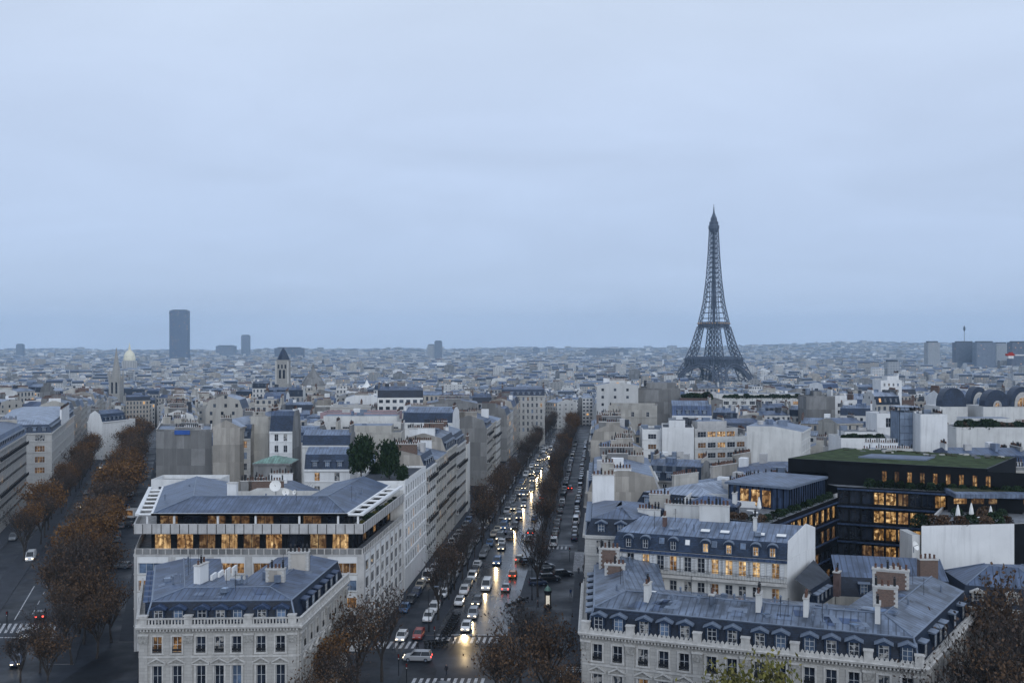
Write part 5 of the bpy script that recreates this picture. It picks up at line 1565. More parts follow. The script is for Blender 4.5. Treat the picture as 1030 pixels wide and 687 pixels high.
place('mansard_house', 'pink cream house with shuttered windows below the planted roof terrace', 842, 868, 426, 345, 12, 14, roof='zinc', wall='cream', party='cream', win={0: WN(2.6, 1.0, 1.6, 3, 3)}, chim=1)
place('white_house', 'white parapet house with dark green roof planting near the grass roof', 846, 905, 444, 292, 14, -3, roof='flat', wall='white', party='white', top='dark_roof', chim=0, extra=3, parapet=1.0)
place('white_house', 'white stucco pavilion with columns left of the wrapped scaffold tower', 882, 905, 418, 318, 10, 0, roof='flat', wall='white', party='white', top='zinc_pale', win={0: (5, 1.6, 3, 4, 1)}, chim=1, extra=1)
place('white_gable_house', 'white stepped gable house with iron ladder right of the wrapped scaffold tower', 926, 953, 419, 282, 14, -2, roof='flat', wall='white', party='white', top='dark_roof', chim=3, cm='white', extra=2)
place('long_brick_wall_house', 'wide whitewashed brick flank wall with shrubs along its top', 962, 1034, 431, 298, 12, -2, cat='building', roof='flat', wall='offwhite', party='offwhite', top='dark_roof', chim=0, extra=0, parapet=.4)
place('low_white_house', 'blue grey zinc sheds below the whitewashed brick flank wall', 956, 1034, 458, 262, 12, -3, cat='shed', roof='zinc', wall='zinc_blue', party='zinc_blue', top='zinc', chim=2, extra=4, mh=1.5)
place('white_tower_house', 'white tower house standing above the roofs left of the dark domes', 886, 907, 384, 485, 11, 0, roof='flat', wall='white', party='white', top='gravel_roof', win={0: (2.4, .9, 1.4, 3, 5)}, chim=1, extra=1)
place('party_wall_house', 'pale corner house with curved front above the far avenue tree tops', 505, 548, 398, 520, 16, 2, roof='mansard', wall='stone_pale', win={0: (2.4, 1.1, 2, 3.2, 6)}, chim=3, low='slate_mid')
# outer side of the second avenue
poly = [(XLl(266) - 13.5, 262), (XLl(266), 266), (XLl(318), 318), (XLl(318) - 13, 314)]
block('balcony_house', 'stone apartment house with black continuous balconies at the picture edge of the second avenue', 'apartment house', poly, 0, 22.8, 'mansard', (0, 1, 0, 1), 'stone', 'grey_wall', 'zinc', 'zinc_blue', win={1: (2.4, 1.15, 2.2, 3.3, 6)}, chim=3, mh=3.2, balc=(0, 3)); reserve(poly)
poly = [(-179, 339), (-159.5, 345), (-190, 432), (-214, 424)]
block('corner_apartment_house', 'pale corner apartment house with yellow lit windows above the second avenue trees', 'apartment house', poly, 0, 20.8, 'mansard', (1, 1, 1, 1), 'stone_pale', 'stone_pale', 'zinc_white', 'slate_mid',
      win={0: (5.6, 3.2, 2.1, 3.7, 4), 1: (3.2, 1.5, 2.1, 3.7, 4)}, chim=1, mh=2.8, glass=lambda g, e, i, j: ('lit' if i == 1 else 'lit3') if e == 0 and j > 0 else ('lit2' if e == 1 and i > 15 and j == 0 else 'glass_c')); reserve(poly)
place('white_gable_house', 'white gable house with curved slate attic beyond the pale corner apartment house', 88, 103, 424, 452, 16, -18, roof='mansard', slope=(0, 1, 0, 1), wall='white', party='white', low='slate_mid', chim=2, mh=3.4)
place('white_house', 'plain white house end beyond the curved attic gable', 103, 116, 424, 470, 14, -18, roof='flat', wall='white', party='white', chim=1)

# scaffold-wrapped tower
t = thing('scaffold_tower', 'blue grey netted scaffold tower rising beside white gable house', 'scaffolding', (0, 0, 0))
pp, z = pb(905, 924, 409, 288, 7, 0); c = poly_center(pp); t.location = (c.x, c.y, 0)
b = MB()
for i in range(4): b.face([xyz(pp[i], -1), xyz(pp[(i + 1) % 4], -1), xyz(pp[(i + 1) % 4], z - 1.6), xyz(pp[i], z - 1.6)], M['wrap'])
part('netting', b, t)
b = MB()
for i in range(4):
    a, c2 = pp[i], pp[(i + 1) % 4]
    for k in range(5):
        q = a.lerp(c2, k / 4); b.bar(xyz(q, 0), xyz(q, z), .09, M['zinc_trim'])
    for k in range(15):
        zz = z - 1.6 - k * 2.0
        if zz > 0:
            nrm = Vector(((c2 - a).y, -(c2 - a).x)).normalized() * .06
            b.bar(xyz(a + nrm, zz), xyz(c2 + nrm, zz), .07, M['zinc_trim'])
b.face([xyz(p, z - .1) for p in inset(pp, [-.7] * 4)], M['zinc_white'])
b.face([xyz(p, z - .3) for p in inset(pp, [-.7] * 4)][::-1], M['zinc_white'])
part('scaffold_frame', b, t); reserve(pp)

# four dark barrel domes with arched lunettes
dm_l = ['dark barrel dome with a plain front, first of the dome row', 'dark barrel dome with a pale arched window, second of the dome row', 'dark rounded dome with small lit arch, third of the dome row', 'dark barrel dome with orange lit arched window at the picture edge']
for k, (p0, p1, yt) in enumerate(((947, 972, 390), (976, 994, 389), (991, 1015, 392), (1017, 1040, 389))):
    Y = (372, 380, 366, 374)[k]; a = at(p0, 409, Y); c2 = at(p1, 409, Y); top = at(p0, yt, Y).z; z0 = a.z
    w = (c2.x - a.x) / 2; cx = (a.x + c2.x) / 2; hgt = top - z0
    t = thing('domed_roof_house', dm_l[k], 'house', (cx, Y, gz(Y)))
    b = MB(); b.box(cx - w - .6, cx + w + .6, Y + .1, Y + 14, gz(Y) - 2, z0, M['offwhite']); part('wall', b, t)
    b = MB(); n = 12
    def ar(i, kk=1.0): th = math.pi * i / n; return cx - w * kk * math.cos(th), z0 + hgt * kk * math.sin(th) ** .8
    for i in range(n):
        (x0, q0), (x1, q1) = ar(i), ar(i + 1)
        b.face([(x0, Y, q0), (x1, Y, q1), (x1, Y + 5, q1), (x0, Y + 5, q0)], M['slate_mid'], sm=True)
    b.face([(*(lambda v: (v[0], Y))(ar(i)), ar(i)[1]) for i in range(n + 1)], M['slate_mid'])
    b.face([(ar(i)[0], Y + 5, ar(i)[1]) for i in range(n, -1, -1)], M['slate_mid'])
    part('roof', b, t)
    if k != 0:
        b = MB(); s = .62 if k != 2 else .3
        b.face([(ar(i, s)[0], Y - .05, ar(i, s)[1]) for i in range(n + 1)], M['stone_pale'])
        for i in range(n):
            (x0, q0), (x1, q1), (x2, q2), (x3, q3) = ar(i, s), ar(i + 1, s), ar(i + 1, s * 1.18), ar(i, s * 1.18)
            b.face([(x0, Y - .25, q0), (x1, Y - .25, q1), (x2, Y - .25, q2), (x3, Y - .25, q3)], M['stone_trim'])
        part('lunette', b, t)
        b = MB(); s2 = s * .72
        b.face([(ar(i, s2)[0], Y - .1, ar(i, s2)[1] + .1) for i in range(n + 1)], M['lit' if k >= 2 else 'glass_b'])
        for i in (3, 6, 9): b.bar((ar(i, s2)[0], Y - .14, z0), (ar(i, s2)[0], Y - .14, ar(i, s2)[1]), .08, M['frame'])
        part('arched_window', b, t)
    reserve([(cx - w - 1, Y - 1), (cx + w + 1, Y - 1), (cx + w + 1, Y + 14), (cx - w - 1, Y + 14)])

# ---------------------------------------------------------------- terraces of houses along the avenues
def named(wall):
    return {'stone': 'stone', 'stone_pale': 'pale stone', 'cream': 'cream', 'offwhite': 'off white', 'white': 'white', 'grey_wall': 'grey', 'beige': 'beige', 'concrete': 'concrete'}[wall]
def topname(t):
    return {'zinc': 'grey zinc', 'zinc_pale': 'pale zinc', 'zinc_white': 'whitish zinc', 'zinc_blue': 'blue zinc', 'zinc_old': 'stained zinc', 'gravel_roof': 'gravel', 'dark_roof': 'dark flat', 'tile': 'brown tile'}[t]
def inside(p, poly):
    c = False; n = len(poly); j = n - 1
    for i in range(n):
        a, b = poly[i], poly[j]
        if (a[1] > p[1]) != (b[1] > p[1]) and p[0] < (b[0] - a[0]) * (p[1] - a[1]) / (b[1] - a[1]) + a[0]: c = not c
        j = i
    return c
def clear(poly):
    c = poly_center(poly)
    pts = list(poly) + [c] + [(Vector(poly[i]) + Vector(poly[(i + 1) % 4])) / 2 for i in range(4)]
    for r in RES:
        if any(inside(p, r) for p in pts) or inside(poly_center(r), poly): return False
        if any(inside(p, poly) for p in r): return False
    return True
def in_view(poly, m=1.06):
    return any(abs(p[0]) < .515 * p[1] * m and p[1] > 20 for p in poly)

g = random.Random(21)
far = MB()
cnt = {}
def row_house(fx, side, y0, y1, dep, label, lv, eave, zed, kw):
    a, b_ = Vector((fx(y0), y0)), Vector((fx(y1), y1))
    dd = (b_ - a).normalized(); n = Vector((dd.y, -dd.x)) * (-1 if side > 0 else 1)
    # side>0: street lies on the +x side of the house (street face is edge 1)
    if side > 0: poly = [a + n * dep, a, b_, b_ + n * dep]; e = 1
    else: poly = [a, a + n * dep, b_ + n * dep, b_]; e = 3
    if not clear(poly) or not in_view(poly): return
    reserve(poly)
    wn_ = kw.pop('w')
    block('avenue_house', label, 'house', poly, zed, eave, slope=(0, 1, 0, 1), win={e: wn_} if lv >= 2 else None, lv=lv, rg=g, **kw)

def avenue_row(fx, side, y0, y1, text, lo, hi):
    y = y0; k = 0
    while y < y1:
        w = g.uniform(13, 22); k += 1
        wall = g.choice(('stone', 'stone_pale', 'stone', 'stone_pale', 'cream', 'offwhite')); top = g.choice(('zinc', 'zinc_pale', 'zinc_blue', 'zinc_old'))
        kind = g.choice(('mansard', 'mansard', 'mansard', 'flat', 'zinc'))
        lv = 2 if y < 420 else 1
        z0 = gz(y + w / 2); ev = z0 + g.uniform(lo, hi)
        kw = dict(roof=kind, wall=wall, party=g.choice(('grey_wall', 'beige', 'cream', 'offwhite')), top=top, low=g.choice(('slate', 'slate_mid', 'zinc_blue')), chim=3, extra=2 if lv == 2 else 1, balc=g.choice(((1, 4), (0, 3), (0, 4), (1, 5))),
                  w=(g.uniform(2.2, 2.7), 1.15, 2.15, 3.25, 6), group='houses lining ' + text[1])
        if lv < 2: kw['wallfac'] = M['fac'][g.choice((0, 1, 4))]
        row_house(fx, side, y, y + w - .05, g.uniform(12, 15), '%s house with %s roof, %s %s' % (named(wall), topname(top), nth(k), text[0]), lv, ev, z0, kw)
        y += w
avenue_row(lambda y: XCl(y), 1, 233, 900, ('on the terraced office side of central avenue', 'the central avenue'), 20, 24.5)
avenue_row(lambda y: XCr(y), -1, 180, 221, ('on the slate mansion side of central avenue', 'the central avenue'), 20, 23)
avenue_row(lambda y: XCr(y), -1, 251, 900, ('beyond the side street, mansion side of avenue', 'the central avenue'), 19, 24)
avenue_row(lambda y: XLr(y), -1, 240, 700, ('on the wedge side of the second avenue', 'the second avenue'), 20, 24)
avenue_row(lambda y: XLl(y), 1, 448, 700, ('on the outer side of the second avenue', 'the second avenue'), 20, 24)

# ---------------------------------------------------------------- roofs between: rows of town houses, single up to about 300, merged beyond
def zones(y):
    x0 = -.53 * y - 12; x1 = .53 * y + 12
    return [(x0, XLl(y) - 14, 'beyond the second avenue'), (XLr(y) + 14, XCl(y) - 14, 'in the wedge of roofs'), (XCr(y) + 14, x1, 'below the iron tower side')] if y < 720 else [(x0, x1, 'far')]
SECT = [(-1, 100, 'below the slender spire'), (100, 160, 'below the gold dome'), (160, 235, 'below the dark slab skyscraper'), (235, 345, 'below the square stone belfry'), (345, 430, 'below the white marquee'), (430, 520, 'below the white drum building'),
        (520, 610, 'by the far avenue end'), (610, 680, 'left of the iron tower'), (680, 760, 'below the iron tower'), (760, 850, 'right of the iron tower'), (850, 925, 'below the wooded hills'), (925, 1100, 'below the riverside towers')]
sect_n = {}
CARD = 'zero one two three four five six seven eight nine ten eleven twelve thirteen fourteen fifteen sixteen seventeen eighteen nineteen twenty twenty-one twenty-two twenty-three twenty-four'.split()
n_single = 0
MAXS = 225
y = 212.0; row = 0
while y < 7600:
    sp = 24 + max(0, y - 500) * .010
    row += 1
    for (xa, xb, zt) in zones(y):
        x = xa + g.uniform(0, 6)
        while x < xb:
            w = g.uniform(10, 20) * (1 + max(0, y - 500) / 3600); dep = min(sp * .96, g.uniform(10, 15) * (1 + max(0, y - 600) / 3600))
            if y > 900 and g.random() < .03 + .00001 * y: x += w * 1.6; continue
            if y < 900 and g.random() < .06: x += w * .7; continue
            yy = y + g.uniform(-4, 4) * (1 + y / 2500)
            ang = R((4.9 if xb < XCr(y) else g.choice((-20, 5, -12))) if y < 720 else g.choice((-22, -8, 5, 12, 30)))
            if zt.startswith('beyond'): ang = R(-18.6)
            dd = Vector((math.cos(ang), math.sin(ang))); n = Vector((-dd.y, dd.x)); A = Vector((x, yy))
            ww = w * .985 if abs(ang) < R(8) else w * .93
            poly = [A, A + dd * ww, A + dd * ww + n * dep, A + n * dep]
            x += w
            if A.x < xa - 3 or A.x + w > xb + 6: continue
            if not in_view(poly) or (y < 1100 and not clear(poly)): continue
            c = poly_center(poly); z0 = gz(c.y, c.x)
            hgt = g.uniform(16, 23.5) if g.random() > .08 else g.uniform(24, 30)
            if y > 900: hgt *= g.uniform(.75, 1.15)
            if y > 1200 and g.random() < .012: hgt = g.uniform(28, 40)
            if 230 < y < 330: hgt = min(hgt, 21)
            if yy < 300 and c.x > 0: hgt = min(hgt, 19)
            wall = g.choice(('stone', 'stone_pale', 'cream', 'offwhite', 'offwhite', 'white', 'white', 'grey_wall', 'beige'))
            top = g.choice(('zinc', 'zinc_pale', 'zinc_pale', 'zinc_blue', 'zinc', 'zinc_old', 'zinc_white'))
            kind = g.choice(('mansard', 'mansard', 'mansard', 'zinc', 'zinc', 'flat', 'flat'))
            if kind == 'flat': top = g.choice(('gravel_roof', 'dark_roof', 'zinc_pale'))
            if g.random() < .05 and kind == 'zinc': top = 'tile'
            turn = g.random() < .36
            if turn and kind == 'mansard' and g.random() < .6: kind = 'zinc'
            slope = (0, 1, 0, 1) if turn else (1, 0, 1, 0)
            fac = M['fac'][g.choice((0, 1, 1, 2, 3, 4))]
            low = g.choice(('slate', 'slate_mid', 'slate_w', 'slate_w', 'zinc_blue'))
            kw = dict(roof=kind, slope=slope, wall=wall, party=g.choice(('grey_wall', 'grey_wall', 'beige', 'cream', 'offwhite', 'white', M['pw'][0], M['pw'][1], M['pw'][1], M['pw'][2])), top=top, low=low, rg=g, wallfac=fac)
            if n_single < MAXS and y < 700:
                n_single += 1
                px = HX + c.x / c.y * F
                s = [t for a, b_, t in SECT if a <= px < b_]; s = s[0] if s else SECT[0][2]
                key = (row, s); sect_n[key] = sect_n.get(key, 0) + 1
                what = '%s %s' % (named(wall), {'mansard': 'attic house', 'zinc': 'house', 'flat': 'flat topped house'}[kind])
                if y < 320:
                    kw['win'] = ({0: (g.uniform(3.4, 4.6), .8, 1.5, 3.15, 5)} if g.random() < .6 else None) if turn else {0: (g.uniform(2.3, 2.8), 1.1, 1.9, 3.15, 5)}
                    lv = 2
                else: lv = 1
                lab = '%s house under %s, %s in roof row %s %s' % (named(wall), topname(top), nth(sect_n[key]), CARD[row], s)
                block('town_house', lab, 'house', poly, z0, z0 + hgt, lv=lv, chim=g.choice((2, 3, 3, 4)), extra=g.choice((1, 2, 3)), group='town houses filling the city blocks', **kw)
            else:
                block('', '', '', poly, z0, z0 + hgt, lv=0, merge=far, chim=g.choice((1, 2, 3)) if y < 1100 else (1 if y < 2400 else 0), extra=(2 if y < 1300 else 0), **kw)
    y += sp
o = part('distant_city', far); o['kind'] = 'stuff'; o['label'] = 'grey blue sea of rooftops reaching to the horizon'
print('singles', n_single, 'far faces', len(far.f))
# ---------------------------------------------------------------- far landmarks
def lerp_tab(tab, h):
    for (a, x), (b, y) in zip(tab, tab[1:]):
        if h <= b: return x + (y - x) * (h - a) / (b - a)
    return tab[-1][1]
def iron_tower():
    Y = 1634; c = at(718, HY, Y); zb = -33.5
    root = thing('lattice_tower', 'tall brown iron lattice tower with three platforms and splayed legs', 'tower', (c.x, Y, zb), R(45))
    m = M['eiffel']
    WT = [(0, 62), (20, 50.5), (40, 41), (57.6, 34.5), (80, 27), (115.7, 18.8), (150, 12.9), (190, 9.2), (230, 6.9), (276, 5.2)]
    LT = [(0, 23), (57.6, 12.5), (115.7, 7.6), (150, 7.5), (190, 7)]
    w = lambda h: lerp_tab(WT, h); l = lambda h: lerp_tab(LT, h)
    def leg(sx, sy, hs, r1, r2):
        b = MB()
        def P(h, i, j): return Vector((sx * (w(h) - l(h) * i), sy * (w(h) - l(h) * j), h))
        cn = ((0, 0), (1, 0), (1, 1), (0, 1))
        for h0, h1 in zip(hs, hs[1:]):
            for k in range(4):
                a, c2 = cn[k], cn[(k + 1) % 4]
                b.bar(P(h0, *a), P(h1, *a), r1, m, caps=False)
                b.bar(P(h0, *a), P(h1, *c2), r2, m, caps=False); b.bar(P(h0, *c2), P(h1, *a), r2, m, caps=False)
                b.bar(P(h1, *a), P(h1, *c2), r2, m, caps=False)
        return b
    for sx, sy in ((1, 1), (1, -1), (-1, 1), (-1, -1)):
        part('leg', leg(sx, sy, [0, 11, 22, 33, 44, 55], 1.2, .5), root, False)
        part('upper_leg', leg(sx, sy, [60, 69, 78, 87, 96, 105, 113], 1.0, .48), root, False)
    b = MB(); hs = [118, 127, 136, 145, 154, 162, 170, 178, 186, 194, 202, 210, 218, 226, 234, 242, 250, 258, 266, 273]
    for h0, h1 in zip(hs, hs[1:]):
        for q in range(4):
            T = Matrix.Rotation(R(90 * q), 4, 'Z')
            W0, W1 = w(h0), w(h1); k0, k1 = max(0.0, W0 - l(min(h0, 190)) * (1 if h0 < 190 else 1)), 0
            def pt(u, h, W): return T @ Vector((u * W, -W, h))
            b.bar(pt(1, h0, W0), pt(1, h1, W1), .85, m, caps=False)
            if h0 < 186:
                t0, t1 = 1 - l(h0) / W0, 1 - l(h1) / W1
                t0, t1 = max(t0, .06), max(t1, .06)
                for s in (-1, 1):
                    b.bar(pt(s * t0, h0, W0), pt(s * t1, h1, W1), .6, m, caps=False)
                    b.bar(pt(s, h0, W0), pt(s * t1, h1, W1), .45, m, caps=False); b.bar(pt(s * t0, h0, W0), pt(s, h1, W1), .45, m, caps=False)
            else:
                b.bar(pt(0, h0, W0), pt(0, h1, W1), .4, m, caps=False)
                for s in (-1, 1):
                    b.bar(pt(s, h0, W0), pt(0, h1, W1), .42, m, caps=False); b.bar(pt(0, h0, W0), pt(s, h1, W1), .42, m, caps=False)
            b.bar(pt(-1, h1, W1), pt(1, h1, W1), .45, m, caps=False)
    b.box(-1.6, 1.6, -1.6, 1.6, 118, 272, m)
    part('shaft', b, root, False)
    def platform(name, hw, z0, z1, hole, lip):
        b = MB()
        for q in range(4):
            T = Matrix.Rotation(R(90 * q), 4, 'Z')
            b.box(-hw, hw, -hw, -hole, z0, z1, m, T)
            b.box(-hw - lip, hw + lip, -hw - lip, -hw + lip, z1, z1 + 1.2, m, T)
            n = int(hw / 2.2)
            for k in range(n):
                x = -hw + 2 * hw * (k + .5) / n; b.box(x - .35, x + .35, -hw - lip * .6, -hw, z0 - 2.5, z1, m, T)
            b.box(-hw * .82, hw * .82, -hw + 1.5, -hole - 1, z1 + 1.2, z1 + 4.2, m, T)
        return part(name, b, root, False)
    platform('first_platform', 34.2, 51.5, 60, 14, 1.6); platform('second_platform', 18.4, 112, 117, 5, 1.1)
    b = MB()
    b.lathe((0, 0, 0), [(5.2, 268), (7.4, 271.5), (8.8, 274), (8.8, 279), (7.4, 279.5), (7.4, 285), (5.4, 286), (5.2, 291), (3.6, 294), (2.6, 297), (1.6, 300), (1.2, 303)], m, 12, sm=False)
    part('summit_cabin', b, root, False)
    b = MB(); b.bar((0, 0, 300), (0, 0, 307), .8, m); b.bar((0, 0, 307), (0, 0, 314), .45, m)
    for z in (303, 305, 308): b.bar((-1.6, 0, z), (1.6, 0, z), .3, m); b.bar((0, -1.6, z), (0, 1.6, z), .3, m)
    part('antenna', b, root, False)
    for q in range(4):
        b = MB(); T = Matrix.Rotation(R(90 * q), 4, 'Z'); n = 22; pr = None
        for i in range(n + 1):
            th = math.pi * i / n; x = -math.cos(th); z = math.sin(th)
            hh = 14 + 34 * z; W = w(hh) - .5
            p = T @ Vector((x * 38, -W, hh)); o = T @ Vector((x * 41.5, -W, 14 + 38.5 * z))
            if pr:
                b.bar(pr[0], p, 1.5, m, caps=False); b.bar(pr[1], o, 1.2, m, caps=False); b.bar(pr[0], o, .4, m, caps=False)
            b.bar(p, o, .4, m, caps=False); pr = (p, o)
        part('arch', b, root, False)
    b = MB()
    for q in range(4):
        T = Matrix.Rotation(R(90 * q), 4, 'Z')
        for k in range(7):
            x = -16 + 32 * k / 6; b.box(x - .8, x + .8, -20.5, -20.1, 118.2, 119.6, M['lit2'], T)
    part('platform_lamp', b, root, False)
    reserve([(c.x - 90, Y - 90), (c.x + 90, Y - 90), (c.x + 90, Y + 90), (c.x - 90, Y + 90)])
iron_tower()

def slab(name, label, px0, px1, ytop, Y, dep, mat, cat='tower block', zb=None, yaw=0, bulge=0.0, capm=None, extra=None):
    a, c = at(px0, ytop, Y), at(px1, ytop, Y); zb = gz(Y, a.x) - 2 if zb is None else zb
    t = thing(name, label, cat, ((a.x + c.x) / 2, Y, zb), R(yaw))
    W = (c.x - a.x); h = a.z - zb; b = MB(); n = 8 if bulge else 1
    fr = [(-W / 2 + W * i / n, -bulge * (1 - (2 * i / n - 1) ** 2)) for i in range(n + 1)]
    ring = fr + [(x, dep - y) for x, y in reversed(fr)]
    u = 0
    for i in range(len(ring)):
        p, q = ring[i], ring[(i + 1) % len(ring)]; L = math.hypot(q[0] - p[0], q[1] - p[1])
        b.face([(*p, 0), (*q, 0), (*q, h), (*p, h)], mat, uv=[(u, -h), (u + L, -h), (u + L, 0), (u, 0)]); u += L
    part('wall', b, t, False)
    b = MB(); b.face([(*p, h) for p in ring], M['dark_roof'])
    b.box(-W * .4, W * .4, dep * .2, dep * .8, h, h + 3.5, capm or M['dark_roof'])
    part('roof', b, t, False)
    return t, W, h
FT = m_facade('dark_tower_facade', (.13, .17, .25), 3.2, 3.6, .62, .55, lit=.02, band=.5)  # dark brown glass; blue of reflected sky and haze put into its colour
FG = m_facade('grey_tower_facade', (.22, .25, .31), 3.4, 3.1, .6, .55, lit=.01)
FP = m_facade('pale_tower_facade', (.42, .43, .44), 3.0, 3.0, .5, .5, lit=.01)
FB = m_facade('hazed_tower_facade', (.14, .155, .20), 3.6, 3.0, .7, .6, lit=.01)  # bluer than the brown wall, haze put into the colour
t, W, h = slab('slab_skyscraper', 'dark slab skyscraper standing alone above the distant roofs', 170.3, 188.3, 312.4, 4000, 34, FT, 'skyscraper', bulge=6)
b = MB(); b.box(-W / 2 - .6, W / 2 + .6, -3.2, -2.2 + 2, h - 12, h - 9, M['dark_roof']); part('crown_band', b, t, False)
for a in (('slab_tower', 'faint square tower on the skyline at the picture edge', 16, 22, 346.5, 5200, 30, FG), ('slab_tower', 'long low hazy block right of the dark slab skyscraper', 217, 236, 348, 5200, 40, FG),
          ('slab_tower', 'slim hazy tower beside the long low hazy block', 242.5, 250.5, 337.5, 5300, 30, FG), ('slab_tower', 'broad hazy slab behind the square belfry', 276, 305, 350, 4500, 30, FB),
          ('slab_tower', 'pale hazy cube tower between belfry and twin towers', 349, 359, 352, 5000, 30, FP), ('slab_tower', 'taller of the twin hazy towers above the white drum building', 437, 444.5, 343.5, 4300, 26, FG),
          ('slab_tower', 'shorter of the twin hazy towers above the white drum building', 430, 437, 347, 4310, 26, FP),
          ('slab_tower', 'pale narrow riverside tower with dark vertical bands', 933.5, 945.5, 344.5, 2650, 26, FP), ('slab_tower', 'dark broad riverside tower beneath the thin mast', 962, 981, 344.5, 2700, 26, FB),
          ('slab_tower', 'grey twin shafted riverside tower right of the broad dark one', 982.5, 1001.5, 344.5, 2640, 26, FG), ('slab_tower', 'pale riverside tower behind the crane', 1002.5, 1014, 345.5, 2750, 26, FP),
          ('slab_tower', 'dark riverside tower at the picture edge behind the crane', 1018, 1034, 344.5, 2600, 26, FB), ('slab_tower', 'low pale block among the roofs left of riverside towers', 893, 905, 364, 1900, 20, FP),
          ('slab_tower', 'faint stub tower on the hazy skyline left of iron tower', 536, 543, 350.5, 5600, 30, FG), ('slab_tower', 'wide low hazy slab on the skyline past the avenue', 590, 632, 351.5, 5000, 24, FG)):
    slab(*a)
# slim dark stripes on the narrow riverside tower
t = thing('hilltop_mast', 'thin mast with thick dark head above the riverside towers', 'mast', (at(970, HY, 3400).x, 3400, gz(3400)))
p = at(970, 329, 3400); b = MB(); b.bar((p.x, 3400, gz(3400)), (p.x, 3400, p.z), 1.4, M['iron'], .5, 6); part('pole', b, t)
b = MB(); b.lathe((p.x, 3400, p.z - 14), [(1.2, 0), (3.4, 3), (3.8, 12), (1.5, 16), (.2, 20)], M['iron'], 8); part('antenna_head', b, t)
# white drum and other roofscape marks
b = MB(); p = at(442, 366, 2900); b.lathe((p.x, 2900, gz(2900) - 2), [(22, 0), (22, p.z - gz(2900)), (20, p.z + 4 - gz(2900)), (0, p.z + 6 - gz(2900))], M['white'], 20, sm=False)
tag(part('drum_building', b), 'white flat drum building in the far roofscape under twin hazy towers', 'building')
def marquee():
    Y = 1150; a = at(369, 391, Y); t = thing('marquee', 'white marquee with one high and two low peaks', 'marquee', (a.x, Y, a.z))
    s = Y / F
    for dx, w, h in ((0, 5.5, 9.0), (-7.5, 3.2, 3.6), (8, 3.4, 3.6)):
        b = MB(); b.lathe((a.x + dx * s, Y, a.z), [(w * s, 0), (w * s, 1.5 * s), (w * .45 * s, h * .45 * s), (.3, h * s)], M['canvas'], 8, sm=False); part('tent_peak', b, t)
    b = MB(); b.box(a.x - 13 * s, a.x + 13 * s, Y, Y + 12, gz(Y), a.z, M['fac'][1]); part('base', b, t)
marquee()
def spire_church():
    Y = 900; c = at(117, 395, Y); zb = gz(Y); T = at(117, 349.5, Y).z; t = thing('church_spire', 'slender grey stone church spire with pinnacles', 'church', (c.x, Y, zb))
    m = M['stone_trim']; b = MB(); w = 4.9; zt = at(117, 381, Y).z
    b.box(c.x - w, c.x + w, Y - w, Y + w, zb, zt, M['carving']); part('tower', b, t)
    b = MB(); b.lathe((c.x, Y, zt), [(w * .95, 0), (w * .62, (T - zt) * .35), (w * .3, (T - zt) * .7), (.12, T - zt)], M['carving'], 8, sm=False)
    part('spire', b, t)
    for sx in (-1, 1):
        for sy in (-1, 1):
            b = MB(); b.lathe((c.x + sx * w * .9, Y + sy * w * .9, zt - 3), [(1.1, 0), (1.1, 5), (.05, 12)], M['carving'], 6, sm=False); part('pinnacle', b, t)
    for dx in (-1.9, 1.9):
        b = MB(); b.box(c.x + dx - .8, c.x + dx + .8, Y - w - .06, Y - w - .01, zt - 13, zt - 3, M['glass']); part('belfry_opening', b, t)
    b = MB(); b.box(c.x - 26, c.x + 26, Y + w + .2, Y + 22, zb, zb + 20, M['stone']); 
    b.face([(c.x - 26, Y + w + .2, zb + 20), (c.x + 26, Y + w + .2, zb + 20), (c.x + 26, Y + 13.5, zb + 29), (c.x - 26, Y + 13.5, zb + 29)], M['slate']); part('nave', b, t)
spire_church()
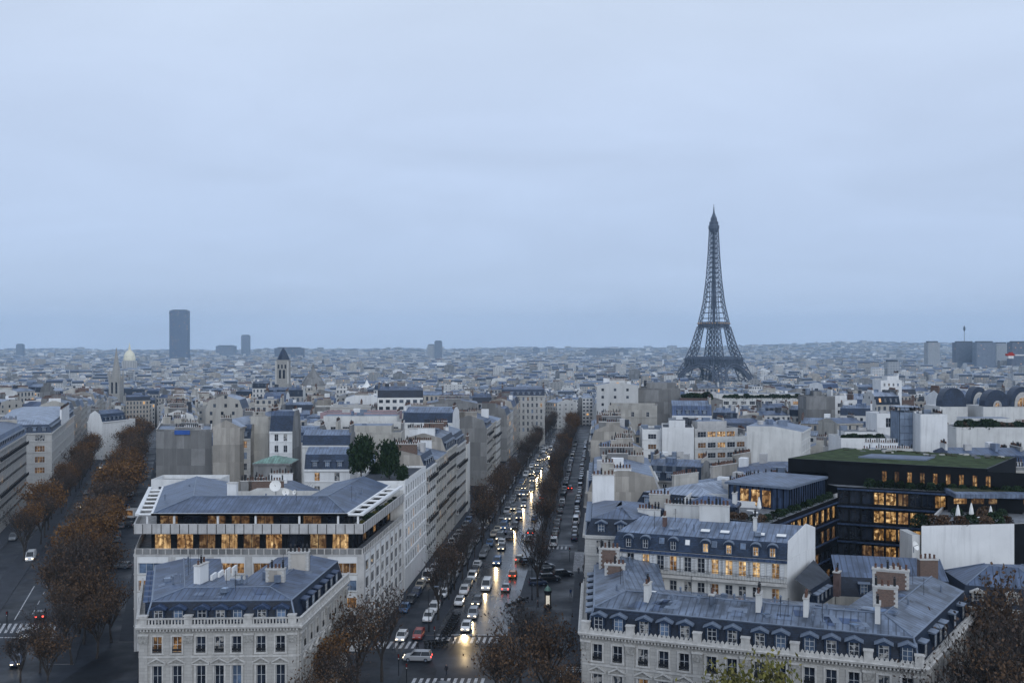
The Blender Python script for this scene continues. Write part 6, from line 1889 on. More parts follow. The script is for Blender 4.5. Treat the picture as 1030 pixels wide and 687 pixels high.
def belfry():
    Y = 760; c = at(285, 400, Y); zb = gz(Y); t = thing('church_belfry', 'square pale stone church belfry with pointed octagonal roof', 'church', (c.x, Y, zb)); m = M['carving']
    w = 4.6; z1 = at(285, 362, Y).z; z2 = at(285, 349.5, Y).z
    b = MB(); b.box(c.x - w * 1.12, c.x + w * 1.12, Y - w * 1.12, Y + w * 1.12, zb, z1 - 18, m); b.box(c.x - w, c.x + w, Y - w, Y + w, z1 - 18, z1, m)
    for s in (-1, 1): b.box(c.x + s * w - .6, c.x + s * w + .6, Y - w - .4, Y - w - .01, z1 - 18, z1 - 1, M['stone_trim'])
    part('tower', b, t)
    for k, z0 in ((0, z1 - 14), (1, z1 - 6.5)):
        for dx in ((-1.5, 1.5) if k == 0 else (-2.6, 0, 2.6)):
            b = MB(); hw = .85 if k == 0 else .6; hh = 6.5 if k == 0 else 3; b.box(c.x + dx - hw, c.x + dx + hw, Y - w - .06, Y - w - .01, z0, z0 + hh, M['glass']); part('belfry_opening', b, t)
    b = MB(); b.lathe((c.x, Y, z1), [(w * 1.08, 0), (w * .86, 2.6), (w * .45, 6.4), (.05, z2 - z1)], M['slate_mid'], 8, sm=False); part('roof', b, t)
    # domed crossing of the same church, further along
    Y2 = 800; d = at(315, 397, Y2); t2 = thing('church_dome', 'octagonal stone church crossing with tiled cone roof right of the belfry', 'church', (d.x, Y2, gz(Y2)))
    z3 = at(315, 388, Y2).z; z4 = at(315, 370, Y2).z
    b = MB(); b.lathe((d.x, Y2, gz(Y2)), [(9.5, 0), (9.5, z3 - gz(Y2)), (9.9, z3 - gz(Y2) + .4)], M['stone_pale'], 8, sm=False); part('drum', b, t2)
    b = MB(); b.lathe((d.x, Y2, z3 + .4), [(10, 0), (6, 6.5), (1.2, z4 - z3 - 1.5), (1.2, z4 - z3), (.1, z4 - z3 + 2.5)], M['grey_wall'], 8, sm=False); part('roof', b, t2)
    for k in range(8):
        a = 2 * math.pi * (k + .5) / 8
        b = MB(); T = Matrix.Translation((d.x + 8.85 * math.cos(a), Y2 + 8.85 * math.sin(a), 0)) @ Matrix.Rotation(a - math.pi / 2, 4, 'Z')
        b.box(-.9, .9, -.1, .1, z3 - 7, z3 - 2, M['glass'], T); part('arched_window', b, t2)
belfry()
def gold_dome():
    Y = 2500; c = at(130.3, 372, Y); zb = gz(Y); t = thing('gilded_dome', 'pale gilded church dome with lantern left of the dark slab skyscraper', 'church', (c.x, Y, zb)); s = Y / F
    zd = at(0, 362.5, Y).z
    b = MB(); b.lathe((c.x, Y, zb), [(7.2 * s, 0), (7.2 * s, zd - zb - 8 * s), (6.3 * s, zd - zb - 8 * s), (6.3 * s, zd - zb - s), (5.6 * s, zd - zb)], M['stone'], 20, sm=False)
    for k in range(16):
        a = 2 * math.pi * k / 16; b.box(c.x + 6.7 * s * math.cos(a) - 1, c.x + 6.7 * s * math.cos(a) + 1, Y + 6.7 * s * math.sin(a) - 1, Y + 6.7 * s * math.sin(a) + 1, zd - 8 * s, zd - .5 * s, M['stone_trim'])
    part('drum', b, t)
    b = MB(); b.lathe((c.x, Y, zd), [(5.8 * s, 0), (5.9 * s, 2 * s), (5.3 * s, 5 * s), (3.9 * s, 8 * s), (1.7 * s, 10 * s), (1.3 * s, 10.3 * s)], M['gold'], 20); part('dome', b, t)
    b = MB(); b.lathe((c.x, Y, zd + 10 * s), [(1.3 * s, 0), (1.3 * s, 2.6 * s), (.9 * s, 3.2 * s), (.15 * s, 7.5 * s)], M['gold'], 8, sm=False); part('lantern', b, t)
gold_dome()
def crane():
    Y = 520; p = at(1016.5, 357, Y); t = thing('tower_crane', 'tower crane with red cab and white jib at the picture edge', 'crane', (p.x, Y, gz(Y)))
    b = MB()
    for sx in (-.7, .7):
        for sy in (-.7, .7): b.bar((p.x + sx, Y + sy, gz(Y)), (p.x + sx, Y + sy, p.z + .2), .09, M['zinc_trim'])
    z = gz(Y)
    while z < p.z - 2:
        for s in (-1, 1): b.bar((p.x - .7 * s, Y - .7, z), (p.x + .7 * s, Y - .7, z + 2), .06, M['zinc_trim']); 
        z += 2
    part('mast', b, t)
    b = MB(); b.box(p.x - 2.4, p.x + 1.6, Y - .8, Y + .8, p.z - .5, p.z + .7, M['red']); b.box(p.x - .8, p.x + .9, Y - .7, Y + .7, p.z + .7, p.z + 1.4, M['red']); part('cab', b, t)
    b = MB(); b.box(p.x + 2.2, p.x + 34, Y - .45, Y + .45, p.z - .4, p.z + .2, M['white']); part('jib', b, t)
    b = MB(); b.box(p.x - 1.6, p.x + 1.2, Y - .8, Y + .8, p.z - 1.9, p.z - .5, M['white']); part('counterweight', b, t)
crane()

# ---------------------------------------------------------------- trees
def tree_meshes(seed, hgt, spread, leaf, nleaf, lsz, bare=1.0, low=.28):
    g = random.Random(seed); tr = MB(); cw = MB(); tips = []
    bk = M['bark']; lf = M[leaf]
    def rv(k): return Vector((g.uniform(-k, k), g.uniform(-k, k), g.uniform(-k, k)))
    def limb(p, d, L, r, lvl):
        q = p; n = 3 if lvl < 3 else 2; dd = d.normalized(); mb = tr if lvl < 2 else cw
        pts = [p]
        for i in range(n):
            dd = (dd + rv(.16) + UP * (.07 if lvl else 0)).normalized()
            q2 = q + dd * (L / n)
            r0 = r * (1 - .55 * i / n); r1 = r * (1 - .55 * (i + 1) / n)
            mb.bar(q, q2, r0, bk, r1, n=6 if lvl == 0 else 4 if lvl < 3 else 3, caps=False, sm=lvl < 2)
            q = q2; pts.append(q)
        if lvl >= 3: tips.extend(pts[1:])
        if lvl == 4: return
        nb = (7, 5, 5, 4)[lvl]
        for i in range(nb):
            t = .4 + .6 * (i + .6) / nb if lvl else .66 + .34 * (i + .5) / nb
            k = min(n - 1, int(t * n)); b0 = pts[k].lerp(pts[k + 1], t * n - k)
            az = 2 * math.pi * (i / nb + g.uniform(-.08, .08)) + lvl
            up = g.uniform(.35, 1.35) if lvl == 0 else g.uniform(.15, .8)
            o = Vector((math.cos(az) * spread, math.sin(az) * spread, up))
            nd = (dd * .55 + o).normalized()
            limb(b0, nd, L * ((1.15, .66, .58, .55)[lvl]) * g.uniform(.8, 1.15), r * (.5, .5, .45, .5)[lvl], lvl + 1)
    limb(Vector((0, 0, -.3)), Vector((g.uniform(-.04, .04), g.uniform(-.04, .04), 1)), hgt * low, hgt * .016, 0)
    zmax = max(p.z for p in tips); k = hgt / zmax
    for i in range(nleaf):
        p = g.choice(tips) + rv(.55 + .03 * hgt) * (g.random() ** .5)
        a, b = rv(1).normalized(), rv(1); b = (b - a * b.dot(a)).normalized(); s = lsz * g.uniform(.6, 1.3)
        cw.face([p - a * s, p - b * s * .55, p + a * s, p + b * s * .55], lf)
    for mb in (tr, cw):
        mb.v = [(x * (k ** .5), y * (k ** .5), z * k if z > 0 else z) for x, y, z in mb.v]
    return tr.mesh('trunk'), cw.mesh('crown')
TP = {}
for kind, leaf, specs in (('bare', 'leaf_dark', ((1, 13.5, .85, 800, .15), (2, 15, .75, 1100, .15), (3, 14, .9, 500, .15))), ('brown', 'leaf_brown', ((4, 14.5, .85, 1700, .17), (5, 13.5, .95, 2100, .17), (6, 15, .9, 1500, .17))),
                          ('orange', 'leaf_orange', ((7, 14, .95, 3600, .18), (8, 13, 1.0, 2700, .18))), ('green', 'leaf_green', ((9, 15, .9, 2600, .2),)), ('ever', 'leaf_ever', ((10, 6.5, 1.0, 5200, .16), (11, 5.0, 1.1, 4200, .16)))):
    TP[kind] = [tree_meshes(s, h, sp, leaf, n, sz, low=.22 if kind != 'ever' else .12) for s, h, sp, n, sz in specs]
tg = random.Random(77)
ADJ = {'bare': 'nearly bare dark tree', 'brown': 'brown leaved tree', 'orange': 'orange leaved tree', 'green': 'yellow green tree', 'ever': 'dark evergreen'}
def tree(kind, x, y, z, s, label, group=None, k=None, name='street_tree', sx=1.0):
    tm, cm_ = TP[kind][tg.randrange(len(TP[kind])) if k is None else k]
    t = thing(name, label, 'tree', (x, y, z), tg.uniform(0, 6.28), group)
    t.scale = (s * sx, s * sx, s)
    part('trunk', tm, t, False); part('crown', cm_, t, False)
    return t
def tree_row(fx, off, y0, y1, step, where, pick, group, s0=.85, s1=1.1, sx=.8):
    y = y0; k = 0
    while y < y1:
        k += 1; kind = pick(y)
        tree(kind, fx(y) + off + tg.uniform(-.5, .5) * (3.5 if fx is XLr else 1), y + tg.uniform(-1, 1), gz(y), tg.uniform(s0, s1), '%s, %s %s' % (ADJ[kind], nth(k), where), group, sx=sx)
        y += step * tg.uniform(.7, 1.4)
def pk(*w):
    return lambda y: tg.choice(w)
tree_row(XCr, -27.6, 186, 700, 10.4, 'along the oncoming traffic side of central avenue', pk('bare', 'bare', 'bare', 'bare', 'brown'), 'trees along the central avenue', .66, 1.12)
tree_row(XCr, -12.2, 252, 700, 10.4, 'along the departing traffic side of central avenue', pk('bare', 'bare', 'brown', 'bare', 'brown', 'orange'), 'trees along the central avenue', .66, 1.12)
tree_row(XLr, -12.6, 176, 560, 6.8, 'on the wedge side island of second avenue', lambda y: tg.choice(('orange', 'brown')) if 205 < y < 255 else tg.choice(('brown', 'brown', 'brown', 'orange', 'bare', 'bare')) if y > 200 else tg.choice(('bare', 'brown', 'bare')), 'trees along the second avenue', .9, 1.2, 1.12)
tree_row(XLr, -30.3, 236, 560, 8.6, 'on the outer island of second avenue', lambda y: tg.choice(('orange', 'brown', 'bare', 'bare')) if y < 300 else tg.choice(('brown', 'bare', 'orange')), 'trees along the second avenue', .8, 1.1, 1.0)
for i, (kind, px, Y, ztop, k, lab) in enumerate((
        ('brown', 318, 127, 12.4, 0, 'thin brown tree at the corner of the balustraded mansion'), ('bare', 343, 133, 13.0, 1, 'bare tree just right of the balustraded mansion corner'),
        ('brown', 360, 146, 14.5, 2, 'brown tree hiding the terraced office base'), ('bare', 384, 152, 14.5, 0, 'bare tall tree by the nearer crossing'), ('orange', 333, 140, 10.5, 1, 'small rusty orange tree against the mansion flank'),
        ('brown', 505, 134, 13.4, 1, 'wide brown tree in front of the traffic junction'), ('brown', 546, 140, 15.3, 0, 'largest brown tree beside the long mansion corner'), ('brown', 566, 128, 12.5, 2, 'brown tree close to the cream mansion corner'), ('bare', 522, 148, 15.0, 2, 'bare tree behind the wide brown junction tree'),
        ('bare', 541, 203, 17.0, 1, 'bare tree on the island tip by the parked dark cars'),
        ('green', 772, 107, 17.6, 0, 'yellow green tree in front of the long cream mansion'), ('green', 738, 110, 15.6, 0, 'lower yellow green tree before the long cream mansion'),
        ('bare', 952, 107, 18.0, 1, 'bare plane tree in front of the mansion right flank'), ('bare', 985, 116, 20.0, 0, 'tall bare plane tree at the lower right corner'), ('brown', 1003, 133, 21.0, 1, 'reddish brown tall tree against the grey slate wing'), ('brown', 1018, 112, 19.0, 2, 'brown tree at the right picture edge'),
        ('bare', 1030, 125, 22.0, 1, 'dark bare tree at the right picture edge behind the brown one'), ('bare', 968, 122, 17.0, 2, 'bare tree between mansion flank and slate wing'), ('bare', 998, 104, 17.0, 0, 'bare tree cut by the lower right edge'),
        ('bare', 40, 156, 10.5, 1, 'bare small tree at the lower left corner'), ('bare', 72, 160, 12.5, 2, 'bare tree beside the zebra of the second avenue'), ('brown', 97, 163, 13.0, 0, 'brown tree left of the mansion by the second avenue'), ('bare', 20, 150, 9.5, 0, 'bare twiggy tree at the bottom left edge'), ('brown', 60, 186, 13.5, 1, 'brown tree beyond the second avenue zebra'), ('brown', 84, 171, 14.5, 1, 'full rust brown tree between the second avenue lanes'), ('brown', 112, 172, 13.5, 0, 'rusty tree close to the mansion on the second avenue'), ('brown', 66, 168, 12.5, 2, 'rust brown tree right of the second avenue zebra'), ('brown', 104, 192, 15.5, 1, 'tall rust brown tree behind the rusty one'), ('brown', 48, 148, 10.0, 1, 'low brown crown at the bottom left edge'))):
    p = at(px, HY, Y); h0 = {'bare': (13.5, 15, 14), 'brown': (14.5, 13.5, 15), 'orange': (14, 13), 'green': (15,)}[kind][k]
    tree(kind, p.x, Y, 0, ztop / h0, lab, None, k, sx=1.0 if ztop < 16 else .85)
# roof garden and court greenery
for kind, px, py, Y, s, lab in (('ever', 363, 480, 214, 1.15, 'round dark evergreen on the roof garden'), ('ever', 392, 482, 213, 1.05, 'second dark evergreen on the roof garden beside white post'), ('ever', 405, 486, 210, .6, 'small dark evergreen at the roof garden corner'),
                                ('ever', 377, 482, 222, .6, 'low evergreen between the two roof garden trees'), ('ever', 413, 408, 470, 1.3, 'dark evergreen rising between flank walls')):
    p = at(px, py, Y); tree(kind, p.x, Y, p.z if Y < 300 else p.z - 2, s, lab, name='garden_tree')
for kind, px, Y, z, s, lab in (('bare', 262, 222, 9, .95, 'bare courtyard tree left of the satellite dish'), ('bare', 284, 226, 9, .95, 'bare courtyard tree behind the satellite dish'), ('bare', 300, 224, 9, .85, 'bare courtyard tree by the white house')):
    p = at(px, HY, Y); tree(kind, p.x, Y, z, s, lab, name='court_tree')
def shrub_mesh(seed, r, h, n, leaf):
    g = random.Random(seed); b = MB()
    for i in range(n):
        a = g.uniform(0, 6.28); q = math.sqrt(g.random()); z = h * g.random() ** .8
        w = r * q * math.sqrt(max(.05, 1 - (z / h) ** 2 * .8)); p = Vector((w * math.cos(a), w * math.sin(a), z))
        u = Vector((g.uniform(-1, 1), g.uniform(-1, 1), g.uniform(-1, 1))).normalized(); v = u.orthogonal().normalized(); s = g.uniform(.1, .2)
        b.face([p - u * s, p - v * s * .6, p + u * s, p + v * s * .6], M[leaf])
    for i in range(6):
        a = g.uniform(0, 6.28); b.bar((0, 0, -.1), (r * .6 * math.cos(a), r * .6 * math.sin(a), h * .7), .04, M['bark'], .015, 3, False)
    return b.mesh('shrub')
SH = [shrub_mesh(1, 1.0, 1.3, 420, 'leaf_ever'), shrub_mesh(2, .8, 1.0, 300, 'leaf_green'), shrub_mesh(3, 1.0, 1.2, 380, 'leaf_brown')]
sn = {}
def shrub(p, s, where, k=None, grp='terrace shrubs'):
    k = tg.choice((0, 0, 0, 1, 2)) if k is None else k
    key = where; sn[key] = sn.get(key, 0) + 1
    o = bpy.data.objects.new('shrub', SH[k]); col.objects.link(o); o.location = p; o.scale = (s, s, s); o.rotation_euler = (0, 0, tg.uniform(0, 6))
    tag(o, '%s shrub, %s %s' % (('dark green', 'yellow green', 'rusty brown')[k], nth(sn[key]), where), 'shrub', grp)
I5 = offset_path(nmp, 1.2)
for i in range(9): shrub(xyz(I5[2].lerp(I5[3], .1 + .1 * i), 20.0), tg.uniform(.8, 1.25), 'along the office side terrace under the pergola', 0 if i % 3 else 1)
for i in range(4): shrub(xyz(I5[0].lerp(I5[1], .05 + .06 * i), 20.0), 1.1, 'on the far office terrace corner', 0)
for i in range(16): shrub(xyz((S1 - mn * 1.2).lerp(S2 - mn * 1.2, .22 + .05 * i), 25.3), tg.uniform(.8, 1.2), 'along the dark office upper terrace', 0)
for i in range(12): shrub(xyz(P0.lerp(P1, .05 + .08 * i) + wx * .9, 23.2), tg.uniform(.7, 1.1), 'along the dark office wing edge', 0)
for i in range(8): shrub(xyz(P0 + wx * (1.5 + 1.6 * i) + wdir * .9, 23.2), tg.uniform(.7, 1.1), 'at the end of the dark office wing terrace', tg.choice((0, 2)))
for i in range(14): shrub(xyz(W0 + wd * (.8 + 2.2 * i if i < 8 else 12 + 1.5 * (i - 8)) + wn2 * (tg.uniform(1.2, 2.6) if i < 8 else tg.uniform(6, 10)), 22.2), tg.uniform(.9, 1.6), 'in the restaurant terrace garden', tg.choice((0, 2, 2)))
lw_ = pb(846, 905, 444, 292, 14, -3)[0]
for i in range(8): shrub(Vector((lw_[0].x + 1.5 + i * 1.5, lw_[0].y + 1.6, at(0, 444, 292).z)), tg.uniform(1.2, 1.9), 'on the white parapet house roof', 0)
for i in range(16): p = at(966 + i * 4.2, 431, 299); shrub(Vector((p.x, 299.5, p.z)), tg.uniform(1.3, 2.2), 'above the whitewashed brick wall', tg.choice((0, 0, 2)))
for i in range(10): p = at(688 + i * 2.9, 402, 413); shrub(Vector((p.x, 414, p.z)), tg.uniform(1.6, 2.4), 'on the brown flank wall roof', 0)
for i in range(16): p = at(730 + i * 5.2, 402, 487); shrub(Vector((p.x, 487.4, p.z)), tg.uniform(1.4, 2.3), 'along the long terraced block roof', 0)

# ---------------------------------------------------------------- rooftop things
def dish(px, py, Y, r, label, yaw=0):
    p = at(px, py, Y); t = thing('satellite_dish', label, 'satellite dish', (p.x, Y, p.z - r * 1.4), R(yaw))
    b = MB(); b.bar((0, 0, 0), (0, 0, r * 1.4), .07, M['zinc_trim'], n=6); part('pole', b, t, False)
    b = MB(); Tm = Matrix.Translation((0, -.1, r * 1.4)) @ Matrix.Rotation(R(65), 4, 'X')
    pr = [(0, 0), (r * .35, .06 * r), (r * .7, .2 * r), (r, .4 * r)]
    for k in range(3):
        for i in range(14):
            a0, a1 = 6.2832 * i / 14, 6.2832 * (i + 1) / 14
            f = lambda q, a: Tm @ Vector((q[0] * math.cos(a), q[0] * math.sin(a), q[1]))
            pts = [f(pr[k], a0), f(pr[k], a1), f(pr[k + 1], a1), f(pr[k + 1], a0)]
            b.face(pts[1:] if k == 0 else pts, M['canvas'], sm=True)
    b.bar(Tm @ Vector((0, 0, 0)), Tm @ Vector((0, 0, r * .9)), .04, M['iron'])
    part('reflector', b, t, False)
dish(277.5, 489, 188, 1.1, 'large white satellite dish behind the office roof ridge'); dish(287, 495, 187, .7, 'smaller white satellite dish right of the large one', 20); dish(297, 495, 188, .45, 'smallest white satellite dish on the office roof rail', -15)
dish(919, 549, 156, .75, 'grey satellite dish beside the blank white terrace wall', 40)
def parasol(x, y, z, label):
    t = thing('parasol', label, 'parasol', (x, y, z))
    b = MB(); b.bar((0, 0, 0), (0, 0, 2.9), .05, M['zinc_trim'], n=6); b.box(-.35, .35, -.35, .35, 0, .08, M['iron']); part('pole', b, t, False)
    b = MB(); b.lathe((0, 0, .75), [(.22, 0), (.42, .25), (.3, 1.1), (.1, 1.95), (0, 2.15)], M['canvas'], 8, sm=False); part('folded_canopy', b, t, False)
for px, Y, lab in ((963.5, 164.5, 'folded white parasol at the near corner of the restaurant terrace'), (977, 166, 'tallest folded white parasol on the restaurant terrace'), (996.5, 163, 'folded white parasol in front of the lit terrace wall')):
    p = at(px, HY, Y); parasol(p.x, Y, 22.2, lab)
p = at(763.5, HY, 166); parasol(p.x, 166, 23.2, 'folded white parasol on the dark office wing terrace')
def cafe_table(x, y, z, label, grp):
    t = thing('terrace_table', label, 'table', (x, y, z), tg.uniform(0, 3), grp)
    b = MB(); b.box(-.6, .6, -.4, .4, .7, .75, M['canvas']); part('tabletop', b, t, False)
    for sx in (-.5, .5):
        for sy in (-.3, .3): b = MB(); b.bar((sx, sy, 0), (sx, sy, .7), .025, M['zinc_trim']); part('leg', b, t, False)
for i, (px, Y) in enumerate(((968, 162.5), (974, 163.5), (981, 162.5), (987, 164), (992, 161.8))):
    p = at(px, HY, Y); cafe_table(p.x, Y, 22.2, 'white terrace table, %s from the near parasol' % nth(i + 1), 'tables on the restaurant terrace')
for i, (px, Y) in enumerate(((755, 165), (760, 163))):
    p = at(px, HY, Y); cafe_table(p.x, Y, 23.2, 'white table on the dark office wing, %s from the parasol' % nth(2 - i), 'tables on the office wing terrace')

# ---------------------------------------------------------------- traffic
def car_meshes(kind):
    L, Wd, Hh, belt, c0, c1, t0, t1 = {'hatch': (4.0, 1.74, 1.48, .92, -1.95, 1.05, -1.55, .35), 'sedan': (4.6, 1.8, 1.44, .92, -1.75, 1.0, -1.1, .3), 'suv': (4.6, 1.86, 1.7, 1.02, -2.2, 1.15, -1.95, .5), 'estate': (4.7, 1.82, 1.5, .93, -2.25, 1.05, -1.9, .35), 'van': (5.2, 1.98, 2.15, 1.15, -2.55, 1.95, -2.5, 1.15)}[kind]
    b = MB(); pm = M['car_grey']; hl = L / 2; w = Wd / 2
    hood = belt - (.10 if kind != 'van' else .12)
    sec = [(-hl, .88, .34, belt - .16), (-hl + .12, .96, .24, belt - .02), (-hl + .7, 1.0, .2, belt), (c0 + .2 if c0 + .2 > -hl + .8 else -hl + .9, 1.0, .2, belt), (c1, 1.0, .2, belt), (hl - .55, .98, .2, hood), (hl - .12, .90, .22, hood - .16), (hl, .80, .32, hood - .3)]
    rings = [[Vector((-w * k * .9, y, zl)), Vector((-w * k, y, zl + .14)), Vector((-w * k, y, zt - .14)), Vector((-w * k * .9, y, zt)), Vector((w * k * .9, y, zt)), Vector((w * k, y, zt - .14)), Vector((w * k, y, zl + .14)), Vector((w * k * .9, y, zl))] for y, k, zl, zt in sec]
    for a, c in zip(rings, rings[1:]):
        for i in range(8):
            j = (i + 1) % 8; b.face([a[i], c[i], c[j], a[j]], pm if i != 7 else M['rubber'])
    b.face(rings[0], pm); b.face(rings[-1][::-1], pm)
    tw = w * .74; bw = w * .88
    Bq = [Vector((-bw, c0, belt)), Vector((bw, c0, belt)), Vector((bw, c1, belt)), Vector((-bw, c1, belt))]
    Tq = [Vector((-tw, t0, Hh - .03)), Vector((tw, t0, Hh - .03)), Vector((tw, t1, Hh - .03)), Vector((-tw, t1, Hh - .03))]
    q = inset([v.xy for v in Tq], [-.04] * 4)
    b.face([xyz(v, Hh - .06) for v in q][::-1], pm)
    ctr = [v.lerp(Vector((0, (t0 + t1) / 2, Hh)), .25) + UP * .03 for v in Tq]
    for i in range(4):
        j = (i + 1) % 4
        b.face([xyz(q[i], Hh - .06), xyz(q[j], Hh - .06), xyz(ctr[j], Hh), xyz(ctr[i], Hh)], pm)
        b.bar(Bq[i], xyz(q[i], Hh - .05), .055, pm, n=4)
    b.face([xyz(v, Hh) for v in ctr], pm)
    for t in (.48,) if kind != 'van' else (.66,):
        for s in (0, 1):
            i, j = ((0, 3), (1, 2))[s]; b.bar(Bq[i].lerp(Bq[j], t), xyz(Vector(q[i]).lerp(Vector(q[j]), t), Hh - .05), .05, pm, n=4)
    body = b.mesh('body')
    g_ = MB()
    panel = kind == 'van'
    for i in range(4):
        j = (i + 1) % 4
        g_.face([Bq[i], Bq[j], Tq[j], Tq[i]], M['car_glass'])
    glass = g_.mesh('window')
    if panel:
        for s in (0, 1):
            i, j = ((0, 3), (1, 2))[s]
            o = Vector((-.012 if s == 0 else .012, 0, 0))
            f = [Bq[i], Bq[i].lerp(Bq[j], .66), Tq[i].lerp(Tq[j], .66), Tq[i]]
            b.face([v + o for v in (f if s else f[::-1])], pm)
        body = b.mesh('body')
    wl = MB(); r = .32
    for k, x in ((0, 0),):
        n = 12
        A = [Vector((-.1, r * math.cos(2 * math.pi * i / n), r * math.sin(2 * math.pi * i / n))) for i in range(n)]; Bk = [v + Vector((.2, 0, 0)) for v in A]
        for i in range(n): wl.face([A[i], A[(i + 1) % n], Bk[(i + 1) % n], Bk[i]], M['rubber'])
        wl.face(A[::-1], M['rubber']); wl.face(Bk, M['rubber'])
        for sx in (-.104, .104): wl.face([Vector((sx, v.y * .6, v.z * .6)) for v in (A if sx > 0 else A[::-1])], M['zinc_trim'])
    return dict(body=body, glass=glass, wheel=wl.mesh('wheel'), w=w, hl=hl, belt=belt, hood=hood)
CARC = {'white': (.72, .72, .72), 'silver': (.36, .37, .39), 'grey': (.13, .14, .15), 'black': (.018, .019, .022), 'blue': (.05, .12, .25), 'red': (.32, .04, .03), 'orange': (.45, .16, .03), 'dark blue': (.02, .035, .08), 'beige': (.4, .35, .27)}
def carpaint(n, c):
    t = NT(n); t.set(.28, .15, .5); t.color(c); t.bsdf.inputs['Coat Weight'].default_value = .4; return t.mat
for k, c in CARC.items(): M['car_' + k.replace(' ', '_')] = carpaint('car_paint_' + k.replace(' ', '_'), c)
M['car_glass'] = m_plain('car_glass', (.015, .018, .022), .08, 0, .6, var=.1)
M['rubber'] = m_plain('black_rubber', (.012, .012, .012), .8, 0, .2, var=.1)
M['head_on'] = m_emit('headlight_on', (1, .82, .55), 5); M['head_off'] = m_plain('headlight_glass', (.5, .52, .55), .15, .2, .6, var=.05)
M['tail_on'] = m_emit('tail_light_on', (1, .05, .02), 5); M['tail_off'] = m_plain('tail_light_lens', (.2, .015, .012), .2, 0, .5, var=.05)
CM = {k: car_meshes(k) for k in ('hatch', 'sedan', 'suv', 'estate', 'van')}
def box_mesh(nm, x, y, z, mat):
    b = MB(); b.box(-x, x, -y, y, -z, z, mat); return b.mesh(nm)
HM = {s: box_mesh('headlight', .19, .05, .09, M[s]) for s in ('head_on', 'head_off')}
TM = {s: box_mesh('tail_light', .15, .04, .11, M[s]) for s in ('tail_on', 'tail_off')}
SPOTS = []
def car(kind, colr, x, y, ang, label, group=None, lights=0, beam=0.0):
    """ang: heading in degrees from +Y, anticlockwise. lights 1: headlights and tail lights lit"""
    c = CM[kind]; t = thing('parked_car' if not lights else 'car', label, 'van' if kind == 'van' else 'car', (x, y, gz(y) + .01), R(ang), group)
    t.name = ('delivery_van' if kind == 'van' else 'car')
    o = part('body', c['body'], t, False)
    o.material_slots[0].link = 'OBJECT'; o.material_slots[0].material = M['car_' + colr.replace(' ', '_')]
    part('window', c['glass'], t, False)
    for sx in (-1, 1):
        for sy in (-1, 1):
            w = part('wheel', c['wheel'], t, False, loc=(sx * (c['w'] - .1), sy * (c['hl'] - .85), .32))
        part('headlight', HM['head_on' if lights else 'head_off'], t, False, loc=(sx * (c['w'] - .36), c['hl'] - .06, c['hood'] - .26))
        part('tail_light', TM['tail_on' if lights else 'tail_off'], t, False, loc=(sx * (c['w'] - .28), -c['hl'] + .02, c['belt'] - .22))
    if beam:
        l = bpy.data.lights.new('headlight_beam', 'SPOT'); l.energy = beam; l.spot_size = R(70); l.spot_blend = .7; l.color = (1, .72, .36); l.shadow_soft_size = .15
        s = bpy.data.objects.new('headlight_beam', l); col.objects.link(s); s.parent = t; s.location = (0, c['hl'] + .15, .75); s.rotation_euler = (R(79), 0, 0)
    return t
AC = math.degrees(math.atan(.085)); AL = math.degrees(math.atan(.337))
cg = random.Random(11)
def gp(px, py):
    Y = H * F / (py - HY); return ((px - HX) / F * Y, Y)
TOWARD_C, AWAY_C = 180 - AC, -AC
def pcar(kind, colr, px, py, ang, label, **k):
    x, y = gp(px, py); return car(kind, colr, x, y, ang, label, **k)
pcar('suv', 'silver', 420, 664, 86, 'silver car turning across the junction side on', lights=1)
pcar('hatch', 'white', 469, 633, TOWARD_C, 'white car first at the upper zebra with headlights on', lights=1, beam=2600)
pcar('suv', 'silver', 476, 620, TOWARD_C, 'silver people carrier second in the oncoming queue', lights=1, beam=1200)
pcar('estate', 'black', 479.5, 607, TOWARD_C, 'black estate car third in the oncoming queue', lights=1)
pcar('van', 'white', 489.5, 592, TOWARD_C, 'white van in the outer oncoming lane', lights=1, beam=900)
pcar('suv', 'blue', 500, 567, TOWARD_C, 'pale blue car oncoming above the white van', lights=1, beam=1500)
pcar('hatch', 'white', 504.5, 548, TOWARD_C, 'white oncoming car behind the pale blue one', lights=1)
pcar('hatch', 'orange', 516, 580, AWAY_C, 'orange hatchback driving away right of the dashed line', lights=1)
pcar('sedan', 'silver', 509, 593, AWAY_C, 'silver car driving away behind the orange hatchback', lights=1)
pcar('hatch', 'black', 443, 695, 60, 'black car cut by the bottom edge at the lower zebra')
pcar('hatch', 'white', 462, 607.5, TOWARD_C, 'white car parked alone at the oncoming kerb before the row')
pcar('hatch', 'white', 404, 643, TOWARD_C, 'white car waiting at the service road zebra', lights=1)
pcar('hatch', 'red', 421, 641, TOWARD_C, 'dull red car waiting beside the white one at the service road zebra')
pcar('van', 'white', 430, 583, TOWARD_C, 'white van rolling along the service road beside the office', lights=1)
pcar('van', 'white', 557, 548, AWAY_C, 'white van parked first on the far service road kerb')
pcar('hatch', 'red', 580, 523, AWAY_C, 'red lit car driving off down the far service road', lights=1)
pcar('hatch', 'black', 573.5, 492, AWAY_C, 'second car with red tail lights further down the far service road', lights=1)
for (px, py, kd, cl, an, lab) in ((548, 571, 'sedan', 'grey', -78, 'grey car parked at the top of the island tip cluster'), (553, 577, 'hatch', 'black', -74, 'black car second in the island tip cluster'), (553, 584, 'suv', 'black', -78, 'black tall car parked lowest in the island tip cluster'), (566, 579, 'estate', 'black', -70, 'black car parked at the right of the island tip cluster'), (541, 588, 'hatch', 'dark blue', -80, 'dark blue car parked behind the bare island tree'),
                                  (531, 566, 'hatch', 'black', -60, 'black car turning left of the island tip cluster')):
    pcar(kd, cl, px, py, an, lab)
used = {}
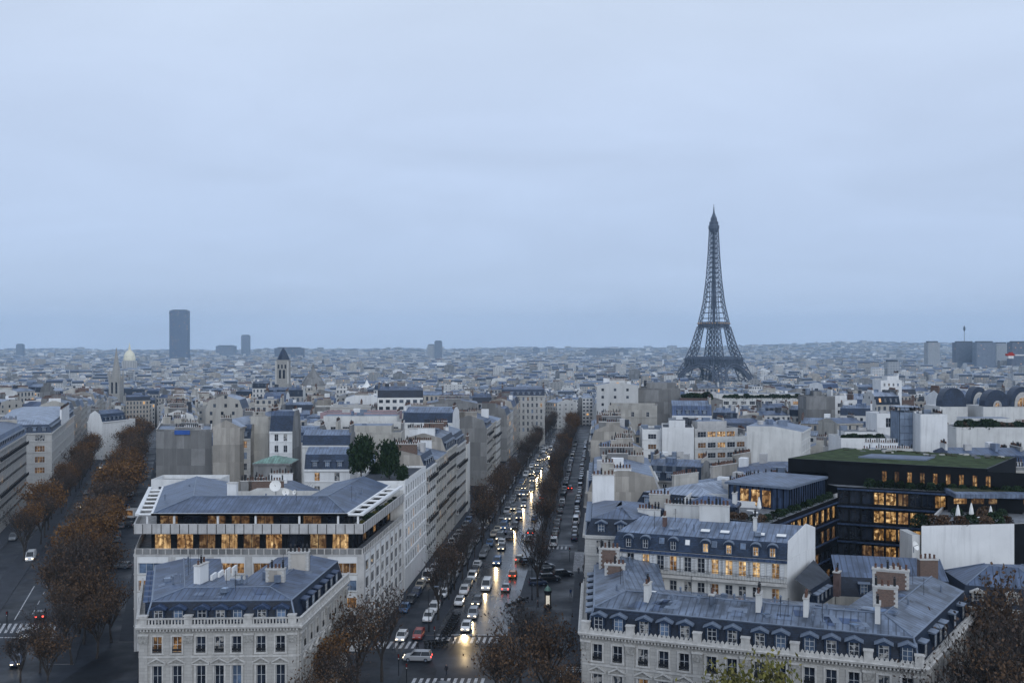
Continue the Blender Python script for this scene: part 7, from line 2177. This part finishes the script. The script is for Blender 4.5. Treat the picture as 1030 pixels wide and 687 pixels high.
def lane(off, y0, y1, step, ang, where, group, fill=.9, lights=0, jit=.2, fx=XCr, beam=0, kinds=('hatch', 'hatch', 'sedan', 'suv', 'estate', 'van'), cols=('black', 'grey', 'silver', 'black', 'black', 'dark blue', 'silver', 'white', 'grey', 'blue', 'grey', 'beige')):
    y = y0
    while y < y1:
        if cg.random() < fill:
            used[where] = used.get(where, 0) + 1
            kd, cl = cg.choice(kinds), cg.choice(cols)
            nm = {'hatch': 'hatchback', 'sedan': 'saloon', 'suv': 'tall car', 'estate': 'estate car', 'van': 'van'}[kd]
            car(kd, cl, fx(y) + off + cg.uniform(-jit, jit), y, ang + cg.uniform(-2, 2), '%s %s, %s %s' % (cl, nm, nth(used[where]), where), group, lights if cg.random() < .65 else 0, beam if y < 480 and cg.random() < .6 else 0)
        y += step * cg.uniform(.9, 1.25) if step < 7 else step * cg.uniform(.6, 1.5)
GP = 'cars parked along the avenues'; GT = 'cars driving on the avenues'
lane(-25.6, 206, 520, 5.6, TOWARD_C, 'parked along the oncoming kerb of central avenue', GP)
lane(-29.6, 186, 480, 5.6, TOWARD_C, 'parked beside the tree island facing the white houses', GP)
lane(-35.3, 192, 214, 5.6, TOWARD_C, 'parked under the terraced office wall', GP, fill=1)
lane(-35.3, 226, 480, 5.6, TOWARD_C, 'parked under the avenue house fronts', GP, fill=.8)
lane(-9.4, 266, 560, 5.5, AWAY_C, 'parked on the tree side of far service road', GP)
lane(-4.1, 262, 560, 5.5, AWAY_C, 'parked on the house side of far service road', GP)
lane(-21.6, 250, 620, 10, TOWARD_C, 'oncoming in the middle lane', GT, .8, 1, .8, beam=1400)
lane(-23.9, 262, 560, 16, TOWARD_C, 'oncoming in the kerb lane', GT, .6, 1, .3)
lane(-16.2, 218, 620, 13, AWAY_C, 'driving away in the outbound lane', GT, .75, 1, .5)
pcar('hatch', 'white', 26, 641, 180 + AL, 'white car crossing the zebra of second avenue', lights=1)
pcar('hatch', 'black', 41, 621, AL, 'dark car with red tail lights before the zebra of second avenue', lights=1)
pcar('van', 'white', 31, 563, AL + 180, 'white van coming along the second avenue', lights=1)
pcar('hatch', 'dark blue', 17, 668, AL + 180, 'dark car leaving the lower left corner', lights=1)
pcar('estate', 'grey', 122, 571, 80, 'grey car pulling out of the second service road')
pcar('sedan', 'silver', 139, 530, 84, 'silver car nosing out behind the office corner')
pcar('suv', 'black', 126, 530, 84, 'dark car beside the silver one behind the office corner')
lane(-9.6, 260, 520, 6, AL, 'parked on the wedge side service road of second avenue', GP, .7, 0, .2, XLr)
lane(-18.5, 262, 560, 18, AL, 'driving away on the second avenue', GT, .7, 1, .4, XLr)
lane(-25, 300, 560, 20, AL + 180, 'oncoming on the second avenue', GT, .7, 1, .4, XLr)
lane(-37.2, 262, 420, 6, AL + 180, 'parked on the outer service road of second avenue', GP, .7, 0, .2, XLr)
def lit_bus():
    x, y = gp(127, 522)
    t = thing('delivery_truck', 'box truck with warm lit rear parked behind the office', 'truck', (x, y, 0), R(84))
    b = MB(); b.box(-1.2, 1.2, -3, 2.2, .7, 3.2, M['car_white']); part('box_body', b, t, False)
    b = MB(); b.box(-1.1, 1.1, 2.25, 3.7, .5, 2.4, M['car_silver']); part('cab', b, t, False)
    b = MB(); b.box(-1.22, -1.205, -2.6, 1.8, 1.3, 2.8, M['lit']); part('lit_panel', b, t, False)
    for sx in (-1, 1):
        for sy in (-2, 2.8): part('wheel', CM['van']['wheel'], t, False, loc=(sx * 1.05, sy, .4))
lit_bus()

# motorbikes, people, poles, kiosk
def moto_mesh():
    b = MB(); m = M['rubber']; k = M['car_black']
    for y in (-.68, .68):
        n = 10
        for i in range(n):
            a0, a1 = 2 * math.pi * i / n, 2 * math.pi * (i + 1) / n
            b.bar((0, y + .29 * math.cos(a0), .31 + .29 * math.sin(a0)), (0, y + .29 * math.cos(a1), .31 + .29 * math.sin(a1)), .06, m, n=4, caps=False)
    return b.mesh('wheel')
def moto(px, py, ang, label, grp):
    x, y = gp(px, py); t = thing('motorcycle', label, 'motorcycle', (x, y, .02), R(ang), grp)
    if 'moto' not in _mc:
        _mc['moto'] = moto_mesh()
        b = MB(); k = M['car_black']; b.box(-.14, .14, -.35, .3, .35, .72, k); b.box(-.16, .16, .05, .45, .72, .98, k); b.bar((0, .35, .85), (0, .66, .35), .05, M['zinc_trim']); b.bar((0, -.3, .5), (0, -.68, .31), .05, M['zinc_trim']); b.box(-.2, .2, .5, .58, .85, 1.2, k)
        _mc['moto_b'] = b.mesh('body')
        b = MB(); b.box(-.17, .17, -.72, .08, .76, .9, M['rubber']); b.box(-.22, .22, -.98, -.62, .86, 1.2, M['rubber']); _mc['moto_s'] = b.mesh('seat')
        b = MB(); b.bar((-.38, .38, 1.05), (.38, .38, 1.05), .03, M['iron']); b.bar((-.36, .42, 1.05), (-.36, .44, 1.25), .03, M['iron']); b.bar((.36, .42, 1.05), (.36, .44, 1.25), .03, M['iron']); _mc['moto_h'] = b.mesh('handlebar')
    part('wheels' if False else 'wheel', _mc['moto'], t, False); part('body', _mc['moto_b'], t, False); part('seat', _mc['moto_s'], t, False); part('handlebar', _mc['moto_h'], t, False)
for i in range(10):
    moto(447 + i * 1.25, 642 - i * 2.1, 62 + cg.uniform(-6, 6), 'dark motorcycle, %s from the zebra in the parked rank' % nth(i + 1), 'motorcycles parked on the island tip')
for i in range(6): moto(428 + 4 * i, 652 - .4 * i, 20 + cg.uniform(-8, 8), 'dark motorcycle, %s along the lower kerb of island tip' % nth(i + 1), 'motorcycles parked on the island tip')
for i in range(4): moto(512 + 5 * i, 612 - 2 * i, 70, 'dark motorcycle, %s by the wide brown junction tree' % nth(i + 1), 'motorcycles by the junction tree')

def person(px, py, ang, label, coat=(.02, .02, .025), legs=(.03, .035, .05), step=.28):
    """a walking figure: one skinned body, hair and coat colours by height"""
    x, y = gp(px, py)
    V = [(0, 0, .95), (0, 0, 1.15), (0, .02, 1.38), (0, .03, 1.5), (0, .05, 1.60), (0, .07, 1.70),
         (-.09, 0, .9), (-.10, step * .5, .5), (-.10, step, .09), (-.10, step + .14, .04), (.09, 0, .9), (.10, -step * .35, .5), (.10, -step, .12), (.10, -step + .14, .04),
         (-.19, .01, 1.40), (-.24, -.08, 1.14), (-.24, .02, .90), (-.24, .07, .82), (.19, .01, 1.40), (.24, .08, 1.14), (.24, .2, .92), (.24, .26, .86)]
    E = [(0, 1), (1, 2), (2, 3), (3, 4), (4, 5), (0, 6), (6, 7), (7, 8), (8, 9), (0, 10), (10, 11), (11, 12), (12, 13), (2, 14), (14, 15), (15, 16), (16, 17), (2, 18), (18, 19), (19, 20), (20, 21)]
    Rr = [.15, .15, .16, .06, .085, .09, .1, .075, .05, .04, .1, .075, .05, .04, .075, .055, .04, .035, .075, .055, .04, .035]
    me = bpy.data.meshes.new('person'); me.from_pydata(V, E, [])
    o = bpy.data.objects.new('person', me); col.objects.link(o)
    o.modifiers.new('skin', 'SKIN')
    for i, r in enumerate(Rr): me.skin_vertices[0].data[i].radius = (r, r * .8 if i < 3 else r)
    me.skin_vertices[0].data[0].use_root = True
    sd = o.modifiers.new('sub', 'SUBSURF'); sd.levels = 1; sd.render_levels = 1
    dg = bpy.context.evaluated_depsgraph_get(); nm = bpy.data.meshes.new_from_object(o.evaluated_get(dg))
    o.modifiers.clear(); o.data = nm; nm.materials.clear()
    key = lambda nme, c: M.setdefault('cloth_%s_%.3f_%.3f' % (nme, c[0], c[2]), None) or M.__setitem__('cloth_%s_%.3f_%.3f' % (nme, c[0], c[2]), m_plain(nme, c, .85, var=.15)) or M['cloth_%s_%.3f_%.3f' % (nme, c[0], c[2])]
    for m in (key('coat_cloth', coat), key('trouser_cloth', legs), key('skin', (.38, .24, .18)), key('hair', (.03, .02, .015))): nm.materials.append(m)
    for p in nm.polygons:
        z, yy, xx = p.center.z, p.center.y, abs(p.center.x)
        p.use_smooth = True
        p.material_index = 3 if z > 1.69 or (z > 1.56 and yy < .04) else 2 if z > 1.5 or (xx > .2 and z < .87) else 0 if z > .72 and not (xx < .2 and z < .78) else 1
    o.location = (x, y, gz(y) + .02); o.rotation_euler = (0, 0, R(ang)); tag(o, label, 'person')
person(449, 679, 150, 'person in dark coat walking over the lower zebra'); person(456, 648, 70, 'person in dark jacket by the motorcycles at the upper zebra', (.03, .03, .04)); person(584, 593, 10, 'person in dark clothes walking beside the corner house'); person(587, 575, 180, 'person in dark coat at the side street zebra')
person(582, 578, 175, 'person in grey coat beside the one at the side street zebra', (.08, .08, .09)); person(586, 634, 20, 'person in dark coat near the cream mansion corner'); person(420, 655, 40, 'person in dark coat crossing at the service road zebra'); person(396, 655, 220, 'person in grey coat at the start of the service road zebra', (.10, .10, .11)); person(576, 650, 170, 'person in brown coat beside the trees near the long mansion', (.07, .04, .03)); person(480, 646, 95, 'person in light jacket on the upper zebra before the white car', (.25, .25, .26)); person(30, 636, 120, 'person in dark coat on the second avenue zebra'); person(574, 600, 10, 'person in blue coat beside the side street corner', (.03, .05, .12))
person(541, 612, 90, 'person in dark coat by the advertising column', (.04, .02, .02)); person(111, 566, 30, 'person in dark clothes beside the grey car of the second service road')

def kiosk():
    x, y = gp(551, 612); t = thing('advertising_column', 'dark green advertising column with a pale lit poster on the island', 'advertising column', (x, y, .12))
    b = MB(); b.lathe((0, 0, 0), [(.75, 0), (.75, .5), (.62, .55), (.62, 3.0), (.78, 3.05), (.82, 3.35), (.7, 3.5)], M['iron'], 14, sm=False); part('column', b, t, False)
    b = MB(); b.lathe((0, 0, 3.5), [(.7, 0), (.45, .5), (.12, .8), (0, 1.2)], M['copper'], 14, sm=False); part('dome', b, t, False)
    b = MB(); b.lathe((0, 0, 0), [(.645, .8), (.645, 2.6)], m_emit('lit_poster', (1, .92, .75), .5), 5, sm=True, a0=-2.2, a1=-1.0); part('poster', b, t, False)
kiosk()
def metro_sign():
    x, y = gp(108, 540); t = thing('street_sign', 'small blue and white lit street sign above the second avenue trees', 'sign', (x, y, 0))
    z = at(0, 523, y).z
    b = MB(); b.bar((0, 0, 0), (0, 0, z), .08, M['iron']); part('post', b, t, False)
    b = MB(); b.box(-.9, .9, -.1, .1, z - .9, z + .9, m_emit('blue_lit_panel', (.25, .3, 1), .9)); part('panel', b, t, False)
    b = MB(); b.box(-.6, .1, -.13, -.105, z - .5, z + .5, m_emit('white_lit_mark', (.9, .95, 1), 1.2)); part('mark', b, t, False)
metro_sign()
def lamp_post(x, y, label, grp, lit=False, a=0):
    if 'lp' not in _mc:
        b = MB(); b.lathe((0, 0, 0), [(.16, 0), (.14, .9), (.08, 1.1), (.06, 7.6)], M['iron'], 8); b.bar((0, 0, 7.5), (1.3, 0, 8.1), .05, M['iron'], n=5); _mc['lp'] = b.mesh('post')
        b = MB(); b.box(1.0, 1.75, -.16, .16, 8.0, 8.16, M['zinc_trim']); _mc['lh'] = b.mesh('lamp_head')
    t = thing('street_lamp', label, 'street lamp', (x, y, gz(y) + .1), R(a), grp)
    part('post', _mc['lp'], t, False); part('lamp_head', _mc['lh'], t, False)
for k in range(11):
    y = 178 + k * 27; lamp_post(XCr(y) - 28.2, y, 'dark lamp post, %s on the oncoming side tree island' % nth(k + 1), 'street lamps of the central avenue', a=0)
for k in range(10):
    y = 200 + k * 27 + (50 if k else 0); lamp_post(XCr(y) - 11.2, y, 'dark lamp post, %s on the departing side tree island' % nth(k + 1), 'street lamps of the central avenue', a=180)
def traffic_light(px, py, label):
    x, y = gp(px, py); t = thing('traffic_light', label, 'traffic light', (x, y, .1))
    b = MB(); b.bar((0, 0, 0), (0, 0, 3.4), .07, M['iron'], n=6); part('post', b, t, False)
    b = MB(); b.box(-.16, .16, -.13, .13, 2.5, 3.4, M['iron']); part('signal_head', b, t, False)
    for i, c in enumerate(('tail_off', 'tail_off', 'head_off')):
        b = MB(); b.box(-.09, .09, -.15, -.135, 3.18 - .28 * i, 3.34 - .28 * i, M[c]); part('signal_lens', b, t, False)
traffic_light(437, 650, 'traffic light on the oncoming island tip'); traffic_light(409, 690, 'traffic light post at the lower pavement'); traffic_light(401, 680, 'traffic light post left of the lower zebra'); traffic_light(573, 565, 'traffic light at the far service road stop line'); traffic_light(7, 634, 'traffic light at the zebra of second avenue')

# ---------------------------------------------------------------- far tree masses
def far_woods():
    b = MB(); g = random.Random(4); m1, m2 = M['leaf_dark'], M['leaf_brown']
    def clump(x, y, z, r):
        for i in range(26):
            a = g.uniform(0, 6.28); q = g.random() ** .5; p = Vector((x + r * q * math.cos(a), y + r * q * math.sin(a), z + r * .8 * g.random() * (1 - .5 * q)))
            u = Vector((g.uniform(-1, 1), g.uniform(-1, 1), g.uniform(-.6, .6))).normalized(); v = u.orthogonal().normalized(); s = r * g.uniform(.14, .3)
            b.face([p - u * s, p - v * s, p + u * s, p + v * s], g.choice((m1, m1, m2)))
    for px0, px1, Y0, Y1, n in ((-5, 110, 1500, 1640, 220), (60, 200, 1750, 1850, 160), (480, 700, 1420, 1540, 300), (740, 960, 1560, 1700, 260), (250, 420, 1900, 2000, 160), (640, 800, 1650, 1950, 240), (0, 1030, 6000, 8400, 500), (100, 260, 1050, 1100, 60)):
        for i in range(n):
            Y = g.uniform(Y0, Y1); px = g.uniform(px0, px1); x = (px - HX) / F * Y
            clump(x, Y, gz(Y, x) + (8 if Y < 5000 else 4), g.uniform(7, 11) * (1 if Y < 5000 else 2.2))
    o = part('distant_woods', b); o['kind'] = 'stuff'; o['label'] = 'dark distant tree belts between the far roofs'
far_woods()
